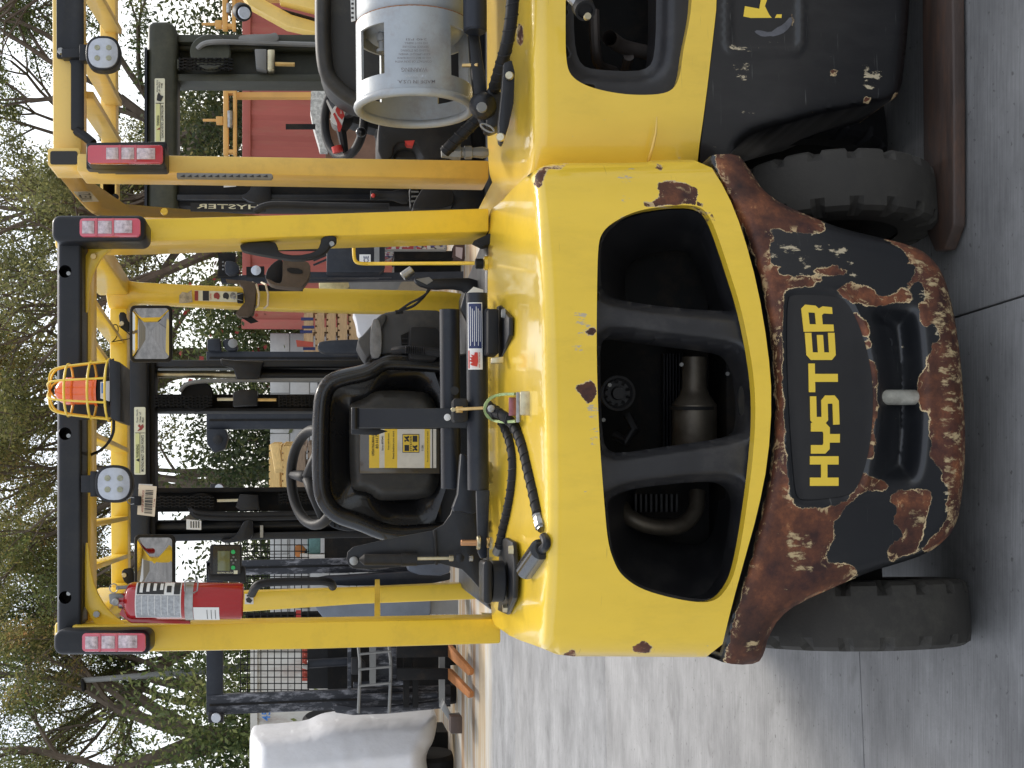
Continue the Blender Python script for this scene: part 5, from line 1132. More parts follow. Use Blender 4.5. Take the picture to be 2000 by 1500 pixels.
sheet('lower_counterweight', L2o, low2, M['black2_worn'], T2, step=9, skirt=lambda a, b: DV(.35), sm=1,
      attrs={'rust': rustf([[(1619, 140), (1626, 135), (1639, 137), (1640, 144), (1630, 150), (1620, 146)], [(1683, 200), (1692, 188), (1701, 188), (1700, 198), (1690, 204)], [(1738, 196), (1745, 186), (1755, 178), (1755, 190), (1746, 199)], [(1582, 216), (1590, 216), (1588, 224), (1582, 222)], [(1510, 88), (1523, 86), (1522, 92)], [(1546, 10), (1552, 20), (1550, 60), (1544, 50)]]),
             'scuff': scufff([[(1434, 130), (1462, 130), (1460, 155), (1436, 155)], [(1433, 225), (1442, 225), (1440, 255), (1434, 250)], [(1690, 125), (1722, 130), (1715, 178), (1690, 175)], [(1425, 90), (1480, 90), (1520, 96), (1425, 100)]], 8)})
dec = obj('worn_letter', MB().px([(1452, 32), (1455, 12), (1483, 17), (1487, -6), (1500, -6), (1494, 12), (1502, 28), (1511, 40), (1517, 28), (1527, 28), (1525, 49), (1508, 44)], lambda p: float(low2(np.array([p]), np.array([20.]))[0]) - .002, .0012), M['yelprint'], T2)
obj('torn_patch', MB().px(chaikin([(1472, 62), (1480, 58), (1505, 64), (1515, 55), (1530, 48), (1545, 30), (1548, 45), (1535, 62), (1518, 70), (1490, 73)], 1), lambda p: float(low2(np.array([p]), np.array([60.]))[0]) - .0015, .001), mat('peeled_grey_residue', (.10, .10, .11), .6, var=.3, vs=30), T2)
obj('counterweight_core', MB().px([(1420, -400), (1420, 290), (1500, 235), (1730, 185), (1760, 0), (1780, -400)], 3.2, .25), M['dark'], T2)
# grille insert
g2 = [(1118, -260), (1120, 40), (1124, 100), (1136, 128), (1160, 136), (1240, 140), (1268, 132), (1278, 110), (1282, 40), (1282, -260)]
sheet('grille', hole2, lambda x, y: face2(x, y) + .03 + .035 * sstep((sdist(x, y, chaikin(g2, 1)) + 34) / 34), M['grille'], T2, holes=[g2], step=9, skirt=lambda a, b: DV(.02), hskirt=.08, sm=1, hsm=1)
obj('engine_bay_back', MB().px([(1090, -300), (1370, -300), (1370, 200), (1090, 200)], 3.45, .01), M['dark'], T2)
pm = mat('dull_pipe_metal', (.06, .05, .045), .5, .4, var=.3, vs=14)
obj('exhaust_pipe', MB().tube(smooth3([at(1190, 74, 3.10), at(1196, 78, 3.16), at(1215, 92, 3.2), at(1250, 100, 3.22), at(1290, 108, 3.22)], 2), .019, 14, cap=False), pm, T2, smooth=180)
obj('coolant_pipe', MB().tube(smooth3([at(1160, 20, 3.2), at(1162, 90, 3.2), at(1168, 130, 3.25), at(1200, 140, 3.3)], 2), .014, 10), pm, T2)
obj('coolant_pipe', MB().tube([at(1228, 110, 3.2), at(1216, 160, 3.3)], .014, 10), pm, T2)
cp2 = thing('fuel_hose', at(1140, 30, 2.9), 'short hose end with a black cap hanging in front of the right truck grille', 'hose', 'gas hoses')
obj('hose_fitting', MB().cyl(at(1110, -10, 2.93), at(1135, 15, 2.92), .012, 10), M['steel'], cp2)
obj('coupling', MB().lathe(at(1136, 8, 2.94), at(1150, 34, 2.86) - at(1136, 8, 2.94), [(0, .016), (.01, .026), (.05, .024), (.05, .018), (.04, .017)], 24), M['rubber2'], cp2)
obj('coupling_core', MB().lathe(at(1146, 34, 2.885), (0, -1, .0), [(0, .008), (.012, .008), (.012, .004)], 12), M['zinc'], cp2)
# tyres and chassis
tyre('tyre', (.70, 3.52, .272), .272, .17, (1, .22, 0), T2, M['rubber2'], notch=.006)
tyre('tyre', (1.62, 3.6, .272), .272, .158, (1, .14, 0), T2, M['rubber2'])
obj('chassis', MB().box((1.2, 4.5, .38), (.86, 1.6, .42)), M['black'], T2, bevel=.02)
obj('engine_hood', MB().px([(951, -300), (951, 330), (1300, 320), (1300, -300)], 3.66, 0, Vector((-.09, .9, -.1))), M['black'], T2, bevel=.03)
for x in (.66, 1.72): tyre('front_tyre', (x, 4.9, .33), .33, .2, (1, .1, 0), T2, M['rubber'])
# guard
obj('guard_rear_beam', MB().px([(100, -420), (103, 300), (160, 300), (156, -420)], 3.48, .08), M['yellow2'], T2, bevel=.006)
obj('beam_end', MB().px(rrect(93, 157, 289, 325, 6, 3), 3.44, .12), M['yellow2'], T2, bevel=.004)
obj('beam_opening', MB().px(rrect(98, 151, 295, 321, 4, 3), 3.437, .004), M['ink'], T2)
obj('lamp_plate', MB().px([(108, -300), (110, 112), (118, 113), (134, 116), (138, 125), (138, 253), (163, 255), (162, -300)], 3.46, .014), M['black'], T2, bevel=.003)
obj('lamp_cable', MB().tube([at(150, 256, 3.46), at(168, 268, 3.44), at(182, 280, 3.43)], .012, 8), M['rubber2'], T2)
obj('rear_guard_leg', MB().px([(150, 299), (150, 335), (345, 338), (955, 350), (955, 313), (345, 303)], lambda p: 3.42 + .16 * (p - 150) / 800, .13), M['yellow2'], T2, bevel=.006)
sb = obj('guard_side_beam', MB().px(chaikin([(100, 325), (152, 327), (176, 355), (203, 392), (222, 404), (300, 411), (430, 416), (560, 424), (560, 430), (430, 428), (300, 425), (225, 424), (180, 414), (155, 393)], 1), lambda p: 3.62 + .8 * min(1, max(0, (p - 100) / 125.)), .06), M['yellow2'], T2, bevel=.006)
nl = obj('number_sticker', MB().px([(143, 374), (178, 374), (197, 393), (161, 394)], lambda p: 3.60 + .8 * (p - 100) / 125., .004), M['white'], T2)
text_to('number_text', '17LE301', at(152, 376, 3.92), at(158, 391.5, 3.96), at(176, 376, 4.07), M['ink'], nl)
obj('front_guard_leg', MB().px([(196, 310), (196, 400), (228, 404), (226, 310)], 4.5, .08), M['yellow2'], T2)
obj('guard_front_beam', MB().px([(190, -420), (198, 402), (228, 402), (224, -420)], 4.5, .06), M['yellow2'], T2, bevel=.006)
for a, b_ in (((150, -60), (222, 60)), ((160, 90), (222, 202)), ((162, 185), (220, 275)), ((150, -170), (222, -40))):
    obj('guard_bar', MB().bar(at(a[0], a[1], 3.56), at(b_[0], b_[1], 4.52), .02, .055), M['yellow2'], T2, bevel=.002)
obj('rivet', MB().lathe(at(225, 385, 4.49), (0, -1, 0), [(0, .012), (.004, .01)], 12), M['dark'], T2)
obj('rivet', MB().lathe(at(321, 413, 4.35), (0, -1, 0), [(0, .013), (.005, .011)], 12), M['yellow'], T2)
obj('lamp_bracket', MB().px([(168, 278), (168, 330), (325, 330), (325, 276)], 3.40, .05), M['black'], T2, bevel=.004)
tail('tail_lamp', rrect(169, 322, 281, 321, 6, 3), rrect(171, 318, 283, 319, 6, 3), [(207, 231, 288, 311), (237, 262, 288, 311), (267, 303, 289, 311)], 3.36, T2, M['redlens'])
cb = obj('comb_strip', MB().px([(345, 337), (345, 347), (530, 349), (534, 344), (530, 339)], 3.42, .02), M['galv'], T2, bevel=.002)
for i in range(13): obj('comb_slot', MB().px([(352 + i * 13.5, 345), (360 + i * 13.5, 341), (361 + i * 13.5, 346)], 3.418, .003), M['ink'], cb)
worklamp(201, 103, 3.36, 34, 'dusty round-cornered LED work lamp on the guard of the right-hand truck', bracket=[(120, 168, 95, 112, 3.44), (155, 172, 86, 118, 3.40)])
obj('bolt', MB().lathe(at(119, 100, 3.45), (0, -1, 0), [(0, .010), (.008, .008)], 6), M['steel'], T2)
# mast of the right truck
Y2 = 5.25
obj('mast_crosshead', MB().px([(288, 45), (286, 420), (347, 420), (346, 60), (340, 46), (326, 40), (300, 40)], Y2, .12), M['olive'], T2, bevel=.02, seg=3)
obj('mast_crosshead_lip', MB().pr(282, 287, 92, 420, Y2 - .01, .04), M['navy'], T2)
w2 = obj('warning_label', MB().px(rrect(302, 322, 153, 278, 2, 2), Y2 - .006, .003), M['cream'], T2)
obj('label_rule', MB().pr(312.5, 313.2, 202, 276, Y2 - .008, .001).pr(304, 320, 201, 202, Y2 - .008, .001), M['ink'], w2)
obj('label_field', MB().pr(304.2, 312.4, 203, 276, Y2 - .0075, .001), M['paleyel'], w2)
text_px('label_text', 'WARNING', (306, 225), (306, 245), (311, 225), Y2 - .009, M['ink'], w2)
obj('label_triangle', MB().px([(306, 253), (312, 249), (312, 253)], Y2 - .009, .001), M['redprint2'], w2)
text_px('label_text', 'MOVING MAST CRUSH POINTS', (314.5, 206), (314.5, 270), (319, 206), Y2 - .009, M['ink'], w2)
for i, s in enumerate(('Keep Hands', 'Clear of', 'Mast')): text_px('label_text', s, (305 + i * 4.6, 157 + 3 * i), (305 + i * 4.6, 157 + 3 * i + 2.3 * len(s)), (308.5 + i * 4.6, 157 + 3 * i), Y2 - .009, M['ink'], w2)
obj('label_picture', MB().px([(306, 196), (314, 198), (319, 188), (314, 186), (310, 180), (307, 186)], Y2 - .009, .001), M['ink'], w2)
obj('mast_channel', MB().px([(346, 67), (346, 82), (960, 84), (960, 68)], Y2 + .03, .14), M['olive'], T2, bevel=.003)
obj('mast_channel', MB().px([(346, 100), (346, 168), (960, 170), (960, 100)], Y2 + .12, .06), M['olive'], T2, bevel=.003)
obj('mast_channel', MB().px([(346, 144), (346, 158), (960, 160), (960, 146)], Y2 + .02, .1), M['olive'], T2, bevel=.003)
obj('lift_cylinder', MB().cyl(at(348, 91, Y2 + .1), at(620, 93, Y2 + .1), .022, 12), M['olive'], T2)
obj('mast_hose', MB().tube(smooth3([at(386, 96, Y2), at(398, 84, Y2 - .01), at(430, 81, Y2 - .02), at(500, 84, Y2), at(640, 88, Y2)], 3), .011, 8), M['galv'], T2)
obj('hose_pulley', MB().lathe(at(412, 108, Y2 + .02), (.3, -1, 0), [(0, .075), (.006, .08), (.012, .066), (.02, .066), (.026, .08), (.03, .075)], 28), M['olive'], T2)
c2 = obj('lift_chain', MB().pr(346, 350, 116, 134, Y2, .02), M['olive'], T2); chain(c2, 350, 460, 125, Y2 - .02, .05, 8)
obj('chain_anchor', MB().px([(497, 95), (500, 132), (521, 136), (521, 95)], Y2 - .03, .05), M['galv'], T2, bevel=.005)
obj('chain_anchor', MB().px([(522, 96), (522, 136), (536, 136), (537, 96)], Y2 - .03, .05), M['zinc'], T2, bevel=.005)
obj('chain_rod', MB().cyl(at(537, 125, Y2 - .01), at(576, 126, Y2 - .01), .009, 8), M['brass'], T2)
obj('rail_bracket', MB().px(chaikin([(463, 70), (490, 66), (525, 66), (540, 62), (546, 74), (540, 82), (500, 82), (470, 82)], 1), Y2 - .01, .04), M['galv'], T2, bevel=.004)
obj('mast_channel', MB().px([(346, 350), (346, 402), (960, 404), (960, 352)], Y2 + .02, .14), M['dark'], T2, bevel=.003)
obj('mast_channel', MB().px([(346, 380), (346, 390), (800, 390), (800, 380)], Y2 - .01, .03), M['black'], T2, bevel=.002)
obj('rail_bracket', MB().px(chaikin([(466, 382), (486, 376), (496, 350), (528, 350), (530, 400), (492, 396)], 1), Y2 - .03, .04), M['black'], T2, bevel=.004)
obj('data_sticker', MB().px([(435, 350), (437, 366), (461, 364), (461, 352)], Y2 - .035, .002), M['white'], T2)
text_px('side_lettering', 'HYSTER', (506, 409), (384, 407), (506, 400), 4.30, M['cream'], T2)
obj('lettering_plate', MB().px([(372, 396), (372, 412), (520, 414), (520, 396)], 4.302, .01), M['black'], T2)
obj('side_handle', MB().tube(smooth3([at(500, 412, 4.2), at(515, 402, 4.18), at(540, 399, 4.18), at(620, 402, 4.18), at(760, 404, 4.15)], 3), .012, 8), M['plastic'], T2)
# seat, wheel, levers of the right truck
obj('seat_back', MB().px(chaikin([(624, -260), (622, 100), (630, 150), (652, 182), (700, 208), (800, 218), (900, 215), (900, -260)], 1), 4.25, .15), M['vinyl'], T2, bevel=.02, seg=3)
obj('seat_rim', MB().tube(smooth3([at(632, -260, 4.2), at(630, 20, 4.2), at(632, 120, 4.2), at(645, 160, 4.2), at(690, 196, 4.2), at(745, 214, 4.2)], 3), .026, 12), M['vinyl'], T2, smooth=180)
obj('seat_side', MB().px(chaikin([(738, 242), (745, 238), (800, 236), (870, 232), (920, 240), (925, 300), (880, 308), (830, 312), (815, 285), (805, 276), (770, 280), (768, 312), (738, 312)], 1), 4.0, .18), M['plastic'], T2, bevel=.015, seg=3)
obj('belt_buckle', MB().px([(790, 275), (810, 274), (806, 285), (795, 283)], 4.0, .03), M['inkred'], T2)
obj('seat_base', MB().px([(770, -200), (770, 310), (955, 312), (955, -200)], 4.1, .4), M['plastic'], T2, bevel=.02)
w2c = at(672, 232, 4.62); n2 = Vector((-.05, -.5, .86)).normalized(); u2 = n2.orthogonal().normalized(); v2 = n2.cross(u2)
sw2 = obj('steering_wheel', MB().tube([w2c + (u2 * math.cos(2 * math.pi * k / 40) + v2 * math.sin(2 * math.pi * k / 40)) * .135 for k in range(40)], .016, 12, closed=True), M['plastic'], T2, smooth=180)
for a in (0, 130, 230): 
    e = u2 * math.cos(math.radians(a)) + v2 * math.sin(math.radians(a)); obj('spoke', MB().tube([w2c + n2 * .02, w2c + e * .13], [.02, .012], 8), M['plastic'], sw2)
obj('hub', MB().lathe(w2c, n2, [(-.02, .03), (0, .05), (.03, .045), (.035, .01)], 20), M['plastic'], sw2)
obj('red_tape', MB().lathe(at(659, 292, 4.6) , Vector((1, 0, .3)), [(-.01, .019), (.012, .019)], 12), M['inkred'], sw2)
obj('steering_column', MB().px([(660, 200), (680, 240), (760, 260), (760, 200)], 4.75, .1), M['plastic'], T2, bevel=.02)
obj('dashboard', MB().px([(735, 100), (735, 312), (900, 312), (900, 100)], 4.85, .1), M['dark'], T2, bevel=.02)
rtg = thing('red_tag', at(658, 225, 4.4), 'red and white paper tag hanging on the steering wheel of the right-hand truck', 'tag')
obj('tag_paper', MB().px([(644, 232), (652, 226), (655, 210), (662, 196), (675, 200), (674, 222), (667, 248), (660, 246), (650, 240)], 4.40, .002), M['white'], rtg)
obj('tag_print', MB().px([(655, 215), (662, 200), (667, 208), (673, 226), (668, 234), (660, 226)], 4.398, .001), M['inkred'], rtg)
obj('tag_print', MB().px([(650, 222), (654, 220), (668, 246), (664, 258), (660, 256), (658, 240)], 4.398, .001), M['inkred'], rtg)
text_px('tag_text', 'DO NOT', (664, 222), (664, 207), (668, 222), 4.396, M['white'], rtg)
js = obj('lever_grip', MB().lathe(at(796, 384, 4.1), at(726, 381, 4.1) - at(796, 384, 4.1), [(0, .022), (.02, .024), (.05, .015), (.09, .013), (.1, .017), (.118, .015)], 16), M['plastic'], T2, smooth=50)
obj('grip_button', MB().ball(at(729, 382, 4.083), .007, 8), M['inkred'], js)
obj('lever_gaiter', MB().px([(800, 365), (802, 402), (822, 398), (822, 362)], 4.1, .05), M['rubber2'], T2, bevel=.004)
for i in range(4): obj('gaiter_fold', MB().pr(803, 818, 364 + i * 9, 367 + i * 9, 4.09, .02), M['galv'], T2)
obj('armrest', MB().px(chaikin([(806, 400), (822, 372), (830, 362), (880, 364), (890, 385), (880, 406), (808, 408)], 1), 4.0, .15), M['plastic'], T2, bevel=.015, seg=3)
obj('side_panel', MB().px([(880, 350), (880, 408), (965, 415), (965, 352)], 4.1, .2), M['black'], T2, bevel=.01)
obj('lever_boot', MB().lathe(at(760, 268, 4.4), at(725, 258, 4.4) - at(760, 268, 4.4), [(0, .02), (.01, .028), (.015, .022), (.022, .028), (.028, .02), (.036, .025), (.05, .012)], 14), M['rubber2'], T2)
obj('lever_knob', MB().ball(at(705, 258, 4.4), .018, 12), M['gloss'], T2, smooth=180)

# silver gas bottle lying across
TK = thing('gas_bottle', (1.05, 3.30, 1.25), 'scuffed silver gas bottle lying across the back of the right-hand truck', 'gas bottle')
TY = 3.36; c_l = at(810, 212, TY); c_r = at(803, -330, TY + .06); tax = (c_r - c_l).normalized(); TR = .149
u_ = Vector((0, -1, 0)); u_ = (u_ - tax * u_.dot(tax)).normalized(); w_ = tax.cross(u_)
if w_.z < 0: w_ = -w_
def tdist(py): return (750 - py) * 0 + (at(810, py, TY) - c_l).dot(tax)
d0 = tdist(45)
obj('bottle_body', MB().lathe(c_l, tax, [(d0 - .06, .03), (d0 - .055, .08), (d0 - .035, .118), (d0 - .012, .140), (d0 + .02, TR), (d0 + .30, TR), (d0 + .303, TR + .002), (d0 + .31, TR + .002), (d0 + .313, TR), (d0 + .62, TR), (d0 + .66, .13), (d0 + .69, .08)], 48), M['tank'], TK, smooth=60)
NA, NL = 96, 30; L1 = d0 - .004; vs = []; fs = []
for side, rr in ((0, TR + .003), (1, TR - .004)):
    for i in range(NL + 1):
        for k in range(NA):
            a = 2 * math.pi * k / NA; vs.append(c_l + tax * (L1 * i / NL) + (u_ * math.cos(a) + w_ * math.sin(a)) * rr)
def win(i, k):
    a = (k + .5) * 360 / NA; a = a - 360 if a > 180 else a; t = (i + .5) / NL
    if not (.22 < t < .84): return False
    return 35 < a < 66 or -92 < a < -34 or 112 < a < 145 or -150 < a < -120
base = (NL + 1) * NA
for i in range(NL):
    for k in range(NA):
        if win(i, k): continue
        k2 = (k + 1) % NA; q = (i * NA + k, i * NA + k2, (i + 1) * NA + k2, (i + 1) * NA + k); fs.append(q); fs.append(tuple(base + j for j in q[::-1]))
        for (di, dk, e) in ((0, 1, (q[1], q[2])), (0, -1, (q[3], q[0])), (1, 0, (q[2], q[3])), (-1, 0, (q[0], q[1]))):
            ii, kk = i + di, (k + dk) % NA
            if ii < 0 or ii >= NL or win(ii, kk): fs.append((e[0], e[1], base + e[1], base + e[0]))
obj('collar', MB().add(vs, fs), M['tank'], TK, smooth=50)
obj('collar_rim', MB().tube([c_l + (u_ * math.cos(2 * math.pi * k / 64) + w_ * math.sin(2 * math.pi * k / 64)) * (TR - .001) for k in range(64)], .0115, 12, closed=True), M['tank'], TK, smooth=180)
obj('weld_seam', MB().tube([c_l + tax * (L1 + .001) + (u_ * math.cos(2 * math.pi * k / 64) + w_ * math.sin(2 * math.pi * k / 64)) * (TR + .001) for k in range(64)], .0025, 6, closed=True), mat('rusty_weld', (.25, .12, .06), .8, var=.3, vs=40), TK)
vv = c_l + tax * (L1 - .02) + w_ * -.03
vb = obj('valve', MB().lathe(vv + tax * .0, -tax, [(0, .035), (.03, .035), (.032, .02), (.07, .02), (.072, .028), (.10, .028), (.102, .014), (.12, .014)], 16), M['brass'], TK)
obj('fill_valve', MB().lathe(c_l + tax * (L1 - .02) + w_ * .085 + u_ * .05, -tax, [(0, .010), (.02, .010), (.022, .015), (.04, .015), (.042, .010), (.06, .010), (.062, .016), (.07, .016)], 14), M['galv'], TK)
obj('valve_wheel', MB().lathe(c_l + tax * (L1 - .09) + w_ * -.06 + u_ * .06, -tax, [(0, .02), (.004, .024), (.008, .018), (.012, .024), (.016, .018), (.02, .022)], 14), mat('rusty_handwheel', (.2, .09, .05), .7, var=.3, vs=30), TK)
obj('locating_pin', MB().cyl(at(903, 128, 3.24), at(934, 127, 3.22), .005, 8), M['brass'], TK)
emb = mat('embossed_lettering', (.42, .44, .46), .4, .5, var=.1); stn = mat('stencilled_grey', (.20, .19, .19), .5, .2, var=.3, vs=60)
FY = TY - TR - .0045
text_px('embossed_text', 'MADE IN U.S.A.', (850, 156), (776, 156), (850, 163), FY, stn, TK)
text_px('embossed_text', 'IT WAS', (832, 146), (790, 146), (832, 151), FY, emb, TK)
text_px('embossed_text', 'WARNING', (835, 132), (784, 132), (835, 140), FY, stn, TK)
for i, s in enumerate(('CONTACT OF SKIN WITH', 'LIQUID MAY CAUSE BURNS', 'KEEP UPRIGHT WHEN', 'FILLING OR STORING', 'SERVICE PRESSURE', 'DO NOT REFILL', '240 PSI')):
    text_px('stamped_text', s, (843 - i * 1.5, 118 - i * 7.2), (772 + i * 3.5, 118 - i * 7.2), (843 - i * 1.5, 122.3 - i * 7.2), FY, stn, TK)
ws = obj('band_sticker', MB().px([(683, -60), (692, -60), (694, 40), (686, 42)], TY - .09, .003), M['white'], TK)
for i in range(9): obj('sticker_line', MB().pr(686, 691, -40 + i * 9, -36 + i * 9, TY - .0925, .001), M['ink'], ws)
# bracket under the bottle, hoses
B2 = thing('bottle_bracket', (1.0, 3.2, 1.17), 'black cradle, hinge plates and pull-pin under the silver gas bottle', 'bracket', 'gas bottle brackets')
obj('support_tube', MB().cyl(at(928, 63, 3.2), at(925, -330, 3.26), .030, 24), M['navy'], B2)
obj('swing_plate', MB().px([(915, 62), (936, 66), (942, 110), (950, 160), (956, 240), (944, 250), (930, 215), (922, 150)], 3.22, .03), M['black'], B2, bevel=.004)
obj('hinge_block', MB().px([(952, 170), (972, 168), (984, 190), (984, 240), (964, 250), (950, 246)], 3.2, .08), M['black'], B2, bevel=.006)
pb = obj('pivot', MB().lathe(at(943, 207, 3.2), at(938, 207, 3.12) - at(943, 207, 3.2), [(0, .035), (.02, .03), (.03, .02), (.035, .012)], 24), M['black'], B2)
obj('pivot_head', MB().lathe(at(941, 210, 3.165), (0, -1, 0), [(0, .014), (.008, .012)], 12), M['galv'], pb)
obj('base_plate', MB().px([(984, 122), (1000, 116), (1006, 140), (1004, 200), (994, 245), (982, 282), (975, 276), (974, 240), (980, 180)], 3.05, .03), M['black'], B2, bevel=.004)
for a, b_ in ((995, 148), (978, 268)): obj('bolt', MB().lathe(at(a, b_, 3.045), (0, -1, .3), [(0, .011), (.006, .009)], 12), M['zinc'], B2)
obj('pull_ring', MB().tube([at(952 + 13 * math.cos(k / 20 * 6.283), 250 + 6 * math.sin(k / 20 * 6.283) + 6 * math.cos(k / 20 * 6.283), 3.12) for k in range(20)], .0024, 6, closed=True), M['steel'], B2)
H3 = thing('fuel_hose', at(990, 60, 3.1), 'thick black spiral-wrapped hose curving under the silver bottle', 'hose', 'gas hoses')
spiral(H3, [at(1001, -120, 3.0), at(1002, -20, 3.02), at(1000, 30, 3.03), at(990, 90, 3.06), at(978, 130, 3.12), at(966, 172, 3.2)], .0155, .03)
H4 = thing('fuel_hose', at(905, 265, 3.3), 'black spiral-wrapped hose running from the bottle bracket to a metal union', 'hose', 'gas hoses')
spiral(H4, [at(950, 215, 3.3), at(920, 245, 3.32), at(890, 274, 3.34), at(868, 297, 3.36)], .0155, .024)
obj('hose_union', MB().lathe(at(862, 298, 3.37), at(955, 298, 3.37) - at(862, 298, 3.37), [(0, .014), (.02, .016), (.03, .02), (.05, .02), (.052, .014), (.06, .014), (.062, .018), (.08, .018), (.082, .013), (.11, .016), (.125, .011)], 8), M['galv'], H4)

# fork of another truck lying on the concrete across the lower right
FK = thing('loose_fork', (.9, 3.0, 0), 'long rusty lift fork lying on the concrete in front of the right-hand tyre', 'fork')
tip = [atz(1890, 440, 0.0), atz(1872, 488, 0), atz(1852, 492, 0), atz(1838, 460, 0), atz(1830, 380, 0), atz(1824, -300, 0), atz(1884, -300, 0), atz(1890, 200, 0)]
obj('fork_blade', MB().prism([Vector((p.x, p.y, .004)) for p in tip], (0, 0, .034)), M['forkrust'], FK, bevel=.006, seg=3)
obj('fork_heel', MB().box((1.75, 3.02, .30), (.05, .12, .56)), M['forkrust'], FK, bevel=.01)
# ================================================================ THINGS BEHIND
# ---- red shipping container
def corrug(nm, x0, x1, y, z0, z1, m, parent, pitch=.28, dep=.035):
    mb = MB(); x = x0; pts = []
    while x < x1:
        for a, d in ((0, 0), (.25, 0), (.5, dep), (.75, dep)):
            if x + a * pitch <= x1: pts.append((x + a * pitch, y + d))
        x += pitch
    pts.append((x1, y)); vs = [(a, b, z0) for a, b in pts] + [(a, b, z1) for a, b in pts]; n = len(pts)
    mb.add(vs, [(i, i + 1, n + i + 1, n + i) for i in range(n - 1)])
    return obj(nm, mb, m, parent, smooth=0)
CR = thing('shipping_container', (3.9, 20, 0), 'faded red shipping container standing behind the pallets on the right', 'container', 'shipping containers in the yard')
CY = 19.0; cx0 = at(470, 641, CY).x; cz = at(472, 300, CY).z
corrug('side_wall', cx0 + .12, cx0 + 6.0, CY + .02, .15, cz - .12, M['cont'], CR, .30, .03)
obj('body', MB().box((cx0 + 3.05, CY + 1.3, cz / 2 + .06), (5.95, 2.3, cz - .16)), M['cont'], CR)
obj('top_rail', MB().box((cx0 + 3.05, CY + .03, cz - .07), (6.1, .10, .12)), M['cont'], CR, bevel=.01)
obj('bottom_rail', MB().box((cx0 + 3.05, CY + .03, .12), (6.1, .10, .14)), M['cont'], CR, bevel=.01)
for x in (cx0 + .06, cx0 + 6.05): obj('corner_post', MB().box((x, CY + .03, cz / 2), (.14, .13, cz)), M['cont'], CR, bevel=.01)
# ---- white container with painted number
CW = thing('shipping_container', (-6.2, 21, 0), 'dirty white shipping container with blue number 45, beside the tarpaulin', 'container', 'shipping containers in the yard')
wz = at(489, 1400, 19.0).z; wx1 = at(500, 1262, 19.0).x
corrug('side_wall', wx1 - 6.0, wx1 - .1, 19.02, .15, wz - .1, M['contw'], CW, .24, .03)
obj('body', MB().box((wx1 - 3.0, 20.3, wz / 2 + .05), (5.9, 2.3, wz - .15)), M['contw'], CW)
obj('top_rail', MB().box((wx1 - 3.05, 19.03, wz - .05), (6.1, .1, .1)), M['contw'], CW)
text_px('painted_number', '45', (528, 1408), (528, 1388), (511, 1408), 18.98, M['blueprint'], CW)
# ---- block wall, laid block by block
BW = thing('block_wall', (-1.9, 19.4, 0), 'pale grey concrete block wall with stepped joints behind the pallets', 'wall')
bz = at(527, 700, 19.4).z; bx1 = cx0 - .05; bh = .30; bwid = .60; rows = int(round(bz / bh)); bh = bz / rows
blk = {}
def block_at(x0, x1, z, m):
    key = (round(x1 - x0, 3), m.name)
    if key not in blk:
        o = obj('block', MB().box((0, 0, bh / 2), (x1 - x0 - .012, .2, bh - .012)), m, BW, bevel=.008); blk[key] = o
    else: o = blk[key].copy(); COL.objects.link(o)
    o.location = Vector(((x0 + x1) / 2, 19.5, z)) - Vector(BW.location); return o
rg = random.Random(8)
for r_ in range(rows):
    x = bx1; first = r_ % 2
    while x > -6.4:
        w_ = bwid / 2 if (first and x == bx1) else bwid
        block_at(x - w_, x, r_ * bh, M['block'] if rg.random() < .7 else M['block2']); x -= w_
obj('mortar_bed', MB().box(((bx1 - 6.4) / 2, 19.51, bz / 2), (bx1 + 6.4, .17, bz - .02)), M['mortar'], BW)

# ---- pallets
def pallet(w, d, h, rot, loc, m, label, parts=True, group='wooden pallets stacked behind the forklifts'):
    T = thing('pallet', loc, label, 'pallet', group); R = Matrix.Rotation(rot, 3, 'Z'); L_ = Vector(loc)
    def B(nm, c, s):
        return obj(nm, MB().box(L_ + R @ Vector(c), s, R), m, T, smooth=0)
    nb = 7; bw = w / nb * .72
    for i in range(nb): B('deck_board', (-w / 2 + w * (i + .5) / nb, 0, h - .01), (bw, d, .02))
    for y in (-d / 2 + .02, 0, d / 2 - .02): B('stringer', (0, y, h / 2), (w, .04, h - .04))
    for i in (0, 3, 6): B('bottom_board', (-w / 2 + w * (i + .5) / nb, 0, .01), (bw, d, .02))
    return T
rg = random.Random(5)
def stack(px0, px1, Y, n, mats, desc, top):
    x0 = at(700, px0, Y).x; x1 = at(700, px1, Y).x; w = abs(x1 - x0); cx = (x0 + x1) / 2; h = top / n
    base = None; names = ['lowest', 'second lowest', 'third from the ground', 'fourth from the ground', 'fifth from the ground', 'sixth from the ground', 'seventh from the ground', 'eighth', 'ninth', 'tenth', 'eleventh', 'twelfth', 'thirteenth', 'fourteenth', 'fifteenth', 'sixteenth']
    for k in range(n):
        nm_ = 'topmost' if k == n - 1 else (names[k] + (' from the ground' if k > 6 else ''))
        pallet(w, 1.1, h - .008, rg.uniform(-.03, .03), (cx + rg.uniform(-.03, .03), Y + .55, k * h), mats[k] if k < len(mats) else mats[-1], nm_ + ' pallet ' + desc)
zt = at(592, 640, 16.0).z
stack(598, 686, 16.0, 13, [M['wood2']] * 6 + [M['wood']] * 7, 'of the tidy stack right of the seat', zt)
zt = at(524, 900, 16.5).z
stack(868, 962, 16.5, 14, [M['wood2']] * 12 + [M['woodnew']] * 2, 'of the stack behind the steering wheel', zt)
lean = thing('wooden_post', at(540, 905, 16.2), 'bright new squared timber lying tilted on top of the pallet stack', 'timber')
obj('post', MB().bar(at(536, 870, 16.3), at(545, 920, 16.1), .10, .10), M['woodnew'], lean, bevel=.006)
CB = thing('cable_barrier', at(600, 670, 15.6), 'red and navy plastic posts in front of the block wall', 'barrier')
obj('post', MB().px([(578, 664), (580, 676), (612, 676), (612, 668)], 15.6, .08), M['redpaint'], CB)
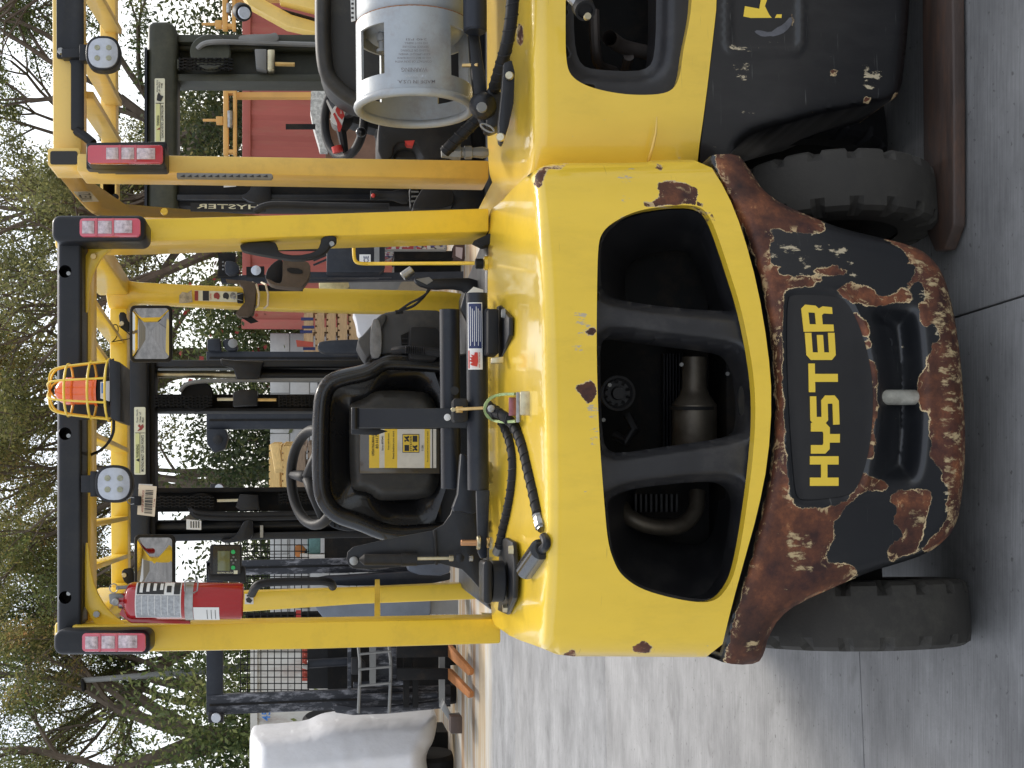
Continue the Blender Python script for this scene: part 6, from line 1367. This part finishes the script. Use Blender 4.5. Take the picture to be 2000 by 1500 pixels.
for a, b_ in ((588, 620), (590, 636), (586, 645), (592, 678)): obj('post', MB().pr(a, a + 24, b_, b_ + 5, 15.7, .05), M['bluebin'], CB)
# horizontal boards of weathered timber further right, red stained
# ---- masts of trucks parked facing us further up the yard
def far_truck(name_lbl, Y, rails, top, bot, m, lamps=(), extra=None):
    T = thing('forklift', at(bot, (rails[0][0] + rails[-1][1]) / 2, Y), name_lbl, 'forklift', 'dark forklifts parked further up the yard')
    for a, b_ in rails:
        obj('mast_rail', MB().px([(top, a), (top, b_), (bot, b_ - (b_ - 750) * .03), (bot, a - (a - 750) * .03)], Y, .12), m, T, bevel=.006)
        md = (a + b_) / 2; obj('rail_groove', MB().px([(top + 6, md - 2), (top + 6, md + 2), (bot, md + 2 - (md - 750) * .03), (bot, md - 2 - (md - 750) * .03)], Y - .012, .02), M['dark'], T)
    return T
G1 = far_truck('dark forklift mast seen between the rails, with two clip-on lamps on top', 14.0, [(686, 712), (803, 838)], 403, 900, M['navy'])
for y, s in ((662, 1), (850, 1)):
    hb = obj('lamp', MB().px([(404, y), (404, y + 22), (432, y + 24), (430, y - 2)] if y < 700 else [(402, 838), (404, 868), (418, 884), (440, 876), (446, 852), (440, 838)], 13.9, .16), M['navy'], G1, bevel=.02)
    obj('lamp_glass', MB().lathe(at(455 if y < 700 else 425, y + 10, 13.88), (.3, -1, 0), [(0, .045), (.03, .05), (.04, .03)], 14), M['galv'] if y < 700 else M['plastic'], hb)
obj('lamp_body', MB().px(chaikin([(432, 665), (446, 660), (462, 668), (466, 684), (440, 686)], 1), 13.95, .15), M['navy'], G1, bevel=.02)
obj('cross_member', MB().pr(620, 650, 690, 830, 14.05, .08), M['navy'], G1)
obj('carriage', MB().pr(700, 860, 670, 850, 13.8, .1), M['dark'], G1)
obj('mast_side_cover', MB().px(chaikin([(620, 673), (626, 665), (700, 662), (740, 664), (740, 690), (640, 690), (622, 684)], 1), 13.0, .2), M['navy'], G1, bevel=.02)
G2 = far_truck('dark worn forklift left of the big truck with wire mesh guard and orange fork tips', 14.5, [(1096, 1125), (1358, 1397)], 403, 880, M['chalky'])
obj('mast_top_bar', MB().px([(403, 1098), (403, 1358), (435, 1356), (435, 1096)], 14.5, .1), M['navy'], G2, bevel=.006)
lm = obj('lamp', MB().pr(406, 436, 1394, 1412, 14.4, .12), M['plastic'], G2, bevel=.01)
obj('lamp_glass', MB().lathe(at(422, 1402, 14.38), (0, -1, 0), [(0, .055), (.02, .05)], 14), M['lamp'], lm)
lm = obj('lamp', MB().pr(410, 436, 945, 962, 14.4, .12), M['plastic'], G2, bevel=.01)
obj('lamp_glass', MB().lathe(at(428, 954, 14.38), (0, -1, 0), [(0, .05), (.02, .045)], 14), M['lamp'], lm)
obj('indicator', MB().pr(440, 452, 954, 961, 14.4, .05), M['orange'], G2)
grid = MB()
for k in range(11): x = 470 + k * 13.2; grid.tube([at(x, 1052, 14.6), at(x, 1360, 14.6)], .006, 5)
for k in range(26): y = 1052 + k * 12.3; grid.tube([at(468, y, 14.6), at(604, y, 14.6)], .006, 5)
obj('wire_mesh', grid, M['dark'], G2)
for k in range(4):
    for s in (0,): obj('guard_bar', MB().tube(smooth3([at(700 if k == 0 else 760, 1262, 14.2), at(704 if k == 0 else 764, 1300, 14.1), at(700 if k == 0 else 760, 1392, 14.2)], 1), .018, 6), M['galv'], G2) if k < 2 else None
for y in (1278, 1308, 1340): obj('guard_bar', MB().tube([at(700, y, 14.1), at(764, y - 6, 14.1)], .014, 6), M['galv'], G2)
rr_ = random.Random(2)
obj('tilt_cylinder', MB().cyl(at(600, 1297, 14.7), at(680, 1292, 14.7), .05, 12), M['navy'], G2)
obj('cross_bar', MB().pr(679, 686, 1258, 1347, 14.4, .08), M['chalky'], G2)
obj('valve_box', MB().px([(686, 1285), (686, 1318), (702, 1318), (706, 1310), (714, 1308), (714, 1296), (704, 1285)], 14.3, .12), M['plastic'], G2, bevel=.01)
obj('carriage_plate', MB().pr(734, 775, 1265, 1330, 14.4, .08), M['chalky'], G2, bevel=.01)
obj('carriage_frame', MB().px([(722, 1262), (722, 1336), (734, 1336), (734, 1262)], 14.3, .08), M['galv'], G2)
obj('cylinder', MB().cyl(at(690, 1338, 14.35), at(790, 1332, 14.35), .035, 12), M['chalky'], G2)
obj('cylinder', MB().cyl(at(700, 1362, 14.4), at(855, 1357, 14.4), .04, 12), M['chalky'], G2)
for a in (788, 806, 858): obj('carriage_bar', MB().pr(a, a + 11, 1262, 1382, 14.25, .08), M['galv'] if a > 850 else M['dark'], G2)
obj('side_plate', MB().px([(650, 1378), (656, 1376), (690, 1382), (760, 1380), (860, 1370), (862, 1384), (760, 1394), (690, 1397), (655, 1392)], 14.3, .1), M['chalky'], G2, bevel=.01)
obj('back_panel', MB().pr(640, 880, 1255, 1380, 15.0, .1), M['dark'], G2)
obj('radiator', MB().pr(600, 686, 1262, 1345, 15.1, .1), M['plastic'], G2)
for y0, y1 in ((1258, 1285), (1305, 1329)):
    sh = obj('fork', MB().px([(775, y0), (775, y1), (876, y1 - 2), (876, y0 + 1)], 14.1, .06), M['dark'], G2, bevel=.006)
    hx = (y0 + y1) / 2
    obj('fork_blade', MB().prism([at(875, y0 + 1, 14.1), at(875, y1 - 2, 14.1), at(914, y1 + 34, 13.0), at(917, y1 + 31, 12.95), at(917, y1 + 22, 12.95)], (0, 0, -.045)), M['forkorange'], G2, bevel=.004)
obj('outrigger', MB().px([(862, 1385), (868, 1370), (884, 1400), (902, 1398), (902, 1430), (884, 1434), (880, 1412)], 13.4, .25), M['galv'], G2, bevel=.01)
obj('wheel_block', MB().pr(880, 903, 1400, 1433, 13.2, .2), M['forkrust'], G2, bevel=.01)
for y in (1275, 1350): obj('tyre', MB().cyl(at(868, y - 18, 15.4), at(868, y + 18, 15.4), .24, 20), M['rubber2'], G2)
# red cylinder-head-like frame and cream vertical hoses behind the mesh
EN = thing('engine_rack', at(610, 1290, 15.6), 'faded red machine frame behind the wire mesh guard on the left', 'machine')
for a, b_, c, d in ((590, 600, 1262, 1330), (612, 622, 1268, 1330)): obj('frame_bar', MB().pr(a, b_, c, d, 15.5, .1), M['redpaint'], EN)
for k in range(6): obj('frame_block', MB().pr(594, 620, 1266 + k * 11, 1271 + k * 11, 15.45, .12), M['redpaint'], EN, bevel=.01)
obj('frame_pipe', MB().tube(smooth3([at(590, 1300, 15.4), at(630, 1312, 15.4), at(650, 1322, 15.4), at(655, 1340, 15.4)], 2), .03, 8), M['contw'], EN)
# orange hoist and teal stack behind the seat
OH = thing('chain_hoist', at(600, 1068, 16.8), 'orange hoist resting against the block wall behind the mesh', 'hoist')
obj('hoist_body', MB().px(chaikin([(575, 1068), (582, 1062), (592, 1066), (600, 1076), (596, 1086), (580, 1090), (574, 1082)], 1), 16.8, .15), M['forkorange'], OH, bevel=.02)
obj('hoist_hook', MB().px(chaikin([(596, 1072), (604, 1072), (604, 1090), (592, 1092)], 1), 16.7, .08), M['dark'], OH, bevel=.01)
TS = thing('mesh_stack', at(612, 1070, 16.4), 'teal plastic mesh pile on a white crate behind the seat', 'pile')
obj('mesh_layers', MB().pr(600, 626, 1048, 1082, 16.4, .6), M['teal'], TS, bevel=.02)
obj('white_crate', MB().pr(586, 634, 1083, 1094, 16.3, .6), M['contw'], TS)
obj('lower_crate', MB().pr(634, 885, 1050, 1100, 16.4, .6), M['dark'], TS)
# dark blue hooded machine between the left guard legs
CV = thing('covered_machine', at(870, 1180, 13.6), 'machine under a slate blue dust cover seen between the left guard legs', 'machine')
obj('cover', MB().px(chaikin([(612, 1180), (622, 1162), (640, 1158), (830, 1150), (842, 1160), (842, 1205), (830, 1215), (640, 1215), (625, 1200)], 1), 13.6, .7), mat('slate_blue_cover', (.13, .15, .18), .5, var=.2, vs=4, bump=.5, bs=8), CV, bevel=.03, seg=3)
obj('stand', MB().pr(842, 895, 1165, 1200, 13.8, .3), M['galv'], CV)
obj('panel', MB().px(chaikin([(615, 1128), (700, 1124), (880, 1110), (880, 1140), (700, 1145), (620, 1142)], 1), 14.2, .4), M['navy'], CV, bevel=.02)
obj('knee', MB().px(chaikin([(795, 1100), (805, 1096), (880, 1096), (880, 1126), (800, 1122)], 1), 13.3, .3), mat('steel_grey_casting', (.05, .06, .08), .4, var=.2), CV, bevel=.03)
for k in range(5): obj('hydraulic_line', MB().tube([at(480, 1202 + k * 3.5, 15), at(700, 1196 + k * 4, 15)], .03, 6), M['dark'] if k != 2 else M['galv'], CV)
obj('red_clamp', MB().pr(578, 588, 1192, 1212, 14.9, .05), M['inkred'], CV)

# ---- dark mast and cabinets between the right guard legs
G3 = thing('forklift', at(900, 500, 13.6), 'dark navy machine with white square lamp seen between the right guard legs', 'forklift', 'dark forklifts parked further up the yard')
obj('mast_plate', MB().px([(426, 494), (426, 540), (458, 538), (460, 494)], 13.6, .1), M['dark'], G3)
for k in range(3): obj('bolt', MB().lathe(at(436, 512 + k * 7, 13.59), (0, -1, 0), [(0, .013), (.01, .006)], 8), M['steel'], G3)
obj('lamp_cup', MB().px(chaikin([(438, 512), (446, 508), (466, 514), (468, 534), (440, 538)], 1), 13.5, .12), M['navy'], G3, bevel=.01)
obj('mast_rail', MB().px([(430, 538), (432, 552), (905, 545), (905, 530)], 13.7, .1), M['navy'], G3)
obj('mast_rail', MB().px([(600, 531), (600, 542), (765, 541), (765, 532)], 13.0, .08), M['navy'], G3)
lm = obj('lamp', MB().px([(481, 521), (481, 540), (516, 541), (516, 520)], 13.2, .06), M['dark'], G3)
obj('lamp_glass', MB().lathe(at(500, 528, 13.17), (0, -1, 0), [(0, .05), (.01, .03)], 18), M['lamp'], G3)
bx = obj('battery_box', MB().px(chaikin([(638, 478), (638, 532), (742, 532), (752, 524), (752, 478)], 0), 12.8, .4), M['navy'], G3, bevel=.01)
obj('box_label', MB().px([(702, 497), (702, 516), (724, 516), (724, 497)], 12.79, .004), M['white'], bx)
text_px('label_text', 'CE', (720, 513), (720, 500), (710, 513), 12.785, M['inkblue'], bx)
for k in range(3): obj('strut', MB().bar(at(612, 500 + k * 9, 13.3), at(640, 488 + k * 9, 13.3), .03, .02), M['navy'], G3)
obj('upright', MB().px([(700, 470), (700, 480), (760, 480), (760, 470)], 13.2, .1), M['galv'], G3)
obj('cross_tube', MB().pr(731, 741, 458, 512, 12.7, .03), M['galv'], G3)
obj('body', MB().pr(540, 760, 440, 480, 14.3, .3), M['dark'], G3)
SB = thing('speckled_bin', at(870, 470, 14.2), 'wire crate full of red, blue and white scrap beside the right leg', 'crate')
spk = mat('mixed_scrap', (.3, .3, .3), .6, var=.1); t = spk.node_tree
vor = NN(t, 'ShaderNodeTexVoronoi'); vor.inputs['Scale'].default_value = 28; tc = NN(t, 'ShaderNodeTexCoord'); t.links.new(tc.outputs['Object'], vor.inputs['Vector'])
rp = NN(t, 'ShaderNodeValToRGB'); rp.color_ramp.interpolation = 'CONSTANT'; e = rp.color_ramp.elements; e[0].color = (.5, .48, .42, 1); e[1].position = .35; e[1].color = (.35, .04, .05, 1)
for p, c in ((.5, (.05, .06, .3, 1)), (.65, (.6, .6, .58, 1)), (.8, (.06, .05, .06, 1))): q = e.new(p); q.color = c
sx = NN(t, 'ShaderNodeSeparateColor'); t.links.new(vor.outputs['Color'], sx.inputs[0]); t.links.new(sx.outputs[0], rp.inputs[0]); t.links.new(rp.outputs[0], t.nodes['Principled BSDF'].inputs['Base Color'])
obj('scrap', MB().pr(752, 870, 440, 487, 14.3, .7), spk, SB, bevel=.01)
for x in (750, 810, 871): obj('wire', MB().tube([at(x, 440, 14.15), at(x, 489, 14.15)], .012, 6), M['galv'], SB)
obj('wire', MB().tube([at(750, 489, 14.15), at(871, 489, 14.15)], .014, 6), M['galv'], SB)
obj('leg_frame', MB().px([(770, 490), (770, 505), (895, 505), (895, 500), (895, 490)], 14.4, .5), M['dark'], SB)
PL = thing('carton', at(905, 495, 14.3), 'dark brown carton with pale printed panel on the floor by the crate', 'carton')
obj('carton_body', MB().px([(888, 475), (884, 500), (903, 508), (910, 500), (908, 476)], 14.3, .3), mat('brown_carton', (.09, .05, .04), .8, var=.2), PL, bevel=.005)
obj('carton_print', MB().px([(890, 482), (890, 500), (902, 506), (904, 484)], 14.29, .004), mat('pale_pink_print', (.5, .40, .38), .7, var=.1), PL)
WBX = thing('grey_panel', at(800, 555, 14.6), 'grey metal panel and scorched bin standing behind the yellow rod', 'cabinet')
obj('panel', MB().px([(680, 548), (684, 566), (778, 566), (786, 548)], 14.6, .3), M['galv'], WBX)
obj('panel', MB().px([(786, 548), (776, 566), (840, 566), (840, 548)], 14.5, .3), mat('scuffed_beige_bin', (.28, .24, .17), .7, var=.2, dirt=(.1, .08, .06), ds=6, damt=.7), WBX)
obj('dark_cabinet', MB().pr(770, 900, 515, 548, 14.7, .5), M['dark'], WBX)
BG = thing('foil_bundle', at(665, 555, 14.6), 'crumpled pale gold foil bundle beside the grey panel', 'bundle')
obj('foil', MB().px(chaikin([(622, 546), (640, 542), (655, 540), (684, 542), (684, 566), (640, 568), (624, 566)], 1), 14.6, .3), mat('crumpled_gold_foil', (.5, .42, .22), .35, .5, var=.4, vs=9, bump=1.0, bs=14), BG, bevel=.02)
WT = thing('white_bundle', at(800, 610, 14.8), 'white plastic-wrapped bundle leaning behind the lever console', 'bundle')
obj('wrap', MB().px(chaikin([(688, 606), (700, 600), (745, 602), (890, 606), (890, 650), (720, 660), (700, 655), (696, 625)], 1), 14.8, .4), M['tarp'], WT, bevel=.03)
# ---- yellow lift carriages over the red container
def carriage(px0, px1, y0, y1, Y, label):
    T = thing('lift_carriage', at((px0 + px1) / 2, (y0 + y1) / 2, Y), label, 'carriage', 'orange-yellow carriages above the red container')
    m = mat('orange_yellow_paint', (.62, .33, .08), .5, 0, .2, var=.1, vs=4)
    obj('cross_rail', MB().pr(px0, px0 + 10, y0, y1, Y, .08), m, T, bevel=.006); obj('cross_rail', MB().pr(px1 - 7, px1, y0, y1, Y, .08), m, T, bevel=.006)
    n = max(2, int((y1 - y0) / 38))
    for k in range(n): 
        yy = y0 + 6 + (y1 - y0 - 16) * k / (n - 1); obj('upright', MB().pr(px0 + 9, px1 - 6, yy, yy + 6, Y + .004, .07), m, T)
        if k % 2: obj('hook_arm', MB().pr(px0 - 40, px0 - 1, yy - 2, yy + 2, Y + .01, .03).pr(px0 - 14, px0 - 1, yy - 7, yy + 7, Y + .005, .06), m, T, bevel=.003)
    obj('cylinder', MB().cyl(at(px1 - 13, y0 + (y1 - y0) * .35, Y - .01), at(px1 - 13, y0 + (y1 - y0) * .6, Y - .01), .025, 12), M['steel'], T)
    obj('mast_post', MB().pr(px1, 944, y0 + 10, y0 + 20, Y + .15, .08), m, T)
    return T
carriage(436, 462, 170, 302, 12.5, 'wide orange-yellow carriage between right mast and guard leg')
carriage(434, 460, -20, 56, 12.5, 'short orange-yellow carriage at the right-hand edge above the red container')
BM = thing('boom_truck', (3.3, 9.6, 0), 'yellow angled boom arms with a round black lamp in front of the red container', 'machine')
obj('boom_arm', MB().px([(455, -40), (485, 8), (560, 50), (640, 68), (640, 48), (570, 28), (500, -10), (470, -60)], 9.5, .12), M['yellow2'], BM, bevel=.01)
obj('boom_arm', MB().px([(545, -60), (546, 0), (640, 24), (640, -20)], 9.4, .12), M['yellow2'], BM, bevel=.01)
obj('boom_cylinder', MB().cyl(at(480, 4, 9.6), at(640, 48, 9.6), .022, 12), M['dark'], BM)
obj('lamp', MB().lathe(at(468, 20, 9.4), at(478, 26, 9.3) - at(468, 20, 9.4), [(0, .03), (.02, .06), (.08, .066), (.1, .06)], 18), M['plastic'], BM)
obj('lamp_glass', MB().lathe(at(477, 25, 9.29), (0, -1, -.3), [(0, .045), (.01, .04)], 16), M['lamp'], BM)
obj('boom_base', MB().px([(630, -200), (630, 70), (900, 70), (900, -200)], 9.8, .5), M['yellow2'], BM)
RB = thing('roller_bar', at(620, 246, 12.5), 'short black bar on a white-speckled rail before the red container', 'rail')
obj('rail', MB().px([(608, 170), (606, 215), (612, 245), (625, 290), (640, 290), (640, 170)], 12.6, .2), mat('white_speckled_rail', (.45, .45, .42), .6, var=.6, vs=30), RB)
obj('bar', MB().pr(558, 616, 242, 250, 12.4, .05), M['dark'], RB)
obj('rail', MB().px([(636, 60), (636, 310), (900, 310), (900, 60)], 12.8, .3), mat('rusty_base', (.16, .09, .06), .8, var=.4, vs=3), RB)

# ---- street lamp
LPO = thing('street_lamp', (at(160, 1332, 22).x, 22.0, 0), 'thin grey street lamp pole against the trees on the left', 'street lamp')
pt = at(160, 1329, 22); LPO.location = (pt.x, 22, 0)
obj('pole', MB().tube([Vector((pt.x + .35, 22, 0)), Vector((pt.x + .10, 22, pt.z * .6)), pt], [.085, .06, .045], 10), M['galv'], LPO)
obj('lamp_head', MB().px(chaikin([(156, 1326), (163, 1326), (166, 1350), (160, 1352), (158, 1340)], 1), 21.9, .2), M['dark'], LPO, bevel=.01)

# ---- tarpaulin-covered machine at the lower left edge of the yard
TP = thing('tarp_covered_machine', (at(700, 1480, 14.5).x, 15.5, 0), 'machine wrapped in a wrinkled white tarpaulin at the left edge, one black tyre showing', 'machine')
tout = [(487, 1445), (490, 1436), (497, 1431), (550, 1427), (598, 1422), (622, 1410), (640, 1405), (690, 1399), (760, 1396), (838, 1394), (850, 1396), (854, 1402), (852, 1425), (846, 1450), (836, 1465), (832, 1480), (834, 1500), (845, 1530), (850, 1760), (500, 1760), (489, 1600)]
tch = chaikin(tout, 1)
def tpf(x, y):
    d = sdist(x, y, tch); k = np.clip(1 - d / 34, 0, 1)
    edge = 620 - .38 * (x - 487) * 0 
    f = .10 * np.sin(x * .030 + y * .05 + 1.2 * np.sin(y * .02)) + .05 * np.sin(x * .11 - y * .035 + 2 * np.sin(x * .02)) + .03 * np.sin((x + y) * .16 + 1.5 * np.sin(y * .06)) + .018 * np.sin(x * .33 + y * .21)
    f = (f * sstep((x - 520) / 250) + .25 * f) * .05
    ridge = -.9 * np.clip((y - (1465 - .10 * (x - 480))) / 120, -.6, .35)
    return 15.0 + .5 * (1 - np.sqrt(np.clip(1 - k * k, 0, 1))) + f + ridge * .6
sheet('tarpaulin', tout, tpf, M['tarp'], TP, step=5.5, skirt=lambda a, b: Vector((0, .35, 0)), sm=1)
obj('tyre', MB().cyl(at(842, 1470, 15.7), at(842, 1520, 15.7), .30, 24), M['rubber2'], TP)
obj('tyre', MB().cyl(at(650, 1396, 17.2), at(650, 1425, 17.2), .40, 24), M['rubber2'], TP)
obj('under_frame', MB().pr(600, 880, 1430, 1700, 16.2, .8), M['dark'], TP)
# ================================================================ TREES AND BUSHES
def leaf_mat(name, cols, trans=.45):
    m = bpy.data.materials.new(name); m.use_nodes = True; t = m.node_tree; L = t.links.new; b = t.nodes['Principled BSDF']
    g = NN(t, 'ShaderNodeNewGeometry'); tc = NN(t, 'ShaderNodeTexCoord')
    n = NN(t, 'ShaderNodeTexNoise'); n.inputs['Scale'].default_value = .9; n.inputs['Detail'].default_value = 4; L(g.outputs['Position'], n.inputs['Vector'])
    a = NN(t, 'ShaderNodeMath'); a.operation = 'MULTIPLY_ADD'; a.inputs[1].default_value = .5; L(g.outputs['Random Per Island'], a.inputs[0]); 
    s = NN(t, 'ShaderNodeMath'); s.operation = 'MULTIPLY_ADD'; s.inputs[1].default_value = 1.3; s.inputs[2].default_value = -.4; L(n.outputs['Fac'], s.inputs[0]); L(s.outputs[0], a.inputs[2])
    r = NN(t, 'ShaderNodeValToRGB'); e = r.color_ramp; e.elements[0].color = cols[0] + (1,); e.elements[0].position = .1; e.elements[1].color = cols[-1] + (1,); e.elements[1].position = .98
    for i, c in enumerate(cols[1:-1]): q = e.elements.new(.1 + .88 * (i + 1) / (len(cols) - 1)); q.color = c + (1,)
    L(a.outputs[0], r.inputs[0]); L(r.outputs[0], b.inputs['Base Color']); b.inputs['Roughness'].default_value = .55
    tr = NN(t, 'ShaderNodeBsdfTranslucent'); L(r.outputs[0], tr.inputs[0]); mx = NN(t, 'ShaderNodeMixShader'); mx.inputs[0].default_value = trans
    L(b.outputs[0], mx.inputs[1]); L(tr.outputs[0], mx.inputs[2]); L(mx.outputs[0], t.nodes['Material Output'].inputs[0]); return m
ML = {'olive': leaf_mat('olive_leaves', [(.08, .095, .035), (.18, .19, .07), (.32, .31, .12), (.48, .42, .18)], .55),
      'green': leaf_mat('green_leaves', [(.045, .08, .03), (.12, .16, .055), (.24, .27, .09), (.42, .39, .15)], .55),
      'dark': leaf_mat('dark_leaves', [(.022, .04, .018), (.06, .085, .032), (.12, .14, .05), (.24, .23, .08)], .5),
      'rusty': leaf_mat('olive_and_rusty_leaves', [(.08, .09, .03), (.18, .19, .06), (.33, .29, .10), (.46, .24, .11)], .55)}
def leaves(name, C, size, rs, m, parent, asp=.45):
    """one narrow leaf-shaped quad per centre"""
    N = len(C); d = rs.normal(size=(N, 3)); d[:, 2] -= .25; d /= np.linalg.norm(d, axis=1)[:, None]
    e = rs.normal(size=(N, 3)); e -= d * (d * e).sum(1)[:, None]; e /= np.linalg.norm(e, axis=1)[:, None]
    s = (size * rs.uniform(.6, 1.4, N))[:, None]
    V = np.empty((N, 4, 3)); V[:, 0] = C - d * s; V[:, 1] = C + e * s * asp; V[:, 2] = C + d * s; V[:, 3] = C - e * s * asp
    me = bpy.data.meshes.new(name); me.vertices.add(N * 4); me.vertices.foreach_set('co', V.reshape(-1).astype(np.float32))
    me.loops.add(N * 4); me.loops.foreach_set('vertex_index', np.arange(N * 4, dtype=np.int32))
    me.polygons.add(N); me.polygons.foreach_set('loop_start', np.arange(0, N * 4, 4, dtype=np.int32)); me.update(calc_edges=True)
    return finish(name, me, m, parent, 0)
def tree(x, y, h, r0, seed, label, leaf='olive', lean=(0, 0), nleaf=16000, size=.032, forks=4, spread=.75, bare=.56, sig=.14, lv=4):
    T = thing('tree', (x, y, 0), label, 'tree', 'trees behind the yard'); nleaf = int(nleaf * 2.2); rs = np.random.RandomState(seed); rr = random.Random(seed)
    mb = MB(); anchors = []
    def grow(p, d, L, r, lvl):
        n = 5; P = [p]; R = [r]; dd = d.copy()
        for i in range(n):
            dd = (dd + Vector((rr.gauss(0, .13), rr.gauss(0, .13), rr.gauss(.03, .08)))).normalized(); P.append(P[-1] + dd * (L / n)); R.append(r * (1 - .4 * (i + 1) / n))
        mb.tube(P, R, 7 if lvl == 0 else (5 if lvl < 3 else 4), cap=False)
        if lvl >= 3:
            for q in P[2:]: anchors.append((q, lvl))
        if lvl >= lv: return
        k = forks if lvl < 2 else 3
        for j in range(k):
            f = rr.uniform(.45, 1.0) if j else 1.0; i = min(n, max(1, int(round(f * n)))); q = P[i]
            a = rr.uniform(0, 2 * math.pi); t = rr.uniform(.3, 1.0) * spread * (.7 if lvl < 2 else 1.1)
            base = dd; o = base.orthogonal().normalized(); o2 = base.cross(o); nd = (base + (o * math.cos(a) + o2 * math.sin(a)) * t).normalized(); nd.z = max(nd.z, -.15 if lvl > 1 else .25)
            grow(q, nd.normalized(), L * rr.uniform(.55, .82), R[i] * rr.uniform(.55, .8), lvl + 1)
    grow(Vector((x, y, -.05)), Vector((lean[0], lean[1], 1)).normalized(), h * .40, r0 * 1.0, 0)
    obj('trunk', mb, M['bark'], T, smooth=60)
    A = np.array([tuple(a[0]) for a in anchors]); 
    # clumps: only some twigs carry foliage, so sky shows between
    keep = rs.rand(len(A)) > bare; A = A[keep] if keep.sum() > 10 else A
    k = rs.randint(0, len(A), nleaf); C = A[k] + rs.normal(size=(nleaf, 3)) * sig * np.array([1, 1, .8]); C[:, 2] = np.maximum(C[:, 2], .3)
    leaves('crown', C, size, rs, ML[leaf], T); return T
def bush(x, y, w, d, h, seed, label, leaf='green', n=9000, size=.05, berries=0, z0=0., cat='bush', group='bushes behind the containers'):
    T = thing('bush', (x, y, z0), label, cat, group); rs = np.random.RandomState(seed); rr = random.Random(seed)
    mb = MB(); cl = []
    for i in range(60):
        a = rs.rand() * 6.283; q = rs.rand() ** .5; zz = rs.rand()
        cl.append((x + math.cos(a) * q * w / 2 * (1 - .35 * zz), y + math.sin(a) * q * d / 2, z0 + h * (.05 + .93 * zz) * (1 - .25 * q * q)))
    cl = np.array(cl)
    for i in range(10): c = cl[i]; mb.tube(smooth3([Vector((x + rr.uniform(-.2, .2) * w, y, z0 - .05)), Vector(((x + c[0]) / 2, (y + c[1]) / 2, z0 + (c[2] - z0) * .6)), Vector(c)], 1), [.05, .04, .03, .02, .015], 5, cap=False) if False else mb.tube([Vector((x + rr.uniform(-.2, .2) * w, y, z0 - .05)), Vector(((x + c[0]) / 2, (y + c[1]) / 2, z0 + (c[2] - z0) * .6)), Vector(c)], [.05, .03, .012], 5, cap=False)
    obj('stems', mb, M['bark'], T)
    k = rs.randint(0, len(cl), n); sg = .09 * (w + h); C = cl[k] + rs.normal(size=(n, 3)) * np.array([sg, sg, sg * .8]); C[:, 2] = np.maximum(C[:, 2], z0 + .02)
    leaves('foliage', C, size, rs, ML[leaf], T)
    if berries:
        k = rs.randint(0, len(cl), berries); B = cl[k] + rs.normal(size=(berries, 3)) * sg * .9; B[:, 1] -= d * .2
        rf_ = leaves('red_flowers', B, size * .9, rs, M['redprint_f'], T, asp=.9); rf_['kind'] = 'stuff'
    return T
M['redprint_f'] = mat('red_flower', (.35, .05, .04), .6, var=.2)
# the trees, left to right
tree(-5.9, 23.0, 9.5, .30, 11, 'big forked tree with spreading bare limbs at the far left', 'green', lean=(.10, 0), nleaf=26000, forks=5, spread=.95, sig=.20)
tree(-3.2, 24.5, 10, .22, 12, 'slim-limbed tree behind the left tail lamp and fire extinguisher', 'olive', lean=(-.12, 0), nleaf=17000, spread=.8)
tree(-1.3, 22.5, 9.5, .20, 13, 'tree with pale olive crown above the round white lamp', 'rusty', lean=(.05, 0), nleaf=17000, spread=.8)
tree(.7, 24.0, 10, .24, 14, 'olive tree with reddish leaves behind the orange beacon', 'rusty', lean=(-.10, 0), nleaf=17000, spread=.85)
tree(2.3, 21.8, 9.0, .24, 15, 'dark-limbed tree with long sloping branches right of the beacon', 'olive', lean=(.14, 0), nleaf=11000, spread=.75, bare=.55)
tree(3.9, 25.0, 10.5, .24, 16, 'dense yellow-green tree behind the guard of the right-hand truck', 'green', lean=(.0, 0), nleaf=30000, spread=.85)
tree(6.0, 23.5, 9.5, .26, 17, 'tall shaded tree at the right-hand edge of the picture', 'olive', lean=(-.1, 0), nleaf=24000, spread=.9)
tree(-8.6, 25.0, 10, .26, 18, 'leafy tree beyond the left-hand edge of the picture', 'green', lean=(.1, 0), nleaf=16000, spread=.9)
tree(8.8, 26.0, 10, .26, 19, 'leafy tree beyond the right-hand edge of the picture', 'green', lean=(-.1, 0), nleaf=14000, spread=.9)
bush(-5.2, 21.8, 3.2, 1.8, 4.4, 31, 'broad yellow-green bush above the white container', 'green', 26000, .05)
bush(-7.6, 21.8, 3.2, 1.8, 4.9, 32, 'tall green bush at the far left behind the tarpaulin', 'green', 22000, .055)
bush(-3.2, 21.2, 2.2, 1.6, 3.6, 33, 'dark low bush behind the display unit and mesh guard', 'dark', 16000, .045)
bush(-1.1, 21.2, 2.5, 1.6, 3.7, 34, 'dark green bush behind the pallet stack with new timber', 'dark', 20000, .045)
bush(.95, 20.9, 1.7, 1.2, 3.7, 35, 'green bush with small red flowers behind the block wall', 'green', 16000, .042, berries=260)
bush(3.0, 22.8, 2.2, 1.6, 3.9, 36, 'olive bush above the left part of the red container', 'olive', 16000, .05)
bush(5.2, 22.2, 3.2, 1.8, 4.3, 37, 'dense dark bush above the right part of the red container', 'dark', 26000, .05)
bush(7.9, 22.2, 3.0, 1.8, 4.1, 38, 'dark bush beyond the right-hand edge of the picture', 'dark', 14000, .055)
# low planting far behind, reads as one mass
rs = np.random.RandomState(77); N = 60000
C = np.stack([rs.uniform(-30, 30, N), rs.uniform(30, 34, N), np.abs(rs.normal(0, 1, N)) * 1.0 + rs.rand(N) * 1.2], 1)
fw = leaves('distant_shrubs', C, .13, rs, ML['dark'], None); fw['kind'] = 'stuff'; fw['label'] = 'mass of distant dark shrubs behind the yard trees'
